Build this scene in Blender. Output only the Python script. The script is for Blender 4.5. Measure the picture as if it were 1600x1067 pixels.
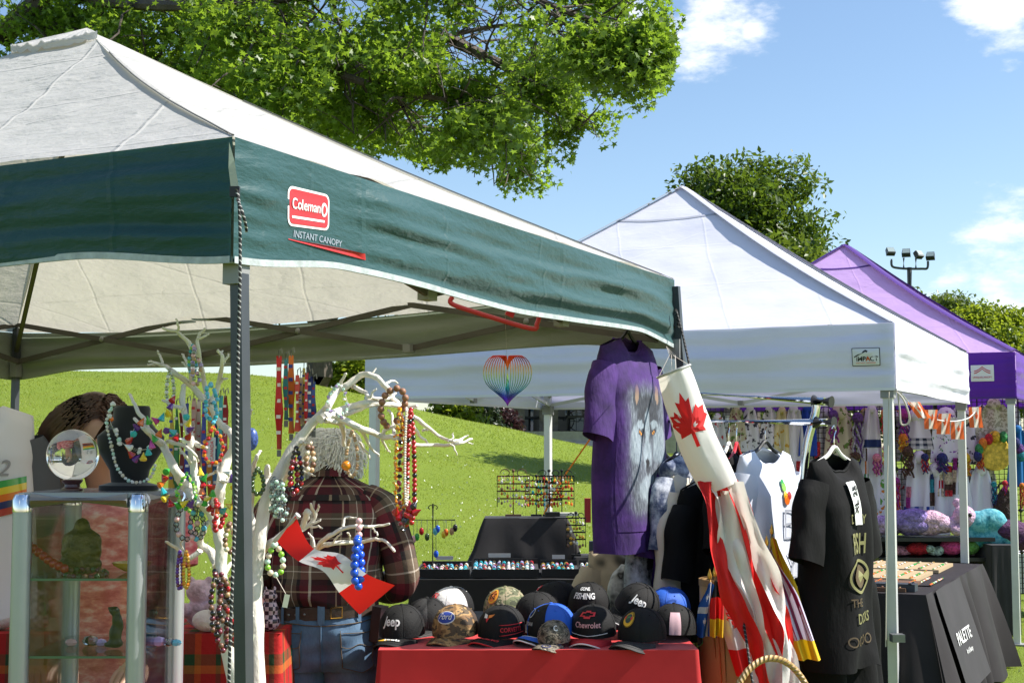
import bpy, bmesh, math, random
import numpy as np
from mathutils import Vector, Matrix, Euler, noise
random.seed(7); np.random.seed(7)
V = Vector
R = math.radians
PI = math.pi
sc = bpy.context.scene
for o in list(bpy.data.objects): bpy.data.objects.remove(o)
COL = sc.collection
# ---------------------------------------------------------------- camera
FPX = 2222.2; HZ = 700.0; CAMH = 1.5
PITCH = math.atan((HZ - 533.5) / FPX)
cd = bpy.data.cameras.new('camera'); cam = bpy.data.objects.new('camera', cd); COL.objects.link(cam)
cam.location = (0, 0, CAMH); cam.rotation_euler = (PI / 2 + PITCH, 0, 0)
cd.sensor_width = 36; cd.lens = 50; cd.clip_start = 0.05; cd.clip_end = 3000
sc.camera = cam
sc.render.resolution_x = 1024; sc.render.resolution_y = 682
# ---------------------------------------------------------------- sky and sun
SUN_AZ = R(89); SUN_EL = R(46)          # azimuth measured from +Y towards +X
w = bpy.data.worlds.new('World'); sc.world = w; w.use_nodes = True
nt = w.node_tree; N = nt.nodes; L = nt.links
for n in list(N): N.remove(n)
out = N.new('ShaderNodeOutputWorld'); bg = N.new('ShaderNodeBackground'); sky = N.new('ShaderNodeTexSky')
sky.sky_type = 'NISHITA'; sky.sun_disc = False; sky.sun_elevation = SUN_EL; sky.sun_rotation = SUN_AZ
sky.air_density = 1.1; sky.dust_density = 0.45; sky.ozone_density = 3.0; sky.altitude = 200
bg.inputs['Strength'].default_value = 0.085
tc = N.new('ShaderNodeTexCoord')
def wmath(op, a, b=None, c=None):
    n = N.new('ShaderNodeMath'); n.operation = op
    for i, x in enumerate((a, b, c)):
        if x is None: continue
        if hasattr(x, 'is_output'): L.new(x, n.inputs[i])
        else: n.inputs[i].default_value = x
    return n.outputs[0]
mp = N.new('ShaderNodeMapping'); mp.inputs['Scale'].default_value = (1, 1, 2.3); L.new(tc.outputs['Generated'], mp.inputs['Vector'])
nz = N.new('ShaderNodeTexNoise'); nz.inputs['Scale'].default_value = 11; nz.inputs['Detail'].default_value = 9; nz.inputs['Roughness'].default_value = 0.62
L.new(mp.outputs[0], nz.inputs['Vector'])
def ray(px, py):
    f = V((0, math.cos(PITCH), math.sin(PITCH))); u = V((0, -math.sin(PITCH), math.cos(PITCH)))
    return f + V((1, 0, 0)) * ((px - 800) / FPX) + u * ((533.5 - py) / FPX)
def azel(az, el): return V((math.sin(R(az)) * math.cos(R(el)), math.cos(R(az)) * math.cos(R(el)), math.sin(R(el))))
clouds = [(ray(1570, 415), .075), (ray(1490, 430), .04), (ray(1570, 0), .06), (ray(1120, 5), .07), (ray(1175, 45), .02), (ray(1000, 20), .05)]
for az, el, r in [(35, 22, .12), (60, 14, .15), (85, 30, .1), (120, 20, .16), (160, 25, .14), (200, 15, .17), (240, 30, .12), (275, 18, .15), (310, 28, .12), (330, 12, .1), (20, 35, .08), (-30, 45, .12), (140, 55, .12), (250, 60, .1)]:
    clouds.append((azel(az, el), r))
acc = None
for d, r in clouds:
    d = d.normalized()
    dn = N.new('ShaderNodeVectorMath'); dn.operation = 'DISTANCE'; L.new(tc.outputs['Generated'], dn.inputs[0]); dn.inputs[1].default_value = d
    m = N.new('ShaderNodeMapRange'); m.interpolation_type = 'SMOOTHSTEP'
    m.inputs['From Min'].default_value = 0; m.inputs['From Max'].default_value = r * 1.25; m.inputs['To Min'].default_value = 1; m.inputs['To Max'].default_value = 0
    L.new(dn.outputs['Value'], m.inputs['Value'])
    acc = m.outputs[0] if acc is None else wmath('MAXIMUM', acc, m.outputs[0])
val = wmath('ADD', wmath('MULTIPLY', nz.outputs['Fac'], 1.5), wmath('MULTIPLY', acc, 0.62))
mr = N.new('ShaderNodeMapRange'); mr.interpolation_type = 'SMOOTHSTEP'
mr.inputs['From Min'].default_value = 1.08; mr.inputs['From Max'].default_value = 1.42; L.new(val, mr.inputs['Value'])
hz = N.new('ShaderNodeMix'); hz.data_type = 'RGBA'; hz.inputs[0].default_value = 0.0       # thin summer haze in the sky
hz.inputs[7].default_value = (5.2, 6.6, 8.0, 1); L.new(sky.outputs[0], hz.inputs[6])
mx = N.new('ShaderNodeMix'); mx.data_type = 'RGBA'; mx.inputs[7].default_value = (7.2, 7.35, 7.6, 1)
L.new(wmath('MULTIPLY', mr.outputs[0], .92), mx.inputs[0]); L.new(hz.outputs[2], mx.inputs[6]); L.new(mx.outputs[2], bg.inputs['Color']); L.new(bg.outputs[0], out.inputs['Surface'])
sd = bpy.data.lights.new('sun', 'SUN'); sd.energy = 4.3; sd.angle = R(0.53); sd.color = (1, .95, .87)
sun = bpy.data.objects.new('sun', sd); COL.objects.link(sun)
SDIR = V((math.sin(SUN_AZ) * math.cos(SUN_EL), math.cos(SUN_AZ) * math.cos(SUN_EL), math.sin(SUN_EL)))
sun.rotation_euler = SDIR.to_track_quat('Z', 'Y').to_euler(); sun.location = SDIR * 60
vs = sc.view_settings; vs.view_transform = 'Standard'; vs.look = 'None'; vs.exposure = 1.08; vs.gamma = 1
try: vs.use_curve_mapping = False
except Exception: pass
sc.render.engine = 'CYCLES'
sc.cycles.max_bounces = 6; sc.cycles.diffuse_bounces = 2; sc.cycles.glossy_bounces = 2; sc.cycles.transmission_bounces = 7; sc.cycles.transparent_max_bounces = 16

def at(px, py, Y):
    d = ray(px, py); return V((0, 0, CAMH)) + d * (Y / d.y)
def S(Y): return FPX / Y            # pixels of the photo per metre at depth Y

# ---------------------------------------------------------------- helpers
def sstep(x): x = max(0, min(1, x)); return x * x * (3 - 2 * x)
def lerp(a, b, t): return a + (b - a) * t
def nz3(x, y=0, z=0): return noise.noise(V((x, y, z)))
def interp(tab, x):
    if x <= tab[0][0]: return tab[0][1]
    for (a, b), (c, d) in zip(tab, tab[1:]):
        if x <= c: return b + (d - b) * (x - a) / (c - a)
    return tab[-1][1]
class Nodes:
    def __init__(s, name):
        s.m = bpy.data.materials.new(name); s.m.use_nodes = True; s.t = s.m.node_tree
        s.n = s.t.nodes; s.b = s.n['Principled BSDF']; s.o = s.n['Material Output']
    def new(s, ty, **kw):
        n = s.n.new('ShaderNode' + ty)
        for k, v in kw.items(): setattr(n, k, v)
        return n
    def link(s, a, b): s.t.links.new(a, b)
    def math(s, op, a, b=None, c=None):
        n = s.new('Math', operation=op)
        for i, x in enumerate((a, b, c)):
            if x is None: continue
            if hasattr(x, 'is_output'): s.link(x, n.inputs[i])
            else: n.inputs[i].default_value = x
        return n.outputs[0]
    def coord(s, kind='Object', scale=(1, 1, 1)):
        t = s.new('TexCoord'); m = s.new('Mapping'); m.inputs['Scale'].default_value = scale
        s.link(t.outputs[kind], m.inputs['Vector']); return m.outputs[0]
    def noise(s, vec, scale, detail=4, rough=.55):
        n = s.new('TexNoise'); n.inputs['Scale'].default_value = scale; n.inputs['Detail'].default_value = detail; n.inputs['Roughness'].default_value = rough
        s.link(vec, n.inputs['Vector']); return n.outputs['Fac']
    def ramp(s, fac, stops, mode='LINEAR'):
        n = s.new('ValToRGB'); e = n.color_ramp; e.interpolation = mode
        while len(e.elements) < len(stops): e.elements.new(.5)
        for el, (p, c) in zip(e.elements, stops): el.position = p; el.color = (*c, 1)
        s.link(fac, n.inputs[0]); return n.outputs[0]
    def mix(s, fac, a, b, blend='MIX'):
        n = s.new('Mix', data_type='RGBA', blend_type=blend)
        for i, x in ((0, fac), (6, a), (7, b)):
            if hasattr(x, 'is_output'): s.link(x, n.inputs[i])
            elif i == 0: n.inputs[0].default_value = x
            else: n.inputs[i].default_value = (*x, 1)
        return n.outputs[2]
    def bump(s, h, strength=.3, dist=.01):
        n = s.new('Bump'); n.inputs['Strength'].default_value = strength; n.inputs['Distance'].default_value = dist
        s.link(h, n.inputs['Height']); s.link(n.outputs[0], s.b.inputs['Normal']); return n.outputs[0]
    def color(s, c):
        if hasattr(c, 'is_output'): s.link(c, s.b.inputs['Base Color'])
        else: s.b.inputs['Base Color'].default_value = (*c, 1)
    def translucent(s, fac, c, normal=None):
        t = s.new('BsdfTranslucent'); mx = s.new('MixShader'); mx.inputs[0].default_value = fac
        if hasattr(c, 'is_output'): s.link(c, t.inputs['Color'])
        else: t.inputs['Color'].default_value = (*c, 1)
        if normal: s.link(normal, t.inputs['Normal'])
        s.link(s.b.outputs[0], mx.inputs[1]); s.link(t.outputs[0], mx.inputs[2]); s.link(mx.outputs[0], s.o.inputs['Surface'])
MC = {}
def M(key, col=None, rough=.6, metal=0, var=0, vscale=6, bump=0, bscale=60, bstretch=(1, 1, 1), trans=0, tcol=None, spec=.5, coat=0, sheen=0, dist=.004):
    """plain procedural material: colour with soft noise variation and fine relief"""
    if key in MC: return MC[key]
    k = Nodes(key); k.b.inputs['Roughness'].default_value = rough; k.b.inputs['Metallic'].default_value = metal
    k.b.inputs['Specular IOR Level'].default_value = spec; k.b.inputs['Coat Weight'].default_value = coat; k.b.inputs['Sheen Weight'].default_value = sheen
    c = col; co = k.coord('Object', bstretch)
    if var:
        f = k.noise(k.coord('Object'), vscale, 5)
        lo = tuple(max(0, x * (1 - var)) for x in col); hi = tuple(min(1, x * (1 + var)) for x in col)
        c = k.ramp(f, [(.3, lo), (.7, hi)])
    k.color(c); nm = None
    if bump: nm = k.bump(k.noise(co, bscale, 4), bump, dist)
    if trans: k.translucent(trans, tcol or c, nm)
    MC[key] = k.m; return k.m

def empty(name, loc): 
    o = bpy.data.objects.new(name, None); COL.objects.link(o); o.location = loc; o.empty_display_size = .1; return o
def tag(o, label=None, cat=None, group=None, kind=None):
    if label: o['label'] = label
    if cat: o['category'] = cat
    if group: o['group'] = group
    if kind: o['kind'] = kind
    return o
def thing(name, label, cat, loc=(0, 0, 0), group=None): return tag(empty(name, loc), label, cat, group)
def origin(o):
    p = V((0, 0, 0))
    while o: p += o.location; o = o.parent
    return p
def copy_tree(o, parent=None):
    c = o.copy(); COL.objects.link(c); c.parent = parent
    for ch in o.children: copy_tree(ch, c)
    return c
def link_mesh(name, me, mat, parent=None, loc=None):
    o = bpy.data.objects.new(name, me); COL.objects.link(o)
    if mat and not me.materials:
        for m_ in (mat if isinstance(mat, (list, tuple)) else [mat]): me.materials.append(m_)
    if parent: o.parent = parent
    if loc is not None: o.location = loc
    return o
def frame_of(t, hint=None):
    t = t.normalized(); a = hint or (V((0, 0, 1)) if abs(t.z) < .9 else V((1, 0, 0)))
    n = t.cross(a).normalized(); return n, n.cross(t).normalized()
class MB:
    def __init__(s): s.v = []; s.f = []; s.uv = []; s.mi = []; s.cur = 0
    def face(s, idx, uv=None): s.f.append(tuple(idx)); s.uv.append(uv or [(0, 0)] * len(idx)); s.mi.append(s.cur)
    def grid(s, fn, nu, nv, cu=False, cv=False, us=1, vs=1):
        b = len(s.v); NU = nu if cu else nu + 1; NV = nv if cv else nv + 1
        for j in range(NV):
            for i in range(NU): s.v.append(V(fn(i / nu, j / nv)))
        for j in range(nv):
            for i in range(nu):
                i2 = (i + 1) % NU; j2 = (j + 1) % NV
                s.face((b + j * NU + i, b + j * NU + i2, b + j2 * NU + i2, b + j2 * NU + i),
                       [(i / nu * us, j / nv * vs), ((i + 1) / nu * us, j / nv * vs), ((i + 1) / nu * us, (j + 1) / nv * vs), (i / nu * us, (j + 1) / nv * vs)])
        return s
    def box(s, c, d, rot=None, taper=1):
        b = len(s.v); c = V(c)
        for x, y, z in ((-1, -1, -1), (1, -1, -1), (1, 1, -1), (-1, 1, -1), (-1, -1, 1), (1, -1, 1), (1, 1, 1), (-1, 1, 1)):
            k = taper if z > 0 else 1
            p = V((x * d[0] / 2 * k, y * d[1] / 2 * k, z * d[2] / 2))
            if rot: p = rot @ p
            s.v.append(c + p)
        for q in ((0, 3, 2, 1), (4, 5, 6, 7), (0, 1, 5, 4), (1, 2, 6, 5), (2, 3, 7, 6), (3, 0, 4, 7)): s.face([b + i for i in q], [(0, 0), (1, 0), (1, 1), (0, 1)])
        return s
    def bar(s, a, b_, wx, wy, up=V((0, 0, 1))):
        a = V(a); b_ = V(b_); t = (b_ - a); l = t.length; t.normalize()
        n, m = frame_of(t, up if abs(t.dot(up)) < .98 else V((0, 1, 0)))
        s.box((a + b_) / 2, (wx, wy, l), Matrix((n, m, t)).transposed()); return s
    def tube(s, pts, r, n=8, cap=True, closed=False, flat=1):
        pts = [V(p) for p in pts]; k = len(pts); b = len(s.v); ln = 0; pn = None
        rr = r if isinstance(r, (list, tuple)) else [r] * k; lens = []
        for i, p in enumerate(pts):
            if closed: t = pts[(i + 1) % k] - pts[i - 1]
            else: t = pts[min(i + 1, k - 1)] - pts[max(i - 1, 0)]
            if t.length < 1e-9: t = V((0, 0, 1))
            t.normalize()
            if pn is None: a, c = frame_of(t)
            else:
                a = pn - t * pn.dot(t)
                a = a.normalized() if a.length > 1e-6 else frame_of(t)[0]; c = t.cross(a)
            pn = a
            if i: ln += (p - pts[i - 1]).length
            lens.append(ln)
            for q in range(n):
                an = 2 * PI * q / n; s.v.append(p + a * math.cos(an) * rr[i] + c * math.sin(an) * rr[i] * flat)
        for i in range(k if closed else k - 1):
            i2 = (i + 1) % k
            for q in range(n):
                q2 = (q + 1) % n; l1 = lens[i]; l2 = lens[i2] if i2 else ln + .01
                s.face((b + i * n + q, b + i * n + q2, b + i2 * n + q2, b + i2 * n + q), [(q / n, l1), ((q + 1) / n, l1), ((q + 1) / n, l2), (q / n, l2)])
        if cap and not closed:
            s.face([b + q for q in range(n)][::-1]); s.face([b + (k - 1) * n + q for q in range(n)])
        return s
    def lathe(s, prof, n=16, c=(0, 0, 0), ax=None, sx=1, sy=1):
        c = V(c); rot = ax.to_track_quat('Z', 'Y').to_matrix() if ax else None
        def fn(u, v):
            k = v * (len(prof) - 1); i = min(int(k), len(prof) - 2); f = k - i
            r = lerp(prof[i][0], prof[i + 1][0], f); z = lerp(prof[i][1], prof[i + 1][1], f)
            p = V((r * math.cos(2 * PI * u) * sx, r * math.sin(2 * PI * u) * sy, z))
            return c + (rot @ p if rot else p)
        return s.grid(fn, n, len(prof) - 1, cu=True)
    def ball(s, c, r, n=10, m=7, sc_=(1, 1, 1), rot=None):
        c = V(c)
        def fn(u, v):
            th = PI * (v - .5) * .9999; p = V((math.cos(th) * math.cos(2 * PI * u) * r * sc_[0], math.cos(th) * math.sin(2 * PI * u) * r * sc_[1], math.sin(th) * r * sc_[2]))
            return c + (rot @ p if rot else p)
        return s.grid(fn, n, m, cu=True)
    def poly(s, pts, uv=None):
        b = len(s.v); s.v += [V(p) for p in pts]; s.face(range(b, b + len(pts)), uv); return s
    def fan(s, pts):                      # closed outline as triangles round its centre
        b = len(s.v); c = sum((V(p) for p in pts), V((0, 0, 0))) / len(pts); s.v += [V(p) for p in pts] + [c]; n = len(pts)
        for i in range(n): s.face((b + i, b + (i + 1) % n, b + n))
        return s
    def prism(s, pts, d):
        d = V(d); b = len(s.v); n = len(pts); s.v += [V(p) for p in pts] + [V(p) + d for p in pts]
        s.face(list(range(b, b + n))[::-1]); s.face(range(b + n, b + 2 * n))
        for i in range(n): s.face((b + i, b + (i + 1) % n, b + n + (i + 1) % n, b + n + i), [(0, 0), (1, 0), (1, 1), (0, 1)])
        return s
    def mesh(s, name, off=V((0, 0, 0)), smooth=True, angle=40):
        me = bpy.data.meshes.new(name); me.from_pydata([tuple(p - off) for p in s.v], [], s.f)
        uvl = me.uv_layers.new(name='UVMap'); flat = [c for fu in s.uv for uv in fu for c in uv]
        uvl.data.foreach_set('uv', flat)
        if any(s.mi): me.polygons.foreach_set('material_index', s.mi)
        if smooth:
            me.polygons.foreach_set('use_smooth', [True] * len(s.f)); me.set_sharp_from_angle(angle=R(angle))
        return me
    def build(s, name, mat, parent=None, smooth=True, angle=40):
        off = origin(parent) if parent else V((0, 0, 0))
        return link_mesh(name, s.mesh(name, off, smooth, angle), mat, parent)
    def solo(s, name, mat, label, cat, group=None, smooth=True, base=None):
        """a one-mesh thing whose origin sits at its base"""
        b = base if base is not None else V((sum(p.x for p in s.v) / len(s.v), sum(p.y for p in s.v) / len(s.v), min(p.z for p in s.v)))
        o = link_mesh(name, s.mesh(name, V(b), smooth), mat); o.location = b
        return tag(o, label, cat, group)
def spline(pts, n=6):
    pts = [V(p) for p in pts]
    if len(pts) < 3: return [pts[0].lerp(pts[-1], i / n) for i in range(n + 1)]
    res = []
    for i in range(len(pts) - 1):
        p0 = pts[max(i - 1, 0)]; p1 = pts[i]; p2 = pts[i + 1]; p3 = pts[min(i + 2, len(pts) - 1)]
        for k in range(n):
            t = k / n
            res.append(.5 * ((2 * p1) + (p2 - p0) * t + (2 * p0 - 5 * p1 + 4 * p2 - p3) * t * t + (3 * p1 - p0 - 3 * p2 + p3) * t ** 3))
    res.append(pts[-1]); return res
_TXT = {}
def text_data(s, bold=0):
    if (s, bold) in _TXT: return _TXT[(s, bold)]
    cu = bpy.data.curves.new('t', 'FONT'); cu.body = s; cu.size = 1; cu.align_x = 'CENTER'; cu.align_y = 'CENTER'; cu.offset = bold; cu.resolution_u = 3
    o = bpy.data.objects.new('t', cu); COL.objects.link(o); bpy.context.view_layer.update()
    me = bpy.data.meshes.new_from_object(o.evaluated_get(bpy.context.evaluated_depsgraph_get()))
    r = ([tuple(v.co[:2]) for v in me.vertices], [tuple(p.vertices) for p in me.polygons])
    bpy.data.objects.remove(o); bpy.data.curves.remove(cu); bpy.data.meshes.remove(me)
    _TXT[(s, bold)] = r; return r
def put_text(s, size, fn, mat, parent, name='lettering', bold=.01, xs=1, shear=0):
    vs_, fs = text_data(s, bold); mb = MB(); mb.v = [V(fn((x + shear * y) * size * xs, y * size)) for x, y in vs_]
    for f in fs: mb.face(f)
    return mb.build(name, mat, parent, smooth=False)
def plane_fn(o, ex, ey):
    o = V(o); ex = V(ex).normalized(); ey = V(ey).normalized(); return lambda x, y: o + ex * x + ey * y
LEAF = [(0, 1.0), (.12, .73), (.26, .8), (.19, .33), (.42, .57), (.48, .44), (.74, .48), (.66, .25), (.78, .17), (.42, -.12), (.46, -.26), (.06, -.2), (.06, -.62)]
LEAF = LEAF + [(-x, y) for x, y in LEAF[::-1] if x > 0]
def maple(fn, size, mat, parent, name='maple_leaf', xs=1):
    mb = MB(); n = len(LEAF); pts = [V(fn(x * size * xs, y * size)) for x, y in LEAF]
    mid = [V(fn(x * size * xs * .5, (y - .1) * size * .5)) for x, y in LEAF]; c = V(fn(0, -.05 * size))
    b = 0; mb.v = pts + mid + [c]
    for i in range(n):
        j = (i + 1) % n; mb.face((i, j, n + j, n + i)); mb.face((n + i, n + j, 2 * n))
    return mb.build(name, mat, parent, smooth=False)
def np_mesh(name, verts, faces, k, mat, parent=None, smooth=False):
    """verts Nx3, faces Mxk arrays -> object"""
    me = bpy.data.meshes.new(name); nv = len(verts); nf = len(faces)
    off = origin(parent) if parent else V((0, 0, 0)); verts = verts - np.array(off)
    me.vertices.add(nv); me.vertices.foreach_set('co', verts.astype(np.float32).ravel())
    me.loops.add(nf * k); me.loops.foreach_set('vertex_index', faces.astype(np.int32).ravel())
    me.polygons.add(nf); me.polygons.foreach_set('loop_start', np.arange(0, nf * k, k, dtype=np.int32)); me.polygons.foreach_set('loop_total', np.full(nf, k, dtype=np.int32))
    me.update(calc_edges=True); me.validate()
    return link_mesh(name, me, mat, parent)
def scatter_leaves(name, pts, size, mat, parent, tmpl='oval', droop=.35):
    """a leaf-shaped folded face at every point (pts Nx3)"""
    n = len(pts)
    if tmpl == 'maple':
        t = np.array([(0, -.15, 0), (.5, -.3, .05), (.28, .05, .02), (.62, .3, -.02), (.2, .3, .02), (0, .75, -.06), (-.2, .3, .02), (-.62, .3, -.02), (-.28, .05, .02), (-.5, -.3, .05)])
        f = np.array([(0, 1, 2), (0, 2, 4), (2, 3, 4), (0, 4, 6), (4, 5, 6), (0, 6, 8), (6, 7, 8), (0, 8, 9)])
    else:
        t = np.array([(0, -.5, 0), (.27, 0, .09), (0, .55, -.05), (-.27, 0, .09)]); f = np.array([(0, 1, 2), (0, 2, 3)])
    a = np.random.rand(n) * 2 * PI; tilt = np.random.randn(n) * .55 + droop; roll = np.random.randn(n) * .6
    ca, sa, ct, st, cr, sr = np.cos(a), np.sin(a), np.cos(tilt), np.sin(tilt), np.cos(roll), np.sin(roll)
    s = size * (.65 + .7 * np.random.rand(n))
    X = t[None, :, 0] * s[:, None]; Y = t[None, :, 1] * s[:, None]; Z = t[None, :, 2] * s[:, None]
    X, Z = X * cr[:, None] + Z * sr[:, None], -X * sr[:, None] + Z * cr[:, None]
    Y, Z = Y * ct[:, None] + Z * st[:, None], -Y * st[:, None] + Z * ct[:, None]
    X, Y = X * ca[:, None] - Y * sa[:, None], X * sa[:, None] + Y * ca[:, None]
    vv = np.stack([X, Y, Z], -1) + pts[:, None, :]
    k = len(t); ff = f[None] + (np.arange(n) * k)[:, None, None]
    return np_mesh(name, vv.reshape(-1, 3), ff.reshape(-1, 3), 3, mat, parent)
def leaf_mat(key, dark, light, tr, fac=.45):
    if key in MC: return MC[key]
    k = Nodes(key); g = k.new('NewGeometry'); c = k.ramp(g.outputs['Random Per Island'], [(0, dark), (.6, light), (1, tuple(x * 1.25 for x in light))])
    k.color(c); k.b.inputs['Roughness'].default_value = .42; k.translucent(fac, k.mix(.6, c, tr)); MC[key] = k.m; return k.m
# ================================================================ terrain
CREST = [(-1500, 560), (-400, 572), (0, 578), (380, 584), (450, 592), (500, 603), (570, 618), (660, 642), (780, 666), (880, 690), (960, 704), (1100, 716), (1300, 735), (1700, 760), (3000, 790)]
def gz(x, y):
    if y < 6: return 0.0
    px = 800 + FPX * x / max(y, 9); zc = 1.5 + (700 - interp(CREST, px)) / 74.0
    if y <= 30: z = zc * sstep((y - 8.5) / 27) / sstep(21.5 / 27)
    else: z = lerp(zc, 1.35, sstep((y - 30) / 14))
    return z + .03 * nz3(x * .5, y * .5) * min(1, max(0, (y - 9) / 6))
def grass_ground():
    k = Nodes('lawn'); co = k.coord('Object')
    a = k.noise(co, .35, 5); b = k.noise(co, 9, 6, .7); c2 = k.noise(co, 60, 3)
    c = k.ramp(a, [(.3, (.13, .195, .012)), (.7, (.175, .245, .018))]); c = k.mix(b, c, (.19, .25, .022), 'MIX')
    c = k.mix(k.math('MULTIPLY', c2, .35), c, (.08, .12, .012)); k.color(c); k.b.inputs['Roughness'].default_value = .75; k.b.inputs['Specular IOR Level'].default_value = .2
    k.bump(k.noise(co, 45, 6, .7), .8, .03); return k.m
LAWN = grass_ground()
def ground_fn(u, v):
    x = math.sinh((u - .5) * 11) / math.sinh(5.5) * 700
    y = -25 + 900 * ((math.exp(4.6 * v) - 1) / (math.exp(4.6) - 1))
    return (x, y, gz(x, y))
g = MB().grid(ground_fn, 160, 170).build('ground', LAWN); g['kind'] = 'structure'
# short mown grass with clover over the visible slope
n = 230000
d = 8.2 * (32 / 8.2) ** (np.random.rand(n) ** .75); px = np.random.uniform(-40, 1680, n)
xs = (px - 800) / FPX * d; zs = np.array([gz(a, b) for a, b in zip(xs, d)])
def tufts(name, xs, ds, zs, h, wd, mat, lean=.5):
    n = len(xs); a = np.random.rand(n) * 2 * PI; hh = h * (.5 + np.random.rand(n)) * (1 + (ds - 9) / 40); ww = wd * (1 + (ds - 9) / 12)
    base = np.stack([xs, ds, zs - .004], -1); dx = np.stack([np.cos(a) * ww, np.sin(a) * ww, 0 * a], -1)
    tip = base + np.stack([np.random.randn(n) * hh * lean, np.random.randn(n) * hh * lean, hh], -1)
    vv = np.stack([base - dx, base + dx, tip], 1).reshape(-1, 3); return np_mesh(name, vv, np.arange(3 * n).reshape(-1, 3), 3, mat)
def grass_blades():
    k = Nodes('grass_blade'); g_ = k.new('NewGeometry'); co = k.coord('Object'); r_ = k.ramp(g_.outputs['Random Per Island'], [(0, (.135, .205, .012)), (1, (.18, .25, .018))])
    big = k.noise(k.coord('Object', (1, .5, 1)), .55, 5, .6); c = k.mix(k.ramp(big, [(.36, (0, 0, 0)), (.62, (1, 1, 1))]), r_, (.29, .30, .045)); c = k.mix(k.ramp(k.noise(co, 2.6, 4), [(.48, (0, 0, 0)), (.66, (.85, .85, .85))]), c, (.075, .14, .012))
    k.color(c); k.b.inputs['Roughness'].default_value = .5; k.translucent(.4, k.mix(.55, c, (.4, .5, .03))); return k.m
GM = grass_blades()
o = tufts('grass', xs, d, zs, .016, .0026, GM); o['kind'] = 'stuff'; o['label'] = 'short mown grass on the sunny slope'; 
i = np.random.choice(n, 2600, replace=False); k_ = (d[i] < 24); i = i[k_]
o = tufts('clover_flowers', xs[i], d[i], zs[i] + .015, .014, .006, M('clover', (.75, .75, .68)), .3); o['kind'] = 'stuff'; o['label'] = 'tiny white clover flowers dotted over the lawn'

# ================================================================ trees
BARK = M('bark', (.075, .06, .048), .9, var=.4, vscale=5, bump=.9, bscale=14, bstretch=(1, 1, .25), dist=.04)
def branch(mb, a, b, r0, r1, wob=.12, n=6):
    a = V(a); b = V(b); L_ = (b - a).length; pts = []
    o = V((random.uniform(0, 99), random.uniform(0, 99), 0))
    for i in range(n + 1):
        t = i / n; p = a.lerp(b, t); k = wob * L_ * math.sin(PI * t)
        pts.append(p + V((nz3(o.x, t * 2.5), nz3(o.y, t * 2.5 + 9), nz3(o.x + 5, t * 2.5 + 3))) * k)
    mb.tube(pts, [lerp(r0, r1, i / n) for i in range(n + 1)], 7); return pts
def crown_points(blobs, per, clump, spread):
    """leaf positions: clumps spread through and near the surface of each blob"""
    out_ = []
    for c, r, cnt in blobs:
        c = np.array(c); r = np.array(r)
        for _ in range(cnt):
            dv = np.random.randn(3); dv /= np.linalg.norm(dv); dv[2] = dv[2] * .9 + .1
            p = c + dv * r * (np.random.rand() ** .38)
            m = int(per * random.uniform(.5, 1.4)); q = np.clip(np.random.randn(m, 3), -1.5, 1.5) * np.array([clump, clump, clump * .55]) * spread
            q[:, 2] -= .3 * np.abs(q[:, 0]) * .5; out_.append(p + q)
    return np.concatenate(out_)
def simple_tree(name, label, px, py_top, Y, wpx, mat, leaf, blobs_n=9, per=26, cnt=40, trunk_r=.28, base=None, group=None, cat='tree', crown_from=.3, cl=.35):
    b = V(((px - 800) / FPX * Y, Y, 0)); b.z = gz(b.x, b.y) - .05; top = at(px, py_top, Y).z; H = top - b.z; W = wpx / S(Y) / 2
    t = thing(name, label, cat, b, group); mb = MB(); z0 = b.z + H * crown_from
    branch(mb, b, b + V((W * .05, 0, H * .72)), trunk_r, trunk_r * .35, .04)
    blobs = []
    for i in range(blobs_n):
        an = i * 2.4; q = random.uniform(.25, .72); hz_ = random.uniform(.12, .86); fall = math.sqrt(max(.05, 1 - (2 * hz_ - .9) ** 2))
        c = V((b.x + math.cos(an) * W * q * fall, b.y + math.sin(an) * W * q * fall, lerp(z0, top, hz_)))
        rr = W * random.uniform(.36, .52); rz = min(rr * .8, top - c.z + .02, (top - z0) * .3)
        blobs.append((c, (rr, rr, max(rz, .25)), cnt)); branch(mb, b + V((0, 0, H * random.uniform(.25, .6))), c, trunk_r * .35, .02)
    mb.build('trunk', BARK, t); scatter_leaves('crown', crown_points(blobs, per, cl, 1), leaf, mat, t); return t
CHEST = leaf_mat('chestnut_leaf', (.022, .05, .008), (.07, .12, .014), (.2, .3, .02), .38)
MAPLE = leaf_mat('maple_leaf_green', (.032, .078, .010), (.10, .175, .018), (.36, .54, .035), .55)
BUSH = leaf_mat('bush_leaf', (.03, .06, .01), (.085, .13, .016), (.22, .3, .03), .4)
LIME = leaf_mat('lime_leaf', (.09, .15, .014), (.17, .235, .02), (.4, .48, .03), .5)
CEDAR = leaf_mat('cedar_leaf', (.012, .026, .012), (.03, .05, .02), (.05, .08, .02), .2)
PURP = leaf_mat('plum_leaf', (.022, .012, .014), (.05, .022, .026), (.08, .03, .03), .25)
simple_tree('chestnut_tree', 'big round dark green tree behind the white canopy peak', 1150, 248, 36, 320, CHEST, .16, 28, 62, 52, .4, crown_from=.22, cl=.3)
simple_tree('poplar_tree', 'tall light green tree rising behind the right edge of purple canopy', 1545, 452, 48, 150, LIME, .17, 9, 50, 44, .3, crown_from=.15)
simple_tree('poplar_tree', 'light green tree just right of the floodlight mast', 1476, 432, 50, 120, BUSH, .17, 8, 50, 44, .3, crown_from=.15)
simple_tree('poplar_tree', 'yellow green tree cut off by the right photo edge', 1630, 478, 46, 130, LIME, .17, 8, 50, 44, .3, crown_from=.15)
simple_tree('poplar_tree', 'small tree top between purple canopy peak and floodlight mast', 1400, 405, 52, 70, BUSH, .17, 5, 50, 40, .3, crown_from=.15)
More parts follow.
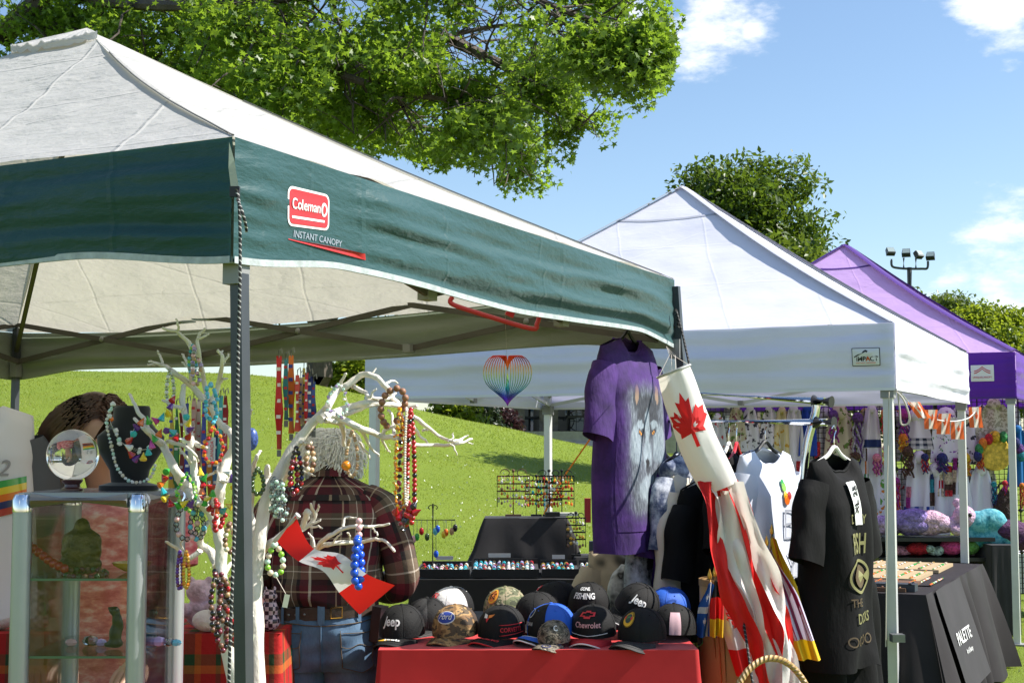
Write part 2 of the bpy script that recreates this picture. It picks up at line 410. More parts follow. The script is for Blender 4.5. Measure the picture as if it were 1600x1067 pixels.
simple_tree('shade_tree', 'tree with thick dark trunk at the crest of the lawn', 498, 330, 33, 330, BUSH, .22, 10, 24, 34, .36, crown_from=.52)
simple_tree('shade_tree', 'small tree half hidden behind the white canopy roof', 1175, 380, 24, 250, BUSH, .14, 9, 34, 40, .16, crown_from=.45)
simple_tree('lime_bush', 'bright yellow green bush beside the dark trunk', 546, 560, 34, 80, LIME, .14, 7, 26, 30, .06, cat='bush', crown_from=.02, cl=.2)
simple_tree('cedar_bush', 'dark evergreen bush below the bright bush on the crest', 575, 588, 38, 110, CEDAR, .14, 7, 26, 40, .06, cat='bush', crown_from=.02, cl=.2)
simple_tree('lime_bush', 'bright lime leafed bush under the white canopy edge', 705, 612, 37, 100, LIME, .14, 7, 26, 30, .06, cat='bush', crown_from=.1, cl=.2)
simple_tree('cedar_bush', 'dark evergreen bush left of the stone building', 738, 632, 39, 110, CEDAR, .14, 7, 26, 44, .06, cat='bush', crown_from=.02, cl=.2)
simple_tree('plum_bush', 'dark purple leafed bush against the building corner', 778, 625, 40, 62, PURP, .13, 6, 26, 34, .05, cat='bush', crown_from=.02, cl=.18)
simple_tree('hedge_tree', 'mid green tree behind the clothing rack and wire panels', 1140, 560, 44, 150, BUSH, .19, 8, 34, 40, .25, crown_from=.1)
simple_tree('hedge_tree', 'mid green tree far behind the black hanging shirt', 1300, 590, 46, 190, BUSH, .19, 8, 34, 40, .25, crown_from=.1)
simple_tree('hedge_tree', 'mid green tree far behind the towels on wire panels', 1480, 580, 44, 180, BUSH, .19, 8, 34, 40, .25, crown_from=.1)
# the large maple overhanging from the upper left
mt = thing('maple_tree', 'large maple tree with branches reaching over the green canopy', 'tree', (-6.2, 13.5, gz(-6.2, 13.5) - .1)); mb = MB()
base = V(mt.location); fork = V((-5.0, 13.3, 4.6))
branch(mb, base, fork, .42, .3, .03)
limbs = [  # start, controls given in the photo's pixels with their depths
    [(0, 60, 13.2), (90, -20, 13), (260, -140, 12.8), (520, -260, 12.6)],
    [(60, 40, 13.2), (240, 108, 12.6), (330, 112, 12.4), (480, 140, 12.2), (600, 110, 12), (700, 60, 11.8)],
    [(330, 112, 12.4), (460, 90, 13.4), (640, 70, 13.8), (790, 40, 14), (900, 60, 14.1)],
    [(120, 0, 13), (300, 10, 11.6), (520, -10, 11), (760, -20, 10.9), (890, 20, 10.9), (985, 55, 10.9), (1045, 95, 10.9)],
    [(420, 130, 12.3), (560, 170, 12.9), (660, 200, 13.1), (750, 212, 13.2), (812, 255, 13.2)],
    [(260, 40, 13), (420, -60, 14), (640, -120, 14.5), (840, -90, 14.4), (950, 0, 14.2)],
    [(60, 30, 13.2), (180, 70, 14.5), (320, 120, 15), (450, 150, 15.3), (600, 190, 15.4)],
    [(700, 60, 11.8), (800, 110, 11.9), (860, 150, 12), (905, 200, 12)],
    [(300, 10, 11.6), (420, 60, 10.8), (540, 120, 10.6), (660, 150, 10.6), (740, 160, 10.7)],
]
def inside(p): return 800 + FPX * p.x / p.y < 1050 and 700 - FPX * (p.z - CAMH) / p.y < interp(LOW, 800 + FPX * p.x / p.y + 22) - 34
LOW = [(0, 400), (480, 400), (560, 262), (640, 268), (700, 285), (750, 300), (790, 335), (850, 342), (890, 325), (905, 240), (960, 262), (975, 205), (1010, 195), (1045, 165), (1072, 95), (1085, 40), (1090, -900)]
tw = []
for li, l in enumerate(limbs):
    pts = spline([at(*p) for p in l], 5); r0 = .12 if li in (0, 1) else .055
    mb.tube(pts, [max(.012, r0 * (1 - .85 * i / (len(pts) - 1))) for i in range(len(pts))], 7)
    for i in range(2, len(pts)):
        for _ in range(5):
            f = i / len(pts); ln = random.uniform(.3, 1.1) * (1 - .62 * f)
            dv = V((random.uniform(-.5, 1), random.uniform(-1, 1), random.uniform(-.75, .75))).normalized(); e = pts[i] + dv * ln - V((0, 0, .12 * ln))
            
            if inside(e) and random.random() < .6: branch(mb, pts[i], e, .014, .004, .15, 4)
            tw.append((pts[i], e))
            if not inside(e): continue
            for _ in range(3):
                a_ = pts[i].lerp(e, random.uniform(.4, 1)); e2 = a_ + V((random.uniform(-.5, .8), random.uniform(-.7, .7), random.uniform(-.7, .35))) * .55
                tw.append((a_, e2))
                if random.random() < .35 and inside(e2) and inside(a_): mb.tube([a_, a_.lerp(e2, .5) + V((0, 0, .03)), e2], [.007, .005, .003], 4)
mb.build('trunk', BARK, mt)
lp = []
for a_, e in tw:
    a_ = np.array(a_); e = np.array(e); m = int(np.linalg.norm(e - a_) * 100) + 14
    t = np.random.rand(m, 1) ** .7; lp.append(a_ + (e - a_) * t + np.random.randn(m, 3) * np.array([.11, .11, .085]) - np.array([0, 0, .05]))
lp = np.concatenate(lp)
def keep(p):                                         # the crown's hanging outline, with gaps that run through it
    r_ = p[1]; px_ = 800 + FPX * p[0] / r_; py_ = 700 - FPX * (p[2] - CAMH) / r_
    if px_ > 1088 or py_ > interp(LOW, px_) - 26 + 34 * noise.noise(V((p[0] * 3.1, p[1] * 2, 5))): return False
    g_ = noise.noise(V((p[0] * 1.5, p[1] * 1.1, p[2] * 1.9))) + .45 * noise.noise(V((p[0] * 4, p[1] * 3, p[2] * 4.5)))
    return g_ > (-.10 if px_ < 520 else .06)
lp = lp[[keep(p) for p in lp]]
scatter_leaves('crown', lp, .05, MAPLE, mt, 'maple', .5)
# ================================================================ canopies
U_ = V((.43, .903, 0)).normalized(); V_ = V((-.903, .43, 0)).normalized(); UP = V((0, 0, 1))
def fabric(key, col, trans, tcol=None, rough=.65, bump=.35, bscale=5, stretch=(1, 1, 2.5), dist=.02):
    if key in MC: return MC[key]
    k = Nodes(key); co = k.coord('Object', stretch); big = k.noise(co, bscale, 6, .55); wv = k.noise(k.coord('Object'), 2.2, 3)
    c = k.ramp(wv, [(.3, tuple(x * .93 for x in col)), (.7, col)]); k.color(c); k.b.inputs['Roughness'].default_value = rough; k.b.inputs['Specular IOR Level'].default_value = .35
    k.b.inputs['Sheen Weight'].default_value = .15
    rid = k.math('ABSOLUTE', k.math('SUBTRACT', big, .5)); h = k.math('ADD', k.math('MULTIPLY', rid, -1.4), k.math('MULTIPLY', k.noise(co, bscale * 6, 4), .25))
    sx_ = k.new('SeparateXYZ'); k.link(k.coord('Object'), sx_.inputs[0])             # packing creases
    for ax_, fr_ in ((0, 1.9), (1, 1.7), (2, 3.4)):
        ln_ = k.math('MAXIMUM', k.math('SUBTRACT', 1, k.math('MULTIPLY', k.math('ABSOLUTE', k.math('SUBTRACT', k.math('FRACT', k.math('ADD', k.math('MULTIPLY', sx_.outputs[ax_], fr_), k.math('MULTIPLY', wv, .12))), .5)), 55)), 0)
        h = k.math('ADD', h, k.math('MULTIPLY', ln_, .16))
    nm = k.bump(h, bump, dist); k.translucent(trans, tcol or col, nm); MC[key] = k.m; return k.m
STEEL = M('grey_steel', (.20, .205, .21), .42, metal=.7, var=.12, vscale=9, bump=.05, bscale=120)
DARKST = M('dark_leg_steel', (.06, .066, .075), .42, metal=.35, var=.15, vscale=7)
BROWNST = M('bronze_truss', (.10, .088, .075), .5, metal=.3, var=.15)
WHITEST = M('white_leg_steel', (.62, .63, .64), .35, metal=.25, var=.06)
BLACKPL = M('black_plastic', (.012, .012, .013), .4)
GREYPL = M('grey_plastic', (.25, .25, .25), .5)
def canopy(name, label, A, Lu, Lv, zt, zb, zp, roof, val, lining, hem, leg, arch, ridge, truss, nX, sag=.06, wr=.012, legs=None, leg_w=.042, wave=.012, seamz=None, dz=(0, 0, 0, 0), esag=(0, 0, 0, 0)):
    A = V((A.x, A.y, 0)); C = [A, A + U_ * Lu, A + U_ * Lu + V_ * Lv, A + V_ * Lv]; cen = (C[0] + C[2]) / 2; peak = V((cen.x, cen.y, zp))
    t = thing(name, label, 'canopy', A); K = [V((c.x, c.y, zt + z_)) for c, z_ in zip(C, dz)]; fns = []
    for i in range(4):
        a, b = K[i], K[(i + 1) % 4]; nrm = ((b - a).cross(peak - a)).normalized()
        if nrm.z < 0: nrm = -nrm
        def fn(s, q, a=a, b=b, nrm=nrm, i=i):
            p = a.lerp(b, s).lerp(peak, q * .997)
            wdt = (1 - q) * math.sin(PI * s); dep = sag * math.sin(PI * min(1, q * 1.05)) * .6 + sag * .3 * wdt * math.sin(PI * q)
            p = p - nrm * dep - UP * esag[i] * 4 * s * (1 - s) * (1 - q) ** 3
            w_ = nz3(p.x * 2.1 + i * 7, p.y * 2.1, p.z * 5) * .6 + nz3(p.x * 6, p.y * 6, p.z * 11 + i) * .4
            return p + nrm * w_ * wr * min(1, 6 * min(s, 1 - s) + .1) * min(1, 8 * (1 - q))
        fns.append(fn); MB().grid(fn, 56, 44).build('roof_panel', roof, t, angle=180)
        out_ = ((a + b) / 2 - V((cen.x, cen.y, zt))).normalized(); Ls = (b - a).length
        def vf(s, q, a=a, b=b, out_=out_, i=i, Ls=Ls, off=0.0):
            d = min(s, 1 - s) * Ls; ar = arch * sstep(d / .45) * (1 - .55 * sstep((d - .35) / 1.1))
            zo = lerp(dz[i], dz[(i + 1) % 4], s); z = lerp(zt - .002 + zo - esag[i] * 4 * s * (1 - s), zb + ar + zo * .6, q); p = a.lerp(b, s); edge = min(1, d / .12); calm = 1 - .97 * math.exp(-((s * Ls - .31) / .24) ** 4) if (i == 0 and arch) else 1
            bl = wave * (math.sin(q * PI) * (.8 + .8 * nz3(s * Ls * .9 + i * 3, i)) + 1.3 * nz3(s * Ls * 1.1 + i * 5, q * 3.6) + .45 * nz3(s * Ls * 3.2, q * 9 + i * 4)) * edge * calm
            # gathers that run in from the corner seams
            bl += .0035 * math.sin(q * 34 + 2 * nz3(q * 4, i)) * math.exp(-d * 7) * (1 if d > .005 else 0)
            tight = wave * 1.2 * nz3(s * Ls * .35 + q * 2.2, q * 5.5 + i) * edge * calm
            p = p + out_ * ((bl + tight) * min(1, q * 6) + off + .004); p.z = z; return p
        fns.append(vf)
        MB().grid(vf, 84, 26, us=Ls, vs=.3).build('valance', val, t, angle=180)
        if lining: MB().grid(lambda s, q: vf(s * .996 + .002, q * .985 + .006, off=-.012), 60, 12).build('valance_lining', lining, t, angle=180)
        hb = MB()
        for off in (.0035, -.0035):
            hb.grid(lambda s, q: vf(s, 1, off=off) + V((0, 0, lerp(.013, -.002, q))), 84, 1)
        hb.build('hem', hem, t, angle=180)
    for i in range(4):                               # ridge seams on the hips
        if ridge:
            f = fns[2 * i]; pts = [f(0, q / 24) + UP * .006 for q in range(25)]; mb = MB()
            sd_ = (K[i] - peak).cross(UP).normalized()
            mb.grid(lambda s, q: pts[min(24, int(round(q * 24)))] + sd_ * (s - .5) * ridge[1] + UP * (.008 * math.sin(PI * s)), 3, 24); mb.build('ridge_seam', ridge[0], t, angle=180)
    if seamz:                                        # sewn ring below the peak
        for i in range(4):
            f = fns[2 * i]; MB().grid(lambda s, q: f(s, seamz + .012 * q - .02 * math.sin(PI * s)) + UP * .004, 30, 1).build('crown_seam', ridge[0], t)
    legs = legs or [(0, 0, 0)] * 4
    for i in range(4):
        top = V((C[i].x, C[i].y, 0)) - ((C[i] - cen).normalized()) * (.035 + leg_w / 2); top = top + V((legs[i][2], 0, 0)); ft = top + V(legs[i][:2] + (0,)); g0 = gz(ft.x, ft.y)
        rot = Matrix((U_, -V_, UP)).transposed()
        mb = MB(); mb.bar((ft.x, ft.y, g0 + .01), (top.x, top.y, zt - .03), leg_w, leg_w, U_); lg = mb.build('leg', leg, t, smooth=False)
        h_ = zb - .1
        mb = MB().box((top.x, top.y, zb - .005), (leg_w * 1.42, leg_w * 1.42, .075), rot); mb.build('corner_bracket', truss[1], lg, smooth=False)
        mb = MB().box((ft.x, ft.y, g0 + .006), (leg_w * 2.3, leg_w * 2.3, .012), rot); mb.build('foot_plate', truss[1], lg, smooth=False)
        # rafter towards the peak
        a_ = V((top.x, top.y, zb + .08)); MB().tube([a_, a_.lerp(V((peak.x, peak.y, zp - .06)), .55), V((peak.x, peak.y, zp - .1))], .011, 6).build('rafter', truss[0], t)
    for i in range(4):                               # scissor trusses
        a = C[i] - (C[i] - cen).normalized() * .07; b = C[(i + 1) % 4] - (C[(i + 1) % 4] - cen).normalized() * .07
        z1, z0 = zt - .055, zb + .03; iny = (cen - (a + b) / 2).normalized()
        for k in range(nX):
            p, q = a.lerp(b, k / nX), a.lerp(b, (k + 1) / nX); up_ = lambda c, z: V((c.x, c.y, z))
            MB().bar(up_(p, z1), up_(q, z0), .012, .024, UP).build('truss_bar', truss[0], t, smooth=False)
            MB().bar(up_(p, z0) + iny * .016, up_(q, z1) + iny * .016, .012, .024, UP).build('truss_bar', truss[0], t, smooth=False)
            c = (p + q) / 2; MB().ball(up_(c, (z0 + z1) / 2) + iny * .02, .014, 8, 5).build('truss_bolt', truss[1], t)
            if k: MB().box(up_(p, z0) + iny * .008, (.05, .035, .035), Matrix((U_, -V_, UP)).transposed()).build('truss_joint', truss[1], t, smooth=False)
    return t, fns, C, peak
CREAM = fabric('cream_canopy', (.55, .545, .53), .30, (.78, .74, .63), bump=.75, bscale=3.2, stretch=(1, 1, 3.2), dist=.03)
TEAL = fabric('teal_valance', (.009, .064, .066), .07, (.03, .13, .12), rough=.5, bump=.5, bscale=4, stretch=(1, 1, 3), dist=.02)
LIN = fabric('valance_lining', (.40, .43, .35), .35, (.3, .36, .28), bump=.25, bscale=4)
SILVER = M('silver_hem', (.40, .44, .44), .4, var=.2, vscale=40, bump=.4, bscale=90)
WHITEF = fabric('white_canopy', (.83, .83, .93), .22, (.66, .66, .98), bump=.3, bscale=2.2, stretch=(1, 1, 3), dist=.016)
WHEM = M('white_hem', (.75, .75, .78), .6)
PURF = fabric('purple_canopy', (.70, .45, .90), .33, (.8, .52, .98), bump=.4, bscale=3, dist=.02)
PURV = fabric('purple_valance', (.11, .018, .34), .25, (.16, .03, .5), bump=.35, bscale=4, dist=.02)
PURR = M('purple_seam', (.06, .012, .2), .6)
GREYR = M('grey_seam', (.45, .46, .53), .6)
gA = at(365, 213, 3.0); zt = gA.z; zb = at(365, 410, 3.0).z; zp = at(119, 36, 4.95).z
green, gf, gC, gP = canopy('green_canopy', 'nearest pop-up canopy with cream roof and dark green valance', gA, 2.87, 3.45, zt, zb, zp, CREAM, TEAL, LIN, SILVER, DARKST, .035, None, (BROWNST, GREYPL), 3, sag=.05, wr=.02,
    legs=[(.055, 0, .022), (.13, 0, .055), (0, 0, 0), (0, 0, 0)], leg_w=.029, wave=.016, dz=(0, 0, -.09, -.03), esag=(.0, .06, .02, .0))
def flap(s, q):                                      # vent cap over the peak with its loose rippled edge
    i = int(s * 4) % 4; ss = s * 4 - int(s * 4) if s < 1 else 1; i = i if s < 1 else 3
    a, b = [V((c.x, c.y, zt)) for c in (gC[i], gC[(i + 1) % 4])]; lim = .885 - .03 * math.sin(PI * ss)
    p = a.lerp(b, ss).lerp(gP, lerp(lim, .999, q)); lf = 1 if i == 3 else .25; p.z += (.012 * (1 - q) + .008) * lf
    return p + V((0, 0, 1)) * (.012 * nz3(s * 50, q * 2) + .008 * nz3(s * 110, 3)) * (1 - q) * lf
MB().grid(lambda u, v: flap(lerp(.5, 1, u), v), 160, 10).build('vent_cap', CREAM, green, angle=180)
def cap_hem(s, q): p = flap(s, 0); return p + V((0, 0, lerp(.004, -.022 if s > .75 else -.004, q)))
MB().grid(lambda u, v: cap_hem(lerp(.75, 1, u), v), 100, 2).build('vent_cap_hem', CREAM, green, angle=180)
seam = M('dark_seam', (.10, .10, .09), .8)
for i in (0, 1):
    f = gf[2 * i]; MB().tube([f(0, q / 40) + UP * .003 for q in range(31)], .0022, 5).build('hip_seam', seam, green)
wF = at(1397, 504, 7.6); wzb = at(1393, 609, 7.6).z; wp = at(1086, 292, 9.55).z
white, wf, wC, wP = canopy('white_canopy', 'white pop-up canopy with steep peaked roof in the middle', wF, 2.78, 3.3, wF.z, wzb, wp, WHITEF, WHITEF, None, WHEM, WHITEST, .0, (GREYR, .055), (WHITEST, GREYPL), 2, sag=.055, wr=.010, leg_w=.05, seamz=.78, wave=.018)
pG = at(1586, 549, 10.8); pzb = at(1586, 622, 10.8).z; pp = at(1345, 387, 13.0).z
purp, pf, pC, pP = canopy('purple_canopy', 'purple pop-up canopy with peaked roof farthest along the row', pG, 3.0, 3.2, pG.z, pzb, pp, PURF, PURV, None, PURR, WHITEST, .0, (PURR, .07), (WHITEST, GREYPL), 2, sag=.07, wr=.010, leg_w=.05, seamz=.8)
# --- the marks on the valances
RED = M('print_red', (.55, .025, .03), .5); WHT = M('print_white', (.78, .78, .78), .5); BLU = M('print_blue', (.03, .06, .35), .5); BLK = M('print_black', (.01, .01, .012), .5); ORG = M('print_orange', (.75, .13, .02), .5)
def on_val(f, s0, q0, Ls, H, off=.006):              # point on a valance: metres from (s0,q0)
    return lambda x, y: f(min(.999, max(.001, s0 + x / Ls)), min(1, max(0, q0 - y / H)), off=off)
H = zt - zb
def rrect(w_, h_, r, n=4):
    pts = []
    for cx, cy, a0 in ((w_ / 2 - r, h_ / 2 - r, 0), (-w_ / 2 + r, h_ / 2 - r, 90), (-w_ / 2 + r, -h_ / 2 + r, 180), (w_ / 2 - r, -h_ / 2 + r, 270)):
        for k in range(n + 1): a = R(a0 + 90 * k / n); pts.append((cx + r * math.cos(a), cy + r * math.sin(a)))
    return pts
def sticker(fn, pts, mat, parent, name, rings=9):
    mb = MB(); n = len(pts)
    def g_(u, v): i = int(round(u * n)) % n; return fn(pts[i][0] * v, pts[i][1] * v)
    mb.grid(g_, n, rings, cu=True); return mb.build(name, mat, parent, angle=180)
vf0 = gf[1]; s_l = .098
sticker(on_val(vf0, s_l, .46, 2.87, H, .0016), rrect(.172, .098, .018), WHT, green, 'logo_border')
sticker(on_val(vf0, s_l, .46, 2.87, H, .0024), rrect(.16, .086, .014), M('logo_red', (.45, .02, .025), .45), green, 'logo_panel')
put_text('Coleman', .038, lambda x, y: on_val(vf0, s_l, .46, 2.87, H, .0034)(x - .013, y + .006), WHT, green, bold=.012, xs=.86)
sticker(lambda x, y: on_val(vf0, s_l, .46, 2.87, H, .0033)(x + .062, y + .005), [(.013 * math.cos(a * PI / 8), .019 * math.sin(a * PI / 8)) for a in range(16)], WHT, green, 'lantern_mark', 3)
sticker(lambda x, y: on_val(vf0, s_l, .46, 2.87, H, .0042)(x + .062, y + .005), [(.006 * math.cos(a * PI / 8), .012 * math.sin(a * PI / 8)) for a in range(16)], RED, green, 'lantern_core', 3)
sticker(lambda x, y: on_val(vf0, s_l, .46, 2.87, H, .0033)(x - .003, y - .026), rrect(.135, .006, .002), WHT, green, 'logo_line', 2)
put_text('INSTANT CANOPY', .025, lambda x, y: on_val(vf0, .112, .73, 2.87, H, .002)(x, y - .06 * x), M('print_grey', (.26, .30, .35), .5), green, bold=.008, xs=.95, shear=.15)
sticker(lambda x, y: on_val(vf0, .125, .79, 2.87, H, .0018)(x, y - .06 * x), [(-.16, .0), (.16, .008), (.17, -.008), (-.16, -.002)], RED, green, 'red_swoosh', 3)
wvf = wf[7]; WL = 3.3; WH = wF.z - wzb               # front valance of the white canopy runs between corner 3 and corner 0
fW = on_val(wvf, .955, .5, WL, WH, .007)
def flipx(f): return f
sticker(fW, rrect(.15, .098, .004), BLK, white, 'sign_border'); fW2 = on_val(wvf, .955, .5, WL, WH, .009)
sticker(fW2, rrect(.142, .09, .003), M('sign_white', (.72, .72, .74), .4), white, 'sign_panel'); fW3 = on_val(wvf, .955, .5, WL, WH, .011)
for p in ([(-.062, .002), (0, .038), (.062, .002), (.062, -.004), (0, .027), (-.062, -.004)],):
    mb = MB(); q = [fW3(*c) for c in p]; mb.poly([q[0], q[1], q[4], q[5]]); mb.poly([q[1], q[2], q[3], q[4]]); mb.build('roof_mark', BLK, white, smooth=False)
put_text('iMP', .034, lambda x, y: fW3(x - .026, y - .012), BLK, white, bold=.02); put_text('ACT', .034, lambda x, y: fW3(x + .032, y - .012), BLK, white, bold=.02)
put_text('A', .034, lambda x, y: on_val(wvf, .955, .5, WL, WH, .013)(x + .012, y - .012), ORG, white, bold=.02)
put_text('INSTANT CANOPIES', .0105, lambda x, y: fW3(x, y - .033), ORG, white, bold=.005, xs=1.1)
pvf = pf[7]; PH = pG.z - pzb; fP = on_val(pvf, .925, .45, 3.2, PH, .007)
sticker(fP, rrect(.17, .125, .004), M('sign_white'), purp, 'sign_panel'); fP2 = on_val(pvf, .925, .45, 3.2, PH, .01)
for dz in (0, -.016):
    mb = MB()
    def arc(u, v, dz=dz): x = lerp(-.06, .06, u); return fP2(x, .012 + dz + .034 * (1 - abs(x) / .06) ** 1.7 + v * .007)
    mb.grid(arc, 16, 1); mb.build('tent_mark', RED, purp)
put_text('UNIQUECANOPY', .02, lambda x, y: fP2(x, y - .032), RED, purp, bold=.01, xs=.9)
# --- ropes
def rope_mat(key, a, b, f):
    k = Nodes(key); uv = k.new('UVMap'); sp = k.new('SeparateXYZ'); k.link(uv.outputs[0], sp.inputs[0])
    x = k.math('FRACT', k.math('ADD', k.math('MULTIPLY', sp.outputs[1], f), sp.outputs[0])); k.color(k.ramp(x, [(0, a), (.74, b)], 'CONSTANT')); k.b.inputs['Roughness'].default_value = .8; MC[key] = k.m; return k.m
ROPE = rope_mat('rope_black_white', (.012, .012, .012), (.42, .42, .4), 85)
mb = MB(); pts = spline([at(370, 296, 2.93), at(374, 330, 2.925), at(375, 420, 2.92), at(372, 560, 2.93), at(369, 760, 2.93), at(362, 930, 2.93), at(357, 1090, 2.95), at(352, 1400, 2.98)], 8); mb.tube(pts, .0034, 7)
pts2 = spline([at(371, 312, 2.92), at(378, 330, 2.9), at(384, 352, 2.91), at(385, 362, 2.92)], 5); mb.tube(pts2, .0032, 7)
mb.solo('guy_rope', ROPE, 'black and white rope hanging down the nearest canopy leg', 'rope')
mb = MB().poly([at(357, 262, 2.96), at(366, 250, 2.95), at(374, 298, 2.94), at(362, 305, 2.94)]); mb.poly([at(358, 222, 2.97), at(366, 250, 2.95), at(357, 262, 2.96)]); mb.build('corner_tab', LIN, green)
mb = MB().box(at(367, 300, 2.935), (.02, .012, .022)); mb.build('corner_buckle', BLACKPL, green)
ROPE2 = rope_mat('rope_dark', (.01, .01, .01), (.12, .12, .12), 60)
mb = MB().tube(spline([at(1056, 483, 5.5), at(1066, 520, 5.45), at(1082, 590, 5.35), at(1102, 650, 5.25), at(1150, 900, 4.8), at(1190, 1160, 4.4)], 6), .005, 6); mb.tube(spline([at(1056, 486, 5.5), at(1059, 500, 5.49), at(1060, 512, 5.49)], 4), .006, 6)
mb.solo('guy_rope', ROPE2, 'thin dark guy rope running down from green canopy far corner', 'rope')
mb = MB().tube([at(940, 660, 8.9), at(870, 760, 9.0), at(760, 1000, 9.6)], .016, 6, flat=.3); mb.solo('tie_strap', M('orange_strap', (.9, .22, .01), .6), 'bright orange strap stretched across the lawn', 'strap')
# spring latch on the far right leg of the green canopy
lt = gC[1] - (gC[1] - (gC[0] + gC[2]) / 2).normalized() * .05; p = at(1076, 940, 5.52)
mb = MB().box(p, (.075, .06, .105)); mb.build('slider_bracket', STEEL, green, smooth=False)
mb = MB().box(p + V((-.045, -.01, 0)), (.02, .025, .06)); mb.build('release_button', M('button_red', (.6, .03, .03), .4), green)
for dz in (-.036, .036): MB().ball(p + V((.0, -.033, dz)), .007, 8, 5).build('rivet', STEEL, green)
# ================================================================ stone building, steps and mast beyond the lawn
BRICK = Nodes('brick_wall'); _b = BRICK.new('TexBrick'); BRICK.link(BRICK.coord('Object'), _b.inputs['Vector']); _b.inputs['Scale'].default_value = 3.2
_b.inputs['Color1'].default_value = (.28, .085, .05, 1); _b.inputs['Color2'].default_value = (.22, .07, .045, 1); _b.inputs['Mortar'].default_value = (.3, .26, .22, 1); BRICK.link(_b.outputs['Color'], BRICK.b.inputs['Base Color']); BRICK = BRICK.m
_k = Nodes('field_stone'); _v = _k.new('TexVoronoi'); _v.inputs['Scale'].default_value = 4.5; _k.link(_k.coord('Object'), _v.inputs['Vector'])
_k.color(_k.ramp(_k.noise(_k.coord('Object'), 5, 3), [(.3, (.09, .075, .06)), (.7, (.22, .19, .15))])); _k.bump(_v.outputs['Distance'], .8, .06); _k.b.inputs['Roughness'].default_value = .9; STONE = _k.m
CONC = M('concrete', (.34, .33, .31), .85, var=.15, bump=.3, bscale=30)
PANE = M('window_pane', (.10, .17, .22), .08, spec=.8)
FRAMEW = M('white_frame', (.62, .62, .6), .5)
DARKWD = M('dark_rail', (.025, .022, .02), .6)
BY = 42.0; bz = at(850, 674, BY).z; bz2 = 4.9
bd = thing('stone_building', 'low brick and stone building with a covered porch behind the lawn', 'building', at(870, 676, BY))
def bx_(px0, px1, z0, z1, Y, d, nm, mat, par=None): 
    a = at(px0, 700, Y); b = at(px1, 700, Y)
    return MB().box(((a.x + b.x) / 2, Y + d / 2, (z0 + z1) / 2), (b.x - a.x, d, z1 - z0)).build(nm, mat, par or bd, smooth=False)
bx_(765, 1125, bz - 1.6, bz, BY - .5, 9, 'porch_slab', CONC); bx_(790, 1120, bz, bz2 - .4, BY + 3.2, .3, 'wall', BRICK)
bx_(740, 1140, bz2 - .4, bz2, BY - .8, 9, 'roof', M('roof_felt', (.09, .085, .08), .9, var=.2))
bx_(745, 1135, bz2 - .75, bz2 - .41, BY - .4, .25, 'fascia', M('fascia_brown', (.12, .09, .07), .7))
for a, b in ((803, 820), (843, 872), (1010, 1030), (1085, 1105)): bx_(a, b, bz - .02, bz2 - .76, BY, .5, 'stone_column', STONE)
for a, b, z0, z1 in ((828, 833, .0, 2.1), (884, 908, .55, 1.75), (940, 965, .55, 1.75), (1045, 1070, .55, 1.75)):
    f = bx_(a - 1, b + 1, bz + z0, bz + z1, BY + 3.12, .06, 'window', FRAMEW); bx_(a, b, bz + z0 + .06, bz + z1 - .06, BY + 3.09, .02, 'pane', PANE, f)
for a, b in ((795, 802), (888, 912)): bx_(a, b, bz + .05, bz + (1.9 if a < 850 else .5), BY + 2.6, .05, 'white_panel', FRAMEW)
for k in range(9): bx_(886 + k * 14, 887 + k * 14, bz, bz + .82, BY - .2, .05, 'railing_post', DARKWD)
for z in (.4, .8): bx_(886, 1010, bz + z, bz + z + .05, BY - .2, .05, 'railing_bar', DARKWD)
def picnic(px, Y, label):
    c = at(px, 700, Y); c.z = bz; t = thing('picnic_table', label, 'picnic table', c); MB().box(c + V((0, 0, .75)), (1.6, .7, .06)).build('table_top', DARKWD, t, smooth=False)
    for s in (-1, 1):
        MB().box(c + V((0, s * .65, .43)), (1.6, .25, .05)).build('bench_seat', DARKWD, t, smooth=False)
        for q in (-1, 1): MB().bar(c + V((q * .6, s * .6, 0)), c + V((q * .6, s * .2, .74)), .06, .06).build('leg', DARKWD, t, smooth=False)
picnic(832, BY + 1, 'dark picnic table on the porch near the brick wall'); picnic(858, BY + 1.6, 'dark picnic table behind the white canopy back leg')
def bicycle(px, label):
    c = at(px, 700, BY + .6); c.z = bz; t = thing('bicycle', label, 'bicycle', c)
    for s in (-1, 1): 
        w_ = MB().tube([c + V((s * .52 + .33 * math.cos(a * PI / 10), 0, .34 + .33 * math.sin(a * PI / 10))) for a in range(20)], .02, 6, closed=True).build('wheel', DARKWD, t)
    q = lambda x, z: c + V((x, 0, z))
    MB().tube([q(-.52, .34), q(-.15, .8), q(.38, .85), q(-.05, .3), q(-.15, .85)], .016, 6).tube([q(.52, .34), q(.38, .95)], .016, 6).tube([q(-.52, .34), q(-.05, .3)], .014, 6).build('frame', M('bike_grey', (.06, .065, .07), .4), t)
    MB().ball(q(-.17, .9), .09, 8, 5, (1.3, .7, .4)).build('saddle', BLACKPL, t); MB().tube([q(.38, .95) + V((0, -.25, .04)), q(.38, .98), q(.38, .95) + V((0, .25, .04))], .014, 6).build('handlebar', BLACKPL, t)
bicycle(907, 'bicycle parked on the porch right of the canopy back leg'); bicycle(932, 'bicycle parked beside the concrete porch post')
st = thing('stone_steps', 'stone steps set into the lawn below the porch', 'steps', at(920, 700, 31))
for k in range(6):
    Y = 30.2 + k * .9; zz = at(920, 709 - k * 4.3, Y).z
    MB().box((at(915 + k * -3, 700, Y).x + .3, Y + .5, zz - .14), (1.5, 1.0, .28)).build('step', M('step_stone', (.42, .39, .34), .9, var=.25, vscale=4, bump=.6, bscale=9, dist=.03), st, smooth=False)
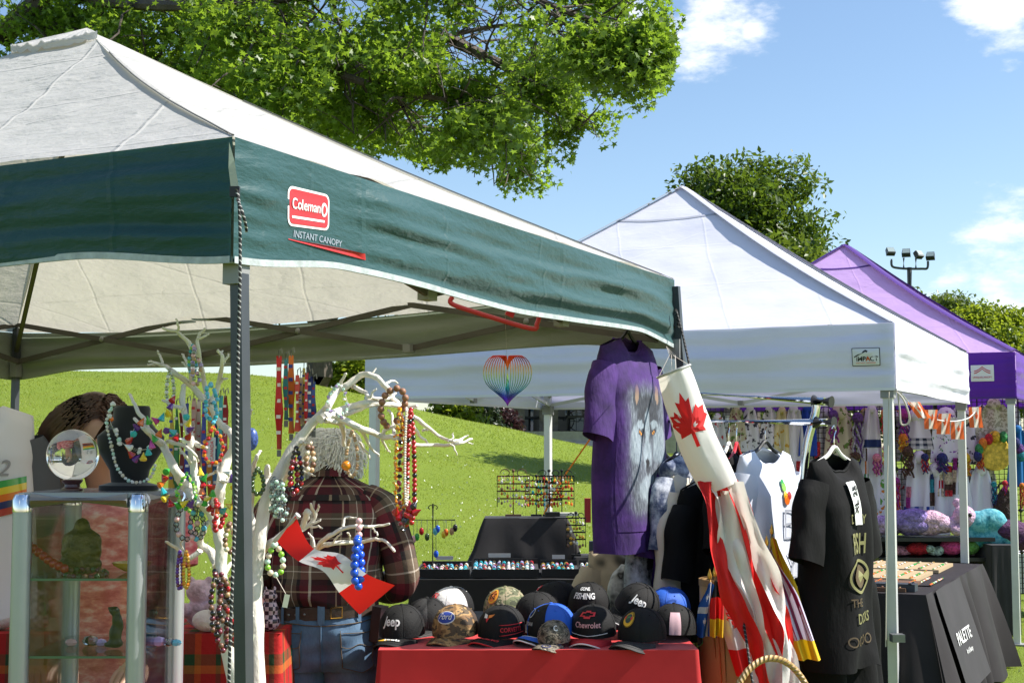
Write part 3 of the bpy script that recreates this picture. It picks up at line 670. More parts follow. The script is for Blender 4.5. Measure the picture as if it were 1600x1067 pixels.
# floodlight mast
Y = 46; ms = thing('floodlight_mast', 'tall mast carrying four floodlights right of purple canopy peak', 'light mast', V((at(1421, 700, Y).x, Y, gz(at(1421, 700, Y).x, Y))))
MB().tube([ms.location, at(1421, 418, Y)], [.11, .08], 10).build('pole', DARKST, ms)
MB().tube(spline([at(1393, 405, Y), at(1394, 416, Y), at(1405, 419, Y), at(1421, 420, Y), at(1440, 420, Y), at(1449, 419, Y), at(1450, 408, Y)], 4), .04, 7).tube([at(1412, 420, Y), at(1412, 403, Y)], .035, 6).tube([at(1431, 420, Y), at(1431, 404, Y)], .035, 6).build('cross_arm', DARKST, ms)
for px, py, rz in ((1391, 393, .1), (1416, 395, -.35), (1435, 398, .55), (1454, 400, -.45)):
    rot = Euler((R(-35), 0, rz)).to_matrix(); c = at(px, py, Y)
    h = MB().box(c, (.28, .17, .24), rot, .85).build('floodlight', DARKST, ms, smooth=False); MB().box(c + rot @ V((0, -.09, 0)), (.23, .015, .18), rot).build('lens', M('lamp_glass', (.35, .42, .42), .15), h, smooth=False)
# ================================================================ materials for cloth and goods
def plaid_mat(key, stops_u, stops_v, pu, pv, rough=.85, weave=True):
    k = Nodes(key); uv = k.new('UVMap'); sp = k.new('SeparateXYZ'); k.link(uv.outputs[0], sp.inputs[0])
    a = k.ramp(k.math('FRACT', k.math('DIVIDE', sp.outputs[0], pu)), stops_u, 'CONSTANT'); b = k.ramp(k.math('FRACT', k.math('DIVIDE', sp.outputs[1], pv)), stops_v, 'CONSTANT')
    tw = k.math('FRACT', k.math('MULTIPLY', k.math('ADD', sp.outputs[0], sp.outputs[1]), 260)); c = k.mix(k.math('ADD', .35, k.math('MULTIPLY', k.math('GREATER_THAN', tw, .5), .3)), a, b)
    k.color(c); k.b.inputs['Roughness'].default_value = rough; k.b.inputs['Specular IOR Level'].default_value = .2; k.bump(k.noise(k.coord('Object'), 38, 5), .35, .01); MC[key] = k.m; return k.m
_m = (.06, .012, .018); _k0 = (.022, .018, .02); _t = (.42, .32, .22); _g = (.16, .12, .085); _r = (.15, .022, .033); _w = (.68, .6, .5)
SHIRT = plaid_mat('plaid_shirt', [(0, _m), (.2, _k0), (.34, _t), (.37, _k0), (.46, _g), (.60, _w), (.62, _g), (.72, _k0), (.8, _r), (.96, _w)], [(0, _k0), (.14, _m), (.3, _t), (.33, _m), (.44, _k0), (.55, _g), (.68, _w), (.70, _g), (.8, _r), (.97, _k0)], .19, .2)
PLAIDT = plaid_mat('plaid_tablecloth', [(0, (.45, .02, .02)), (.3, (.02, .06, .03)), (.5, (.45, .1, .02)), (.62, (.4, .02, .02)), (.9, (.03, .05, .03))], [(0, (.42, .02, .02)), (.35, (.03, .08, .03)), (.55, (.5, .16, .03)), (.7, (.35, .02, .02))], .17, .17)
def denim():
    k = Nodes('denim'); uv = k.coord('UV', (1, 1, 1)); n1 = k.noise(k.coord('Object', (1, 1, .5)), 7, 5); n2 = k.noise(k.coord('Object', (1, 1, .25)), 240, 2)
    c = k.ramp(n1, [(.32, (.05, .115, .22)), (.68, (.17, .29, .44))]); k.color(k.mix(k.math('MULTIPLY', n2, .5), c, (.02, .045, .09))); k.b.inputs['Roughness'].default_value = .85; k.bump(n1, .5, .015); MC['denim'] = k.m; return k.m
DENIM = denim()
LEATHER = M('brown_leather', (.045, .028, .02), .5, var=.25, bump=.3, bscale=60)
SKIN = M('skin', (.52, .29, .21), .5, var=.08, vscale=12); HAIRW = M('white_hair', (.90, .88, .84), .55, sheen=.2); HAIRB = M('brown_hair', (.085, .036, .02), .42, var=.4, vscale=30)
BRANCH = M('white_branch', (.72, .68, .60), .5, var=.08, vscale=14, bump=.8, bscale=40, bstretch=(1, 1, .5), dist=.008)
ALU = M('brushed_aluminium', (.42, .44, .47), .36, metal=.55, var=.06, bump=.06, bscale=200, bstretch=(1, 1, .05)); CHROME = M('chrome', (.72, .74, .76), .09, metal=1)
VELVET = M('black_velvet', (.006, .006, .007), .9, sheen=.4); BLACKC = M('black_cloth', (.016, .014, .016), .8, var=.3, vscale=5, bump=.3, bscale=9, sheen=.1)
def thin_glass(key, tint, refl=1.0):
    k = Nodes(key); t = k.new('BsdfTransparent'); t.inputs[0].default_value = (*tint, 1); g = k.new('BsdfGlossy'); g.inputs['Roughness'].default_value = .02
    f = k.new('Fresnel'); f.inputs[0].default_value = 1.5; m = k.new('MixShader'); k.link(k.math('MULTIPLY', f.outputs[0], refl), m.inputs[0]); k.link(t.outputs[0], m.inputs[1]); k.link(g.outputs[0], m.inputs[2]); k.link(m.outputs[0], k.o.inputs['Surface']); MC[key] = k.m; return k.m
GLASS = thin_glass('case_glass', (.985, .995, .99), .8); CRY = thin_glass('clear_bead', (.78, .84, .86), 2.2)
def glass_solid():
    k = Nodes('crystal'); k.b.inputs['Transmission Weight'].default_value = 1; k.b.inputs['Roughness'].default_value = 0; k.b.inputs['IOR'].default_value = 1.5; k.color((1, 1, 1)); return k.m
CRYSTAL = glass_solid()
def gl(key, c, rough=.18): return M(key, c, rough, spec=.6, coat=.3)
B = dict(red=gl('bead_red', (.42, .012, .015)), black=gl('bead_black', (.012, .010, .010)), amber=gl('bead_amber', (.75, .25, .01)), orange=gl('bead_orange', (.75, .16, .015)), yellow=gl('bead_yellow', (.78, .55, .03)), green=gl('bead_green', (.03, .33, .05)), lime=gl('bead_lime', (.25, .55, .05)), mint=gl('bead_mint', (.5, .72, .6)), teal=gl('bead_teal', (.02, .38, .45)), blue=gl('bead_blue', (.012, .09, .62)), purple=gl('bead_purple', (.11, .02, .27)), magenta=gl('bead_magenta', (.5, .02, .25)), pink=gl('bead_pink', (.78, .45, .45)), white=gl('bead_white', (.75, .73, .68)), brown=gl('bead_brown', (.16, .07, .035), .45), wood=M('bead_wood', (.26, .12, .065), .55, var=.25, vscale=60), tan=gl('bead_tan', (.45, .28, .14), .4), cream=gl('bead_cream', (.72, .62, .46), .35), gold=M('bead_gold', (.7, .42, .08), .3, metal=.8), darkgreen=gl('bead_moss', (.05, .09, .03)), maroon=gl('bead_maroon', (.14, .02, .035)), lav=gl('bead_lavender', (.45, .33, .62)), sky=gl('bead_sky', (.12, .5, .7)), clear=CRY, navy=gl('bead_navy', (.012, .02, .12)))
THREAD = M('thread', (.5, .45, .38), .8); TAGP = M('paper_tag', (.82, .78, .62), .8)
_bead = {}
def bead_mesh(r, style):
    k = (round(r, 4), style)
    if k not in _bead:
        mb = MB()
        if style == 'ball': mb.ball((0, 0, 0), r, 9, 6)
        elif style == 'cone': mb.lathe([(0, -r * 1.3), (r * 1.1, -r * 1.0), (r * 1.15, -r * .8), (0.0002, r * 1.7)], 7)
        elif style == 'chip': mb.ball((0, 0, 0), r, 5, 3, (1.1, .8, .7))
        elif style == 'disc': mb.ball((0, 0, 0), r, 9, 5, (1, 1, .55))
        elif style == 'drop': mb.lathe([(0.0002, r * 2), (r * .5, r * .9), (r, 0), (r * .7, -r * .7), (0.0002, -r)], 8)
        _bead[k] = mb.mesh('bead')
    return _bead[k]
def resample(pts, step):
    res = [pts[0]]; acc = 0
    for a, b in zip(pts, pts[1:]):
        l = (b - a).length; d = step - acc
        while d <= l and l > 1e-9: res.append(a.lerp(b, d / l)); d += step
        acc = l - (d - step)
    return res
def teardrop(px, py, wp, hp, Y, dy=.012, skew=0):
    res = []
    for i in range(41):
        t = 2 * PI * i / 40; a = math.sin(t / 2)
        res.append(at(px + wp / 2 * math.sin(t) * (abs(a) ** .7) + skew * (1 - math.cos(t)) / 2, py + hp * (1 - math.cos(t)) / 2, Y + dy * math.cos(t / 2)))
    return res
def necklace(name, label, path, r, cols, style='ball', cat='necklace', group=None, gap=1.95, joined=None, jit=0, tagpx=None):
    pts = resample(path, r * gap); t = thing(name, label, cat, path[0], group); o0 = V(t.location)
    MB().tube(path, .0009, 4, cap=False).build('cord', THREAD, t)
    if joined is None: joined = r < .0062 or len(pts) > 70
    if joined:
        mb = MB(); names = sorted(set(cols))
        for i, p in enumerate(pts):
            mb.cur = names.index(cols[i % len(cols)]); q = p + V((random.gauss(0, jit), random.gauss(0, jit), random.gauss(0, jit)))
            if style == 'chip': mb.ball(q, r, 5, 3, (random.uniform(.7, 1.3), random.uniform(.7, 1.2), random.uniform(.6, 1.1)), Euler((random.random() * 3, random.random() * 3, 0)).to_matrix())
            else: mb.ball(q, r, 7, 5)
        o = mb.build('beads', [B[c] for c in names], t); o['kind'] = 'stuff'
    else:
        for i, p in enumerate(pts):
            c = cols[i % len(cols)]; o = bpy.data.objects.new('bead', bead_mesh(r, style)); COL.objects.link(o); o.parent = t; o.location = p - o0 + V((random.gauss(0, jit), random.gauss(0, jit), 0))
            o.rotation_euler = (random.uniform(-1.2, 1.2), random.uniform(-1.2, 1.2), random.uniform(0, 6)) if style != 'ball' else (0, 0, 0)
            if not o.data.materials: o.data.materials.append(B[c])
            o.material_slots[0].link = 'OBJECT'; o.material_slots[0].material = B[c]
    if tagpx: 
        a = at(*tagpx); MB().tube([path[20], a], .0008, 4).build('tag_string', THREAD, t); MB().box(a - V((0, 0, .016)), (.013, .0012, .032), Euler((0, .2, .3)).to_matrix()).build('price_tag', TAGP, t, smooth=False)
    return t
# ================================================================ tables under the green canopy
def cloth_box(name, label, x0, x1, y0, y1, z, mat, drop=.8, flare=.03, amp=.016, freq=9, cat='table', under=True, zb=0.0, us=1):
    """table under a cloth: top sheet and a folded skirt on all four sides"""
    t = thing(name, label, cat, ((x0 + x1) / 2, (y0 + y1) / 2, zb)); r_ = .018
    MB().grid(lambda u, v: (lerp(x0, x1, u), lerp(y0, y1, v), z + .0025 * nz3(u * 9, v * 7, z)), 40, 20, us=x1 - x0, vs=y1 - y0).build('cloth_top', mat, t, angle=180)
    per = [(x0, y0), (x1, y0), (x1, y1), (x0, y1)]; per_l = [x1 - x0, y1 - y0, x1 - x0, y1 - y0]; tot = sum(per_l)
    def fn(u, v):
        d = u * tot; i = 0
        while i < 3 and d > per_l[i]: d -= per_l[i]; i += 1
        a = V((*per[i], 0)); b = V((*per[(i + 1) % 4], 0)); p = a.lerp(b, min(1, d / per_l[i])); dr = (b - a).normalized(); nrm = V((dr.y, -dr.x, 0))
        f = (amp * (math.sin(u * tot * freq * 2 + 1.7 * math.sin(u * tot * 3.1)) + 1.0) * .7 + amp * nz3(u * tot * 4, v)) * sstep(v * 1.6) * (0.35 + v)
        corner = min(d, per_l[i] - d); k = math.exp(-corner * 14)
        out_ = nrm * (f + flare * v) + (p - V(((x0 + x1) / 2, (y0 + y1) / 2, 0))).normalized() * k * flare * 1.3 * v
        q = p + out_; q.z = z - r_ * (1 - math.cos(min(1, v * 12) * PI / 2)) * .4 - drop * v; return q
    MB().grid(fn, 220, 22, cu=True, us=tot, vs=drop).build('cloth_skirt', mat, t, angle=180)
    if under:
        for sx in (x0 + .06, x1 - .06):
            for sy in (y0 + .06, y1 - .06): MB().tube([(sx, sy, zb), (sx, sy, z - .02)], .013, 8).build('leg', STEEL, t)
        MB().box(((x0 + x1) / 2, (y0 + y1) / 2, z - .022), (x1 - x0 - .03, y1 - y0 - .03, .03)).build('table_top', GREYPL, t, smooth=False)
    return t
def xa(px, Y): return (px - 800) / FPX * Y
REDC = M('red_tablecloth', (.50, .008, .010), .7, var=.12, vscale=4, bump=.25, bscale=7, sheen=.15)
HT = at(850, 1015, 4.62); HTZ = HT.z
cloth_box('hat_table', 'table under plain red cloth covered with caps', xa(597, 4.7), xa(1083, 4.7), 4.62, 5.12, HTZ, REDC, .82, .04, .022, 4)
RZ = at(800, 974, 5.2).z
cloth_box('hat_riser', 'low black riser behind the front row of caps', xa(612, 5.2), xa(1072, 5.2), 5.135, 5.6, RZ, BLACKC, RZ - .02, .01, .006, 7, cat='riser', under=False)
PZ = at(420, 987, 4.7).z
cloth_box('plaid_table', 'table with red and green plaid cloth left of the blue jeans', -2.3, xa(446, 4.7), 4.66, 5.15, PZ, PLAIDT, .8, .02, .01, 6)
cloth_box('front_table', 'low table under the glass case and white branches', -2.2, -.52, 3.3, 4.02, .80, PLAIDT, .76, .02, .01, 6)
TZ = at(800, 905, 6.25).z
cloth_box('tray_table', 'long black table carrying ring trays behind the caps', xa(642, 6.3), xa(1000, 6.3), 6.25, 7.1, TZ, BLACKC, TZ - .02, .02, .012, 8)
# ring trays
def tray(px0, px1, Y0, Y1, zo, label, strip, tilt=.0):
    a, b = xa(px0, Y0), xa(px1, Y0); t = thing('ring_tray', label, 'tray', ((a + b) / 2, Y0, TZ + zo), 'ring trays on the black table'); z = TZ + zo
    fn = lambda x, y, h: V((x, y, z + h + (y - Y0) * tilt))
    mb = MB(); w_ = b - a; MB().box(((a + b) / 2, (Y0 + Y1) / 2, z + .008 + tilt * (Y1 - Y0) / 2), (w_, Y1 - Y0, .012), Euler((math.atan(tilt), 0, 0)).to_matrix()).build('base', BLACKC, t, smooth=False)
    MB().box(((a + b) / 2, Y0 - .006, z + .02), (w_, .011, .036)).build('rim', BLACKPL, t, smooth=False); MB().box(((a + b) / 2, Y1 + .006, z + .02 + tilt * (Y1 - Y0)), (w_, .011, .036)).build('rim', BLACKPL, t, smooth=False)
    cols = ['clear', 'gold', 'white', 'sky', 'black', 'red', 'teal', 'clear', 'white', 'lav']; mb = MB(); n = int(w_ / .021)
    for j in range(int((Y1 - Y0) / .03)):
        for i in range(n):
            mb.cur = random.randrange(len(cols)); p = fn(a + .012 + i * .021 + random.uniform(-.003, .003), Y0 + .02 + j * .03, .024); mb.ball(p, random.uniform(.006, .010), 6, 4, (1, .8, 1.2))
    o = mb.build('rings', [B[c] for c in cols], t); o['kind'] = 'stuff'
    MB().box((lerp(a, b, strip), Y1 + .002, z + .052 + tilt * (Y1 - Y0)), (w_ * .35, .004, .018)).build('label_strip', M('label_silver', (.45, .46, .48), .4), t, smooth=False)
tray(655, 735, 6.28, 6.55, .004, 'leftmost ring tray by the keychain stand', .45, .05); tray(738, 842, 6.28, 6.62, .004, 'middle tray crowded with shiny rings', .4, .06); tray(846, 905, 6.3, 6.6, .004, 'ring tray right of the crowded middle tray', .5, .05); tray(909, 962, 6.3, 6.6, .004, 'rightmost ring tray with yellow edge', .5, .05)
# black draped display block with earring racks
BZ = at(820, 808, 6.95).z
def block(name, label, px0, px1, Y0, Y1, ztop, zbot, fl):
    a, b = xa(px0, Y0), xa(px1, Y0); t = thing(name, label, 'display stand', ((a + b) / 2, Y0, zbot)); cx, cy = (a + b) / 2, (Y0 + Y1) / 2
    MB().grid(lambda u, v: (lerp(a, b, u), lerp(Y0, Y1, v), ztop), 6, 6).build('cloth_top', BLACKC, t)
    def fn(u, v):
        an = u * 4; i = int(an) % 4; f = an - int(an); c = [(a, Y0), (b, Y0), (b, Y1), (a, Y1)]; p = V((*c[i], 0)).lerp(V((*c[(i + 1) % 4], 0)), f); q = p + (p - V((cx, cy, 0))) * fl * v ** .8 * (1 + .25 * math.cos(2 * PI * f)) 
        q += (p - V((cx, cy, 0))).normalized() * .02 * v * nz3(u * 22, v * 1.5); q.z = lerp(ztop, zbot, v) - .01 * math.sin(PI * v); return q
    MB().grid(fn, 80, 14, cu=True).build('cloth_skirt', BLACKC, t, angle=180)
block('display_block', 'black draped block holding the earring racks', 757, 886, 6.85, 7.1, BZ, TZ + .004, .33)
DZ2 = at(910, 868, 6.8).z; block('display_step', 'lower black draped step right of the tall block', 897, 965, 6.72, 6.95, DZ2, TZ + .004, .12)
IRON = M('black_iron', (.012, .012, .012), .5, metal=.3); WOODB = M('brown_wood', (.12, .06, .03), .6)
def scroll(mb, c, r, s, n=14):
    mb.tube([c + V((s * (r * (1 - i / n * .75)) * math.cos(i / n * 4.4), 0, r * (1 - i / n * .75) * math.sin(i / n * 4.4))) for i in range(n + 1)], .0022, 5)
def earring_rack(label, px, pyb, wp, hp, Y, rows, mat, cols, group='earring racks on the black display'):
    c = at(px, pyb, Y); s = 1 / S(Y); w_, h = wp * s, hp * s; t = thing('earring_rack', label, 'earring rack', c, group); mb = MB()
    mb.tube([c, c + V((0, 0, h))], .0035, 6); mb.box(c + V((0, 0, .004)), (w_ * .5, .05, .008)); 
    for sx in (-1, 1): scroll(mb, c + V((sx * w_ * .22, 0, h * .93)), w_ * .2, sx); mb.tube([c + V((sx * w_ / 2, 0, h * .2)), c + V((sx * w_ / 2, 0, h * .88))], .0025, 5)
    mb.ball(c + V((0, 0, h)), .008, 6, 5); mb.build('frame', mat, t); eb = MB()
    for k in range(rows):
        z = h * (.22 + .66 * (k + 1) / rows); MB().box(c + V((0, 0, z)), (w_, .006, .007)).build('bar', mat, t, smooth=False)
        for i in range(int(w_ / .014)):
            x = -w_ / 2 + .008 + i * .014; eb.cur = random.randrange(len(cols)); L_ = random.uniform(.012, .035); eb.tube([c + V((x, -.006, z)), c + V((x, -.007, z - L_))], .0012, 4); eb.ball(c + V((x, -.007, z - L_)), random.uniform(.004, .0075), 6, 4, (1, .6, 1.3))
    o = eb.build('earrings', [B[q] for q in cols], t); o['kind'] = 'stuff'
WC = ['orange', 'red', 'white', 'yellow', 'teal', 'pink', 'brown', 'clear']
earring_rack('brown wooden earring rack at left on the block', 802, 806, 50, 70, 6.9, 4, WOODB, ['white', 'clear', 'orange', 'brown', 'pink']); earring_rack('black scroll earring rack next to the wooden one', 838, 806, 34, 62, 6.93, 4, IRON, WC); earring_rack('black scroll earring rack at the block middle', 858, 806, 40, 70, 7.0, 5, IRON, ['green', 'yellow', 'orange', 'red', 'clear']); earring_rack('black scroll earring rack with orange pieces at right', 878, 806, 38, 70, 6.92, 4, IRON, ['orange', 'red', 'white', 'yellow', 'black'])
earring_rack('small black earring rack on the lower step', 900, 868, 30, 66, 6.78, 4, IRON, ['clear', 'white', 'brown', 'gold']); earring_rack('small earring rack beside purple shirt hem', 951, 866, 26, 62, 6.78, 4, IRON, ['clear', 'white', 'red', 'teal'])
MB().box(at(863, 803, 6.88), (.07, .09, .02)).solo('jewelry_box', BLACKPL, 'small black box before the middle earring rack', 'box'); MB().box(at(906, 803, 6.88) + V((-.06, 0, 0)), (.1, .06, .014)).solo('price_board', M('paper', (.7, .68, .6), .8), 'small pale board on the block right edge', 'board')
MB().box(at(933, 856, 6.8), (.075, .06, .065)).solo('jewelry_box', M('slate_box', (.03, .04, .05), .5), 'dark box standing on lower step', 'box'); MB().box(at(918, 797, 7.15), (.03, .04, .12)).solo('red_post', M('chair_red', (.4, .02, .02), .6), 'red post end showing behind the black display', 'post')
# keychain stand
Y = 6.4; c = at(676, 893, Y); kc = thing('keychain_stand', 'black iron keychain stand on the tray table left end', 'keychain stand', c); mb = MB(); h = 105 / S(Y)
mb.tube([c, c + V((0, 0, h))], .004, 6); arm = at(0, 812, Y).z
for sx in (-1, 1): scroll(mb, c + V((sx * .03, 0, .012)), .025, sx); scroll(mb, V((c.x + sx * .012, c.y, c.z + h - .02)), .016, -sx)
mb.tube([V((c.x - .12, Y, arm)), V((c.x + .1, Y, arm))], .003, 5); mb.tube([V((c.x - .12, Y, arm)), V((c.x - .125, Y, arm - .04))], .003, 5); mb.build('frame', IRON, kc)
for i, (dx, col, ln) in enumerate(((-.11, 'blue', .07), (-.085, 'pink', .085), (-.07, 'green', .075), (-.05, 'red', .05), (-.025, 'darkgreen', .075), (.012, 'sky', .05), (.022, 'blue', .04), (.05, 'yellow', .065), (.06, 'orange', .055), (.085, 'tan', .05), (.1, 'black', .035), (.015, 'blue', .15))):
    a = V((c.x + dx, Y - .008, arm)); k = MB().tube([a, a - V((0, 0, ln - .02))], .0015, 4).build('chain', STEEL, kc); MB().ball(a - V((0, 0, ln)), .014, 8, 6, (.8, .5, 1.25)).build('charm', B[col], k)
# ================================================================ glass display case with its contents
CY0, CY1 = 3.40, 3.84; cx0, cx1 = xa(20, CY0), xa(231, CY0); cz = at(120, 770, CY0).z; cbz = .815
case = thing('display_case', 'tall glass display case with rounded aluminium frame', 'display case', ((cx0 + cx1) / 2, (CY0 + CY1) / 2, cbz)); pw = .046
def post(x, y): 
    mb = MB(); mb.lathe([(pw / 2, cbz), (pw / 2, cz - .03)], 16, (x, y, 0)); mb.build('corner_post', ALU, case); mb = MB(); mb.lathe([(pw / 2 + .0015, cz - .045), (pw / 2 + .0015, cz - .018), (pw / 2 - .004, cz - .004), (.001, cz + .001)], 16, (x, y, 0)); mb.build('corner_cap', CHROME, case)
for x in (cx0 + pw / 2, cx1 - pw / 2):
    for y in (CY0 + pw / 2, CY1 - pw / 2): post(x, y)
for z in (cz - .018, cbz + .016):
    for y in (CY0 + .018, CY1 - .018): MB().tube([(cx0 + pw, y, z), (cx1 - pw, y, z)], .018, 12).build('rail', ALU, case)
    for x in (cx0 + .018, cx1 - .018): MB().tube([(x, CY0 + pw, z), (x, CY1 - pw, z)], .018, 12).build('rail', ALU, case)
MB().box(((cx0 + cx1) / 2, (CY0 + CY1) / 2, cz - .006), (cx1 - cx0 - .03, CY1 - CY0 - .03, .012)).build('top_plate', M('case_top', (.33, .36, .40), .18, spec=.6), case, smooth=False)
MB().box(((cx0 + cx1) / 2, (CY0 + CY1) / 2, cbz + .01), (cx1 - cx0 - .03, CY1 - CY0 - .03, .012)).build('base_plate', ALU, case, smooth=False)
for y in (CY0 + .022, CY1 - .022): MB().box(((cx0 + cx1) / 2, y, (cz + cbz) / 2), (cx1 - cx0 - 2 * pw, .004, cz - cbz - .06)).build('glass_pane', GLASS, case, smooth=False)
for x in (cx0 + .022, cx1 - .022): MB().box((x, (CY0 + CY1) / 2, (cz + cbz) / 2), (.004, CY1 - CY0 - 2 * pw, cz - cbz - .06)).build('glass_pane', GLASS, case, smooth=False)
sz1 = at(120, 905, CY0 + .03).z; sz2 = at(120, 1026, CY0 + .03).z; GEDGE = M('glass_edge', (.10, .22, .17), .15)
for z in (sz1, sz2):
    s = MB().box(((cx0 + cx1) / 2, (CY0 + CY1) / 2, z), (cx1 - cx0 - .055, CY1 - CY0 - .055, .006)).build('glass_shelf', GLASS, case, smooth=False)
    MB().box(((cx0 + cx1) / 2, CY0 + .0265, z), (cx1 - cx0 - .055, .002, .0055)).build('shelf_edge', GEDGE, s, smooth=False)
    for x in (cx0 + .03, cx1 - .03): MB().box((x, CY0 + .05, z - .008), (.012, .02, .01)).build('shelf_clip', BLACKPL, s, smooth=False)
def fused(name, balls, mat, label, cat, vox=.004, base=None):
    """lumps grown together into one continuous sculpted surface"""
    mb = MB()
    for c, r, s_ in balls: mb.ball(c, r, 14, 10, s_)
    o = mb.solo(name, mat, label, cat, base=base); m = o.modifiers.new('r', 'REMESH'); m.mode = 'VOXEL'; m.voxel_size = vox; m.use_smooth_shade = True
    s = o.modifiers.new('s', 'SMOOTH'); s.iterations = 3; s.factor = .5; return o
BRONZE = M('bronze', (.11, .08, .03), .38, metal=.65, var=.6, vscale=40, bump=.8, bscale=55, dist=.01)
c = V((xa(133, 3.58), 3.58, sz1 + .003)); k = .00165
def f_(x, z, y=0): return c + V((x * k, y * k, z * k))
fused('buddha_statue', [(f_(0, 10), .045, (1.15, .8, .45)), (f_(-14, 14, -8), .03, (1.1, .8, .6)), (f_(14, 14, -8), .03, (1.1, .8, .6)), (f_(0, 32), .046, (1.1, .85, 1)), (f_(0, 50), .036, (1.25, .85, .8)), (f_(0, 69), .02, (1, 1, 1.1)), (f_(0, 77), .012, (1, 1, .8)), (f_(-9, 67), .006, (1, 1, 1.8)), (f_(9, 67), .006, (1, 1, 1.8)), (f_(-21, 46), .017, (.9, .9, 1.4)), (f_(21, 46), .017, (.9, .9, 1.4)), (f_(24, 33, -8), .014, (1, 1, 1)), (f_(-20, 32, -10), .014, (1, 1, 1))], BRONZE, 'bronze seated laughing figure on the upper glass shelf', 'statue')
necklace('coral_bracelet', 'red coral bead bracelet on a slanted stand in the case', [at(45, 851, 3.48), at(60, 862, 3.48), at(80, 878, 3.48), at(105, 890, 3.48)], .0115, ['red'], cat='bracelet', gap=1.3)
MB().prism([at(38, 856, 3.52), at(104, 902, 3.52), at(38, 903, 3.52)], (0, .05, 0)).solo('bracelet_stand', CRY, 'clear wedge stand under the red coral bracelet', 'stand', smooth=False)
necklace('stone_bracelet', 'green and brown stone bracelet coiled below the bronze figure', [at(108 + 34 * math.cos(a * PI / 10) + 24, 895 + 6 * math.sin(a * PI / 10), 3.5 - .05 * math.sin(a * PI / 10)) for a in range(21)], .0075, ['darkgreen', 'maroon', 'brown'], cat='bracelet')
mb = MB().lathe([(.001, 0), (.02, .002), (.045, .016), (.05, .024), (.047, .024), (.02, .008), (.001, .006)], 18, V((xa(212, 3.6), 3.6, sz1 + .004))); mb.solo('amber_dish', M('amber_glass', (.7, .42, .04), .2), 'yellow amber dish on the upper shelf right end', 'dish')
c = V((xa(188, 3.55), 3.55, sz2 + .003)); fused('dark_figurine', [(f_(0, 8), .02, (1, .8, .6)), (f_(0, 22), .018, (.9, .8, 1.4)), (f_(2, 42), .014, (.9, .9, 1.5)), (f_(-2, 56), .0115, (1.2, 1, 1)), (f_(-9, 60), .006, (1.3, .8, .8)), (f_(9, 34), .008, (.7, .7, 2)), (f_(-10, 6), .01, (1.2, 1, .7))], M('dark_bronze', (.022, .024, .02), .4, metal=.4, var=.4, vscale=40), 'dark animal figurine on the lower glass shelf', 'figurine')
c = V((xa(242, 3.62), 3.62, sz2 + .003)); fused('green_figurine', [(f_(0, 10), .018, (1, .8, .9)), (f_(0, 30), .014, (1, .9, 1.5)), (f_(4, 48), .01, (1.2, 1, 1))], M('jade', (.05, .09, .05), .4, var=.4, vscale=30), 'mottled green figurine on the lower shelf by the post', 'figurine')
for i, (px, col, r) in enumerate(((150, 'clear', .02), (166, 'lav', .014), (255, 'lav', .018), (270, 'clear', .016), (282, 'sky', .013), (120, 'pink', .014))):
    MB().ball((xa(px, 3.6), 3.6, sz2 + r * .62 + .003), r, 6, 4, (1.1, .9, .7)).solo('crystal_chunk', B[col], ['clear crystal lump left of the dark figurine', 'small lavender crystal touching the dark figurine', 'lavender crystal chunk right of the green figurine', 'clear crystal chunk near the case back post', 'sky blue crystal on the lower shelf right end', 'pink crystal at the lower shelf left part'][i], 'crystal', smooth=False)
# crystal ball on its stand
c = V((xa(116, 3.55), 3.55, cz)); bs = thing('ball_stand', 'dark red wooden stand under the crystal ball', 'stand', c); MB().lathe([(.001, 0.001), (.026, .001), (.026, .006), (.020, .01), (.019, .017), (.024, .022), (.026, .028), (.021, .03), (.001, .024)], 20, c).build('turned_base', M('dark_red_wood', (.07, .018, .015), .3, coat=.4), bs)
MB().ball(c + V((0, 0, .028 + .0615)), .0635, 48, 32).solo('crystal_ball', CRYSTAL, 'clear crystal ball reflecting the market upside down', 'crystal ball', base=c + V((0, 0, .027)))
# black velvet bust
c = V((xa(205, 3.6), 3.6, cz)); bt = thing('necklace_bust', 'black velvet necklace bust on top of the glass case', 'display bust', c)
def bust(u, v):
    a = 2 * PI * u; z = [.0, .012, .02, .05, .10, .135, .155, .175, .205, .212][min(9, int(v * 9))]; rx = [.075, .075, .045, .05, .082, .085, .062, .046, .046, .042][min(9, int(v * 9))]; ry = [.05, .05, .035, .035, .045, .045, .04, .038, .038, .034][min(9, int(v * 9))]
    return c + V((rx * math.cos(a), ry * math.sin(a) + .02 * (v - .3), z + .001))
MB().grid(bust, 28, 9, cu=True).fan([bust(i / 28, 1) for i in range(28)]).build('body', VELVET, bt)
def bustp(px, py): return at(px, py, 3.545)
necklace('shell_necklace', 'long pale shell necklace draped round the black bust', spline([bustp(178, 632), bustp(170, 645), bustp(167, 665), bustp(175, 700), bustp(183, 730), bustp(200, 750), bustp(220, 753), bustp(236, 744), bustp(243, 725)], 8), .0055, ['white', 'mint', 'white', 'cream'], gap=1.8, style='chip', joined=True)
necklace('pebble_necklace', 'short pale pebble necklace with coral bits on the bust', spline([bustp(176, 634), bustp(172, 655), bustp(180, 678), bustp(195, 695), bustp(215, 703), bustp(235, 700)], 8), .0068, ['white', 'mint', 'white', 'orange', 'clear', 'white'], style='chip', jit=.003, joined=True)
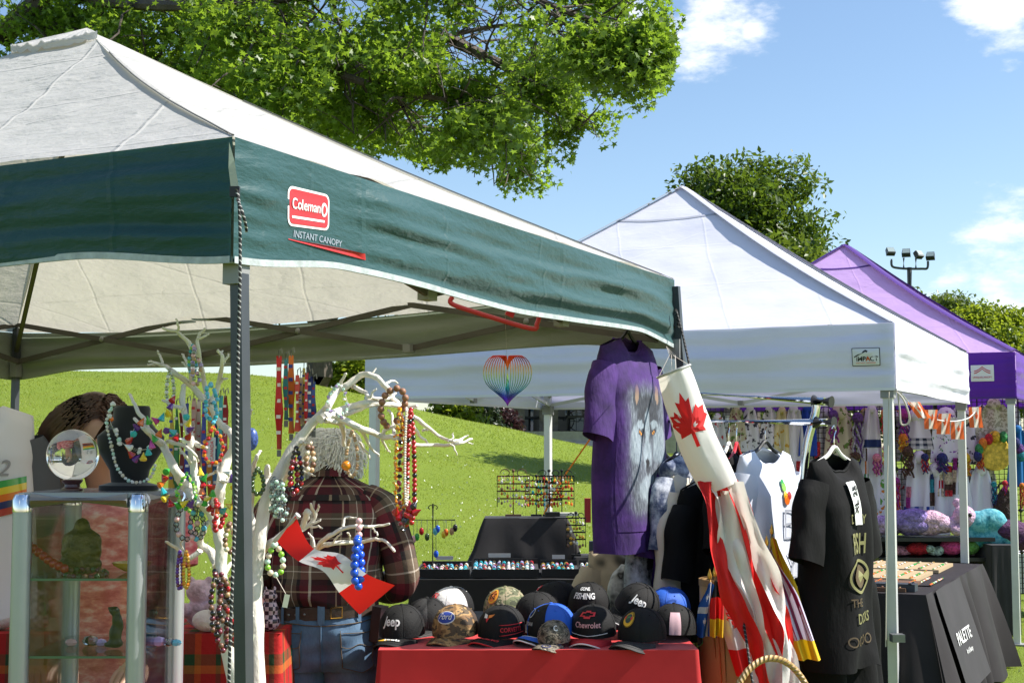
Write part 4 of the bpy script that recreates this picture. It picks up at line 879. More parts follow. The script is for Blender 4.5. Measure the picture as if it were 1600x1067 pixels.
# tee hanging at the left edge is built with the other garments
# ================================================================ white branches for jewellery
def branch_tree(name, label, base, lines, Y, depth_j=.07):
    t = thing(name, label, 'jewelry tree', base); segs = []
    for li, (pts, r0, r1) in enumerate(lines):
        o = random.uniform(0, 50); q = []
        for i, p in enumerate(pts):
            Yp = p[2] if len(p) > 2 else Y + depth_j * nz3(p[0] * .02, p[1] * .02 + .3) * 2
            q.append(at(p[0], p[1], Yp))
        sp = spline(q, 5); n = len(sp); mb = MB()
        rr = [lerp(r0, r1, (i / (n - 1)) ** .8) * (1 + .22 * nz3(i * .9, o)) for i in range(n)]; sp = [p + V((nz3(i * .5, o), nz3(i * .5, o + 7), nz3(i * .5, o + 3))) * .004 for i, p in enumerate(sp)]
        mb.tube(sp, rr, 9); mb.ball(sp[-1], rr[-1], 8, 5); mb.build('branch', BRANCH, t)
    return t
m = .001
T2 = [([(404, 1200, 3.55), (400, 1060, 3.55), (398, 960, 3.56), (401, 880, 3.58), (413, 790, 3.6), (440, 732, 3.62), (478, 672, 3.64), (511, 640, 3.66)], .025, .012),
 ([(511, 640), (527, 610), (543, 602), (564, 587), (582, 587), (600, 600), (611, 618), (622, 630)], .011, .006), ([(527, 610), (534, 596), (540, 584)], .006, .003), ([(564, 587), (580, 584), (587, 576)], .004, .002), ([(600, 600), (610, 596), (620, 598)], .004, .002),
 ([(551, 604), (569, 613), (579, 621), (606, 622), (618, 615)], .006, .003), ([(579, 621), (583, 612), (588, 608)], .004, .002),
 ([(500, 655), (543, 638), (574, 629), (606, 631), (632, 636), (650, 634)], .012, .005), ([(520, 650), (548, 645), (575, 634), (600, 632)], .007, .004),
 ([(511, 647), (530, 652), (561, 668), (595, 681), (616, 684), (642, 694), (677, 696), (716, 693), (738, 686)], .011, .003), ([(716, 693), (725, 684), (730, 680)], .004, .002), ([(705, 694), (711, 704), (713, 711)], .003, .0015), ([(700, 690), (708, 683), (707, 677)], .003, .0015), ([(716, 693), (728, 691), (739, 693)], .003, .0015),
 ([(595, 681), (608, 668), (632, 663), (644, 664)], .006, .003), ([(632, 636), (642, 647), (663, 663), (687, 681), (705, 689), (722, 687)], .007, .003), ([(644, 664), (655, 680), (668, 692)], .005, .003), ([(660, 672), (672, 670), (666, 666)], .004, .002),
 ([(505, 655), (530, 660), (537, 676), (537, 694)], .009, .005), ([(595, 681), (603, 700), (610, 706)], .004, .002), ([(616, 684), (612, 650), (607, 640)], .005, .003), ([(561, 668), (580, 700), (592, 712)], .005, .002), ([(560, 690), (575, 708), (578, 717)], .004, .002),
 ([(403, 868), (426, 846), (455, 836), (478, 822), (492, 806), (486, 789)], .013, .003), ([(492, 806), (497, 795), (498, 788)], .004, .002), ([(478, 822), (495, 815), (501, 811)], .004, .002), ([(480, 822), (494, 822), (503, 826)], .004, .002), ([(470, 828), (478, 808), (480, 799)], .007, .009),
 ([(440, 843), (470, 858), (492, 858), (509, 840), (538, 825), (558, 822), (581, 822), (607, 819)], .009, .003), ([(535, 826), (537, 813), (543, 807), (556, 809)], .004, .002), ([(581, 822), (587, 830), (590, 836)], .003, .002), ([(492, 858), (518, 849), (553, 848), (581, 843), (602, 845), (616, 861)], .007, .0035), ([(492, 858), (487, 840), (482, 833)], .004, .002), ([(518, 849), (528, 838), (533, 832)], .003, .002), ([(548, 848), (546, 836), (543, 832)], .003, .002),
 ([(414, 790), (432, 757), (456, 728)], .017, .01), ([(420, 772), (418, 748), (418, 730)], .014, .007), ([(401, 880), (392, 800), (394, 745), (400, 715), (408, 705)], .013, .003), ([(394, 640), (388, 655), (390, 680)], .003, .004), ([(456, 728), (470, 720), (480, 702), (485, 690)], .007, .003), ([(456, 728), (482, 738), (492, 744)], .005, .002), ([(470, 690), (486, 700), (484, 712), (474, 728)], .005, .003)]
branch_tree('jewelry_branch', 'white painted branch spreading right of the canopy leg', (at(400, 1060, 3.55).x, 3.55, .8), T2, 3.66)
T1 = [([(372, 1200, 3.42), (366, 1060, 3.42), (353, 992, 3.42), (346, 900, 3.42), (344, 840, 3.42), (331, 805, 3.42), (311, 775, 3.42), (302, 730, 3.42), (297, 690, 3.42), (288, 640, 3.44), (286, 604, 3.45)], .022, .006),
 ([(331, 805), (345, 760), (355, 720), (366, 690), (352, 668), (342, 660), (328, 632), (320, 598), (310, 553), (309, 528), (320, 514)], .015, .003), ([(310, 553), (297, 539), (278, 520), (255, 513)], .008, .003), ([(278, 520), (278, 508), (275, 499)], .004, .002), ([(309, 530), (318, 526), (326, 522)], .004, .002),
 ([(328, 632), (300, 604), (272, 581), (252, 570), (233, 565)], .010, .003), ([(255, 570), (250, 556), (246, 548)], .004, .002), ([(246, 568), (238, 570), (232, 570)], .003, .002), ([(300, 604), (296, 575), (289, 560), (284, 553)], .006, .002), ([(296, 575), (287, 567), (284, 566)], .003, .002),
 ([(330, 636), (342, 598), (348, 567), (345, 552), (340, 548)], .008, .003), ([(348, 567), (356, 557), (357, 553)], .004, .002), ([(342, 598), (350, 592), (355, 592)], .004, .002), ([(345, 553), (347, 548)], .003, .002),
 ([(311, 781), (292, 761), (272, 733), (252, 694), (232, 676), (222, 665), (210, 655)], .016, .004), ([(252, 694), (240, 680), (219, 648), (209, 628), (202, 616)], .008, .003), ([(262, 690), (285, 695), (300, 705), (310, 720)], .006, .003),
 ([(297, 690), (323, 699)], .009, .004), ([(288, 640), (270, 635), (254, 625)], .006, .003), ([(302, 730), (290, 712), (280, 700)], .006, .002), ([(340, 885), (330, 862), (313, 849), (318, 826), (325, 815)], .012, .006), ([(313, 860), (295, 872), (278, 858), (259, 845)], .008, .003), ([(290, 866), (283, 850), (285, 843)], .003, .002),
 ([(335, 805), (345, 785), (345, 750), (340, 735), (345, 720)], .010, .004), ([(345, 750), (356, 752), (361, 740)], .005, .002), ([(325, 800), (312, 790), (305, 786)], .006, .003), ([(346, 900), (358, 885), (362, 878)], .008, .004), ([(350, 930), (372, 940), (389, 948), (394, 962)], .008, .003), ([(375, 942), (376, 925), (371, 910)], .004, .002), ([(340, 735), (320, 745), (300, 730)], .004, .002)]
branch_tree('jewelry_branch', 'white painted branch left of the canopy leg hung with beads', (at(366, 1060, 3.42).x, 3.42, .8), T1, 3.46)
# ------------------------------------------------ jewellery hung on the branches
z3 = lambda L_: [at(x / 2.2375, 590 + y / 2.2375, 3.37) for x, y in L_]
SPK = ['red', 'purple', 'yellow', 'teal', 'magenta', 'green', 'orange', 'purple', 'teal', 'red', 'white']
necklace('spike_garland', 'garland of bright cone beads looping from branch to bust', spline(z3([(605, 75), (585, 125), (540, 150), (505, 150), (475, 170), (465, 190), (455, 215), (450, 240), (458, 268), (480, 282), (502, 277), (520, 255), (530, 235), (545, 205), (590, 180), (625, 215), (655, 212), (668, 175), (655, 150), (640, 120)]), 4), .0078, SPK, 'cone', gap=2.2, joined=False)
necklace('spike_garland', 'garland of bright cone beads slung below the branch centre', spline(z3([(585, 325), (572, 350), (565, 370), (570, 390), (572, 410), (585, 428), (600, 440), (620, 445), (640, 440), (655, 436), (680, 440), (710, 430), (725, 445), (745, 460), (785, 462), (805, 445), (820, 425), (822, 405), (820, 385), (815, 365), (805, 345), (790, 325)]), 4), .0078, ['green', 'red', 'orange', 'teal', 'yellow', 'red', 'green', 'yellow', 'purple', 'white'], 'cone', gap=2.2, joined=False)
necklace('spike_garland', 'short strand of bright cone beads right of branch trunk', spline(z3([(700, 330), (715, 350), (705, 385), (715, 428), (745, 400), (730, 370)]), 4), .0078, ['yellow', 'green', 'red', 'orange', 'red'], 'cone', gap=2.1, joined=False)
N_ = necklace
N_('chip_necklace', 'lime green stone chip necklace on the left branch', teardrop(292, 740, 34, 54, 3.38), .0052, ['lime', 'green', 'lime'], 'chip', gap=1.2, jit=.0025)
N_('bead_necklace', 'red and gold bead necklace round the printed tag', teardrop(333, 668, 36, 56, 3.40), .0052, ['red', 'gold', 'red', 'amber'], gap=1.7, jit=.002)
N_('glass_necklace', 'turquoise glass necklace high on the left branch', teardrop(330, 598, 22, 62, 3.43), .0056, ['sky', 'teal', 'sky'], gap=1.5, jit=.003)
N_('glass_necklace', 'turquoise and green bead strand at the branch top', teardrop(301, 540, 14, 44, 3.44), .0046, ['teal', 'lime', 'sky', 'clear'], gap=1.8)
N_('crystal_necklace', 'rose and clear crystal strand hanging at the branch top', teardrop(306, 541, 12, 58, 3.42), .0055, ['pink', 'clear', 'lav', 'tan'], gap=1.5, jit=.002)
N_('crystal_necklace', 'clear bead strand on the far left twig', teardrop(266, 578, 14, 54, 3.44), .0052, ['clear', 'white'], gap=1.8)
N_('crystal_necklace', 'clear crystal loops beneath the lime chip necklace', teardrop(292, 782, 40, 60, 3.42), .0072, ['clear', 'clear', 'pink'], gap=1.7)
N_('crystal_necklace', 'second clear crystal loop with a blue stone', teardrop(308, 790, 26, 52, 3.43), .0068, ['clear', 'clear', 'sky'], gap=1.7)
N_('bead_bracelet', 'red clustered beads below the cone garland', teardrop(340, 782, 14, 46, 3.37), .0064, ['red'], gap=1.4, jit=.004, cat='bracelet')
N_('bead_bracelet', 'purple and gold bracelet on low left twig', teardrop(281, 862, 10, 58, 3.38), .0048, ['purple', 'maroon', 'purple'], gap=1.6, cat='bracelet')
N_('bead_bracelet', 'gold bead bracelet beside the purple one', teardrop(291, 862, 11, 56, 3.38), .0048, ['gold', 'amber', 'gold'], gap=1.6, cat='bracelet')
for i, (px, w_, h_, cs, lab) in enumerate(((338, 18, 100, ['black', 'brown', 'black', 'maroon'], 'black and brown bead strand low on the left branch'), (349, 20, 118, ['maroon', 'black', 'maroon', 'brown'], 'maroon bead strand in the dark bunch'), (362, 22, 104, ['brown', 'black', 'tan', 'red'], 'brown and red bead strand in the dark bunch'), (371, 16, 84, ['black', 'red', 'white', 'black'], 'black bead strand with red and white beads by the leg'))):
    N_('dark_necklace', lab, teardrop(px, 892 + 6 * i, w_, h_, 3.37 + .012 * i), .0068, cs, gap=1.9, jit=.003)
N_('tassel_bracelet', 'brown and cream bead bracelet near the canopy leg', teardrop(359, 818, 18, 44, 3.38), .0066, ['brown', 'cream', 'tan'], gap=1.8, cat='bracelet', tagpx=(392, 990, 3.3))
# second branch
N_('mint_necklace', 'pale green chip necklace at the fork of right branch', teardrop(528, 600, 36, 52, 3.6), .0055, ['mint', 'white', 'mint', 'lav'], 'chip', gap=1.6, jit=.002)
N_('wood_necklace', 'large round brown wooden bead necklace on right branch', spline([at(604, 665, 3.62), at(597, 655, 3.6), at(595, 640, 3.6), at(598, 625, 3.6), at(604, 615, 3.6), at(613, 609, 3.6), at(624, 607, 3.6), at(632, 617, 3.6), at(633, 629, 3.61), at(626, 645, 3.63), at(616, 664, 3.63)], 5), .0092, ['wood'], joined=False)
N_('red_necklace', 'long red and black bead strand at the right', teardrop(642, 640, 14, 178, 3.6), .0066, ['red', 'red', 'black', 'red'], gap=1.8, joined=False)
N_('red_necklace', 'long red heart and black stone strand at the left', teardrop(630, 652, 16, 176, 3.62), .0085, ['black', 'red', 'black', 'maroon', 'red'], 'disc', gap=2, joined=False)
N_('amber_necklace', 'long yellow amber chip strand beside the red beads', teardrop(625, 636, 18, 160, 3.59), .005, ['amber', 'yellow', 'amber'], 'chip', gap=1.2, jit=.002)
N_('white_necklace', 'long white seed bead strand between red strands', teardrop(635, 640, 6, 150, 3.585), .0036, ['white', 'cream'], gap=1.8)
for i, (px, py) in enumerate(((622, 826), (634, 818), (645, 770), (640, 806), (648, 800), (628, 800))):
    pass
N_('red_necklace', 'cluster of red heart beads at the strand bottoms', spline([at(618, 800, 3.58), at(628, 812, 3.58), at(638, 808, 3.58), at(648, 800, 3.58), at(642, 790, 3.58), at(632, 822, 3.58)], 4), .0105, ['red', 'red', 'black'], 'drop', gap=1.5, joined=False)
sn_ = N_('seed_necklace', 'tan seed bead necklace hanging before the plaid shirt collar', teardrop(550, 674, 22, 70, 3.62), .005, ['tan', 'cream', 'tan'], gap=1.6); MB().ball(at(541, 727, 3.6), .013, 10, 7).build('amber_pendant', B['amber'], sn_)
N_('black_necklace', 'black bead strand with red beads below the lanyards', teardrop(463, 700, 20, 68, 3.58), .0068, ['black', 'black', 'navy', 'red'], gap=1.9); N_('red_bracelet', 'red glass bead strand left of black one', teardrop(459, 716, 14, 56, 3.57), .0072, ['red', 'maroon', 'black'], gap=1.9)
N_('shell_bracelet', 'cream and brown shell bracelet beside the white hair', teardrop(484, 692, 14, 44, 3.58), .0074, ['cream', 'brown', 'tan'], gap=1.9, cat='bracelet')
for i in range(4): N_('aqua_necklace', ['aqua glass strand at cluster left', 'aqua glass strand second in cluster', 'aqua glass strand third in cluster', 'aqua glass strand at cluster right'][i] + ' below the right branch fork', teardrop(427 + i * 5, 748 + i * 3, 9, 52 + 6 * (i % 2), 3.57 - .01 * i), .0058, ['clear', 'mint', 'clear'], gap=1.7, jit=.002)
N_('pale_bracelet', 'pale green round bead bracelet with paper tag', teardrop(430, 850, 30, 48, 3.55), .0078, ['mint', 'cream', 'lime'], gap=1.9, cat='bracelet', tagpx=(447, 928, 3.5))
N_('blue_necklace', 'bright blue large bead double strand over the flag', teardrop(559, 842, 13, 74, 3.44), .0105, ['blue'], gap=1.8, joined=False); N_('rose_bracelet', 'short rose quartz bead strand above blue beads', [at(561, 814, 3.5), at(561, 840, 3.5)], .0085, ['pink'], cat='bracelet')
N_('moss_bracelet', 'moss green bead bracelet beside the canopy leg', teardrop(403, 732, 22, 40, 3.56), .0062, ['darkgreen'], gap=1.8, cat='bracelet'); MB().ball(at(393, 686, 3.55), .024, 10, 7, (.7, .6, 1.2)).solo('beaded_charm', M('charm_mix', (.05, .09, .3), .3, var=.9, vscale=120), 'blue and white beaded charm right of canopy leg', 'charm')
# small national flag caught in the right branch
fl = thing('hand_flag', 'small red and white maple leaf flag caught in the right branch', 'flag', at(500, 880, 3.5)); 
P00, P10 = V((430, 866)), V((630, 930))
def flag_px(u, v):                                  # u along the fly, v from the upper to the lower edge
    up_ = spline([V((462, 806, 0)), V((488, 855, 0)), V((535, 866, 0)), V((574, 897, 0)), V((617, 914, 0))], 6); lo = spline([V((429, 842, 0)), V((464, 875, 0)), V((505, 892, 0)), V((531, 927, 0)), V((562, 960, 0))], 6)
    def pick(L_): k = u * (len(L_) - 1); i = min(int(k), len(L_) - 2); return L_[i].lerp(L_[i + 1], k - i)
    p = pick(up_).lerp(pick(lo), v); return at(p.x, p.y, 3.46 + .03 * math.sin(u * 7 + v) + .02 * v)
FRED = M('flag_red', (.70, .012, .012), .7, trans=.25, tcol=(.8, .02, .02), bump=.15, bscale=40); FWHITE = M('flag_white', (.80, .80, .80), .7, trans=.3, tcol=(.8, .8, .85), bump=.15, bscale=40)
for a, b, mt_, nm in ((0, .27, FRED, 'red_band'), (.27, .74, FWHITE, 'white_band'), (.74, 1, FRED, 'red_band')): MB().grid(lambda u, v: flag_px(lerp(a, b, u), v), 14, 14).build(nm, mt_, fl, angle=180)
maple(lambda x, y: flag_px(min(1, max(0, .5 - y * .21)), min(1, max(0, .5 + x * .45))) + V((0, -.003, 0)), .95, FRED, fl)
MB().tube([at(466, 804, 3.47), at(428, 845, 3.49)], .008, 8).build('sleeve', FWHITE, fl)
# lanyards
def lanyard(px, py, h_, Y, wpx, mat, label, dots=None, txt=None):
    t = thing('lanyard', label, 'lanyard', at(px, py, Y), 'lanyards hung in bunches from the canopy frame'); w_ = wpx / S(Y); ph = random.random() * 6
    for s_ in (-1, 1):
        MB().grid(lambda u, v: at(px + s_ * 1.5 * v, py + h_ * v, Y + s_ * .012 * math.sin(v * 3)) + V(((u - .5) * w_ * (1 - .5 * abs(math.sin(v * 4 + ph))), .004 * math.cos(v * 6 + ph) + (u - .5) * w_ * .7 * math.sin(v * 4 + ph), 0)), 3, 24).build('strap', mat, t, angle=180)
    MB().tube([at(px, py + 3, Y), at(px, py - 8, Y), at(px + 4, py - 12, Y), at(px + 5, py - 4, Y)], .0018, 5).build('hook', GREYPL, t); MB().box(at(px, py + h_ + 6, Y), (.012, .006, .02)).build('clip', STEEL, t)
    if dots:
        for i in range(5):
            MB().box(at(px - 1, py + h_ * (.14 + .17 * i), Y - .016), (w_ * .55, .0015, w_ * .45)).build('print_mark', dots, t, smooth=False)
    if txt: put_text(txt, w_ * .8, lambda x, y: at(px - 1, py + h_ * .45, Y - .017) + V((-y, 0, x)), WHT, t)
LN = lambda k, c: M('lanyard_' + k, c, .55)
for i, (px, py, h_, wp, col, nm, dm, tx) in enumerate(((436, 556, 146, 12, (.55, .012, .012), 'red with white emblems', WHT, None), (447, 560, 96, 9, (.02, .2, .24), 'teal with flags', RED, None), (455, 555, 122, 12, (.72, .17, .01), 'orange with dark emblems', BLU, None), (465, 586, 88, 8, (.62, .08, .06), 'coral red with pale dots', WHT, None), (470, 590, 74, 8, (.5, .4, .27), 'tan with blue bands', BLU, 'U.S.A'), (475, 575, 86, 7, (.62, .5, .05), 'yellow and narrow', BLU, None), (479, 582, 90, 7, (.5, .02, .03), 'crimson and narrow', WHT, None), (484, 588, 82, 10, (.015, .03, .17), 'navy with white stars', WHT, None), (490, 596, 76, 8, (.02, .05, .25), 'blue with red bands', RED, None))):
    lanyard(px, py, h_, 4.3 + .02 * (i % 3), wp, LN(nm, col), 'lanyard ' + nm + ' in the bunch right of the canopy leg', dm, tx)
for i, (px, py, h_, col, nm, dm, tx) in enumerate(((268, 640, 130, (.5, .35, .05), 'gold striped', BLU, None), (276, 634, 140, (.05, .25, .08), 'green striped', WHT, None), (284, 645, 130, (.35, .05, .05), 'dark red striped', WHT, None), (293, 630, 150, (.03, .05, .3), 'royal blue', WHT, None), (303, 622, 110, (.65, .45, .38), 'pale pink lettered', RED, 'CANADA'), (311, 624, 120, (.7, .62, .55), 'cream lettered', RED, 'CANADA'), (319, 628, 150, (.04, .06, .32), 'blue', RED, None), (328, 630, 150, (.55, .25, .03), 'orange', WHT, None), (337, 622, 160, (.03, .12, .28), 'steel blue', WHT, None), (345, 618, 150, (.03, .3, .32), 'turquoise', WHT, None), (352, 618, 118, (.30, .012, .016), 'dark red maple leaf', WHT, 'Canada'))):
    lanyard(px, py, h_, 4.05 + .02 * (i % 3), 9, LN(nm, col), nm + ' lanyard in the bunch left of the canopy leg', dm, tx)
tg = thing('name_tag', 'silver name tag printed with a country name', 'tag', at(329, 718, 3.40)); MB().box(at(329, 702, 3.40), (.022, .002, .058)).build('plate', M('tag_metal', (.45, .48, .55), .3, metal=.6), tg); put_text('CANADA', .011, lambda x, y: at(331, 704, 3.396) + V((-y, 0, x)), RED, tg)
# ================================================================ people
def skin_body(name, pts, edges, mat, parent, sub=2):
    """one continuous body grown over a jointed skeleton; pts: name -> (position, radius)"""
    me = bpy.data.meshes.new(name); keys = list(pts); off = origin(parent); me.from_pydata([tuple(V(pts[k][0]) - off) for k in keys], [(keys.index(a), keys.index(b)) for a, b in edges], [])
    o = link_mesh(name, me, mat, parent); m = o.modifiers.new('skin', 'SKIN'); me.skin_vertices or bpy.context.view_layer.update()
    if not me.skin_vertices: me.skin_vertices  # created by the modifier
    sv = me.skin_vertices[0].data
    for k, d in zip(keys, sv): d.radius = (pts[k][1], pts[k][1] * (pts[k][2] if len(pts[k]) > 2 else 1)); d.use_root = (k == keys[0])
    m.use_smooth_shade = True; s = o.modifiers.new('sub', 'SUBSURF'); s.levels = s.render_levels = sub; return o
def add_hand(P, E, wrist, pre, wpos, dirv, palm_n, thumb_side):
    """palm with five jointed fingers continuing the arm"""
    d = V(dirv).normalized(); n = V(palm_n).normalized(); s = d.cross(n).normalized() * thumb_side
    P[pre + 'palm'] = (wpos + d * .05, .026, .7); E.append((wrist, pre + 'palm'))
    for i, (off, ln) in enumerate(((.026, .072), (.009, .082), (-.009, .076), (-.026, .06))):
        a = wpos + d * .085 + s * off; P[pre + f'k{i}'] = (a, .0115); E.append((pre + 'palm', pre + f'k{i}')); prev = pre + f'k{i}'
        for j in range(1, 3): q = a + d * ln * j / 2 + n * .012 * j * j; P[pre + f'f{i}{j}'] = (q, .0095 - .001 * j); E.append((prev, pre + f'f{i}{j}')); prev = pre + f'f{i}{j}'
    a = wpos + d * .03 + s * .03; P[pre + 't1'] = (a, .012); P[pre + 't2'] = (a + s * .022 + d * .03 + n * .01, .0105); P[pre + 't3'] = (a + s * .028 + d * .058 + n * .018, .0085); E += [(wrist, pre + 't1'), (pre + 't1', pre + 't2'), (pre + 't2', pre + 't3')]
def tube_cloth(path, radii, n=22, seg=40, fold=.006, ff=9, ph=0, sec=None):
    """sleeve or trouser leg lofted along a path with wrinkles"""
    sp = spline(path, 8); m = len(sp); rr = lambda t: interp([(i / (len(radii) - 1), r) for i, r in enumerate(radii)], t)
    fr = []; pn = None
    for i, p in enumerate(sp):
        t = (sp[min(i + 1, m - 1)] - sp[max(i - 1, 0)]).normalized(); a = frame_of(t)[0] if pn is None else (pn - t * pn.dot(t)).normalized(); pn = a; fr.append((p, a, t.cross(a)))
    L_ = sum((b - a).length for a, b in zip(sp, sp[1:]))
    def fn(u, v):
        k = v * (m - 1); i = min(int(round(k)), m - 1); p, a, c = fr[i]; an = 2 * PI * u; r = rr(v)
        r *= 1 + (fold / max(r, .01)) * (nz3(math.cos(an) * 1.3 + ph, math.sin(an) * 1.3, v * ff) + .6 * math.sin(v * ff * 5 + 2.5 * math.cos(an + ph)) * nz3(v * 3 + ph, math.cos(an)))
        return p + a * math.cos(an) * r + c * math.sin(an) * r
    mb = MB(); mb.grid(fn, n, m - 1, cu=True, us=2 * PI * sum(radii) / len(radii), vs=L_); return mb
MY = 5.0; mx0 = xa(512, MY); man = thing('person', 'person in plaid shirt, brown belt and blue jeans standing back turned', 'person', (mx0, MY, 0))
def q_(x, y, z): return V((mx0 + x, MY + y, z))
hz0 = at(0, 722, MY + .14).z                         # head centre height
P = {'pelvis': (q_(0, .02, .91), .11, .8), 'spine': (q_(0, .03, 1.06), .10, .8), 'chest': (q_(-.005, .06, 1.22), .095, .75), 'necklow': (q_(-.005, .115, 1.36), .05), 'neck': (q_(-.003, .13, 1.41), .055), 'head1': (q_(0, .15, hz0 - .01), .076), 'head2': (q_(0, .165, hz0 + .05), .078), 'nose': (q_(0, .255, hz0 - .03), .012)}
E = [('pelvis', 'spine'), ('spine', 'chest'), ('chest', 'necklow'), ('necklow', 'neck'), ('neck', 'head1'), ('head1', 'head2'), ('head1', 'nose')]
for s, n_ in ((-1, 'l'), (1, 'r')):
    P[n_ + 'sh'] = (q_(s * .165, .06, 1.285), .038); P[n_ + 'el'] = (q_(s * .245, .035, 1.06), .036); P[n_ + 'wr'] = (q_(s * .13, .29, .99), .028); P[n_ + 'hip'] = (q_(s * .09, .02, .88), .09); P[n_ + 'kn'] = (q_(s * .10, .03, .49), .058); P[n_ + 'an'] = (q_(s * .11, .0, .09), .04); P[n_ + 'toe'] = (q_(s * .12, .16, .04), .038)
    E += [('chest', n_ + 'sh'), (n_ + 'sh', n_ + 'el'), (n_ + 'el', n_ + 'wr'), ('pelvis', n_ + 'hip'), (n_ + 'hip', n_ + 'kn'), (n_ + 'kn', n_ + 'an'), (n_ + 'an', n_ + 'toe')]
    add_hand(P, E, n_ + 'wr', n_ + 'h', P[n_ + 'wr'][0], (-s * .45, .8, -.25), (0, -.2, -1), s * -1)
skin_body('body', P, E, SKIN, man)
for s in (-1, 1): MB().ball(q_(s * .082, .15, hz0 - .012), .03, 10, 8, (.35, .7, 1.1)).build('ear', SKIN, man)
MB().ball(q_(0, .155, hz0 + .022), .082, 20, 14, (.93, 1.05, 1.0)).build('scalp', HAIRW, man)
hb = MB()                                            # loose curls over the back and sides of the head
for i in range(1700):
    th = random.uniform(-PI * 1.02, PI * .02); ph = random.uniform(-.55, 1.3); d = V((math.cos(th) * math.cos(ph), math.sin(th) * math.cos(ph), math.sin(ph)))
    b0 = q_(0, .155, hz0 + .02) + V((d.x * .082, d.y * .09, d.z * .088)); dn = (V((d.x * .5 + random.uniform(-.5, .5), d.y * .3, -1)) - d * d.dot(V((0, 0, -1)))).normalized(); sd_ = d.cross(dn); L_ = random.uniform(.03, .06); pts = []
    cr = random.uniform(.003, .008); c0 = random.random() * 6
    for k in range(9):
        t = k / 8; pts.append(b0 + dn * L_ * t + d * (.005 + .014 * math.sin(PI * t) + cr * .6 * math.sin(c0 + t * 8)) + sd_ * cr * math.cos(c0 + t * 8))
    hb.tube(pts, [.0012, .0018, .002, .002, .0018, .0016, .0013, .0009, .0005], 3)
o = hb.build('hair', HAIRW, man)
def torso(u, v):                                     # shirt from belt (v=0) to collar (v=1)
    a = 2 * PI * u; z = lerp(.957, 1.40, v); tb = [(.0, .172, .125), (.06, .186, .142), (.18, .19, .145), (.45, .202, .143), (.7, .212, .138), (.83, .203, .118), (.9, .17, .1), (.96, .105, .085), (1, .068, .07)]
    rx = interp([(t, b) for t, b, c in tb], v); ry = interp([(t, c) for t, b, c in tb], v); cy = lerp(.02, .115, sstep(v))
    ca, sa = math.cos(a), math.sin(a); x = math.copysign(abs(ca) ** .8, ca) * rx; y = math.copysign(abs(sa) ** .85, sa) * ry
    z -= .10 * sstep((v - .8) / .12) * max(0, abs(x) - .07) * (1 - .4 * v)
    w_ = .010 * nz3(ca * 1.7, sa * 1.7, v * 4) + .006 * abs(nz3(ca * 4, sa * 4 + 3, v * 9)) + .010 * math.sin(a * 7 + 3 * nz3(v * 3, ca)) * math.exp(-v * 5) + .007 * math.sin(v * 21 + 4 * ca + 2 * sa) * nz3(ca * 2 + 4, v * 3) + .006 * math.sin((v * 9 - ca * 5)) * sstep(v * 2) * (1 - v)
    k = 1 + w_ / .16; return q_(x * k, cy + y * k, z - .02 * nz3(ca * 2, sa * 2, 7) * (v < .1))
MB().grid(torso, 72, 56, cu=True, us=1.3, vs=.5).build('shirt_body', SHIRT, man, angle=180)
for s, n_ in ((-1, 'l'), (1, 'r')):
    tube_cloth([q_(s * .12, .08, 1.315), q_(s * .182, .068, 1.282), q_(s * .232, .04, 1.18), q_(s * .262, .03, 1.06), q_(s * .235, .13, 1.0), q_(s * .15, .26, .995)], [.06, .07, .066, .062, .06, .052, .043], 26, fold=.011, ff=5, ph=s * 3).build('sleeve', SHIRT, man, angle=180)
MB().grid(lambda u, v: q_(.07 * math.cos(2 * PI * u) * (1 + .12 * v), .118 + .072 * math.sin(2 * PI * u) * (1 + .1 * v) - .01 * v, 1.435 - .045 * v - .012 * math.sin(2 * PI * u)), 30, 5, cu=True, us=.45, vs=.05).build('collar', SHIRT, man, angle=180)
MB().grid(lambda u, v: torso(lerp(.52, .98, u), lerp(.86, .815, v)) + V((0, -.004, 0)), 30, 3, us=.5, vs=.02).build('yoke_seam', SHIRT, man, angle=180)
def hips(u, v):                                      # jeans seat from belt (v=0) down to the crotch
    a = 2 * PI * u; z = lerp(.945, .74, v); rx = interp([(0, .172), (.3, .182), (1, .188)], v); ry = interp([(0, .122), (.35, .145), (.8, .14), (1, .12)], v); ca, sa = math.cos(a), math.sin(a)
    cleft = .016 * math.exp(-(ca * 5) ** 2) * sstep(v * 1.6) * (sa < 0); w_ = .006 * nz3(ca * 2, sa * 2, v * 5) + .005 * math.sin(v * 16 + ca * 6) * sstep(v)
    return q_(math.copysign(abs(ca) ** .85, ca) * rx + w_ * ca, .02 + math.copysign(abs(sa) ** .85, sa) * ry + cleft + w_ * sa, z)
MB().grid(hips, 56, 22, cu=True, us=1.1, vs=.2).build('jeans_seat', DENIM, man, angle=180)
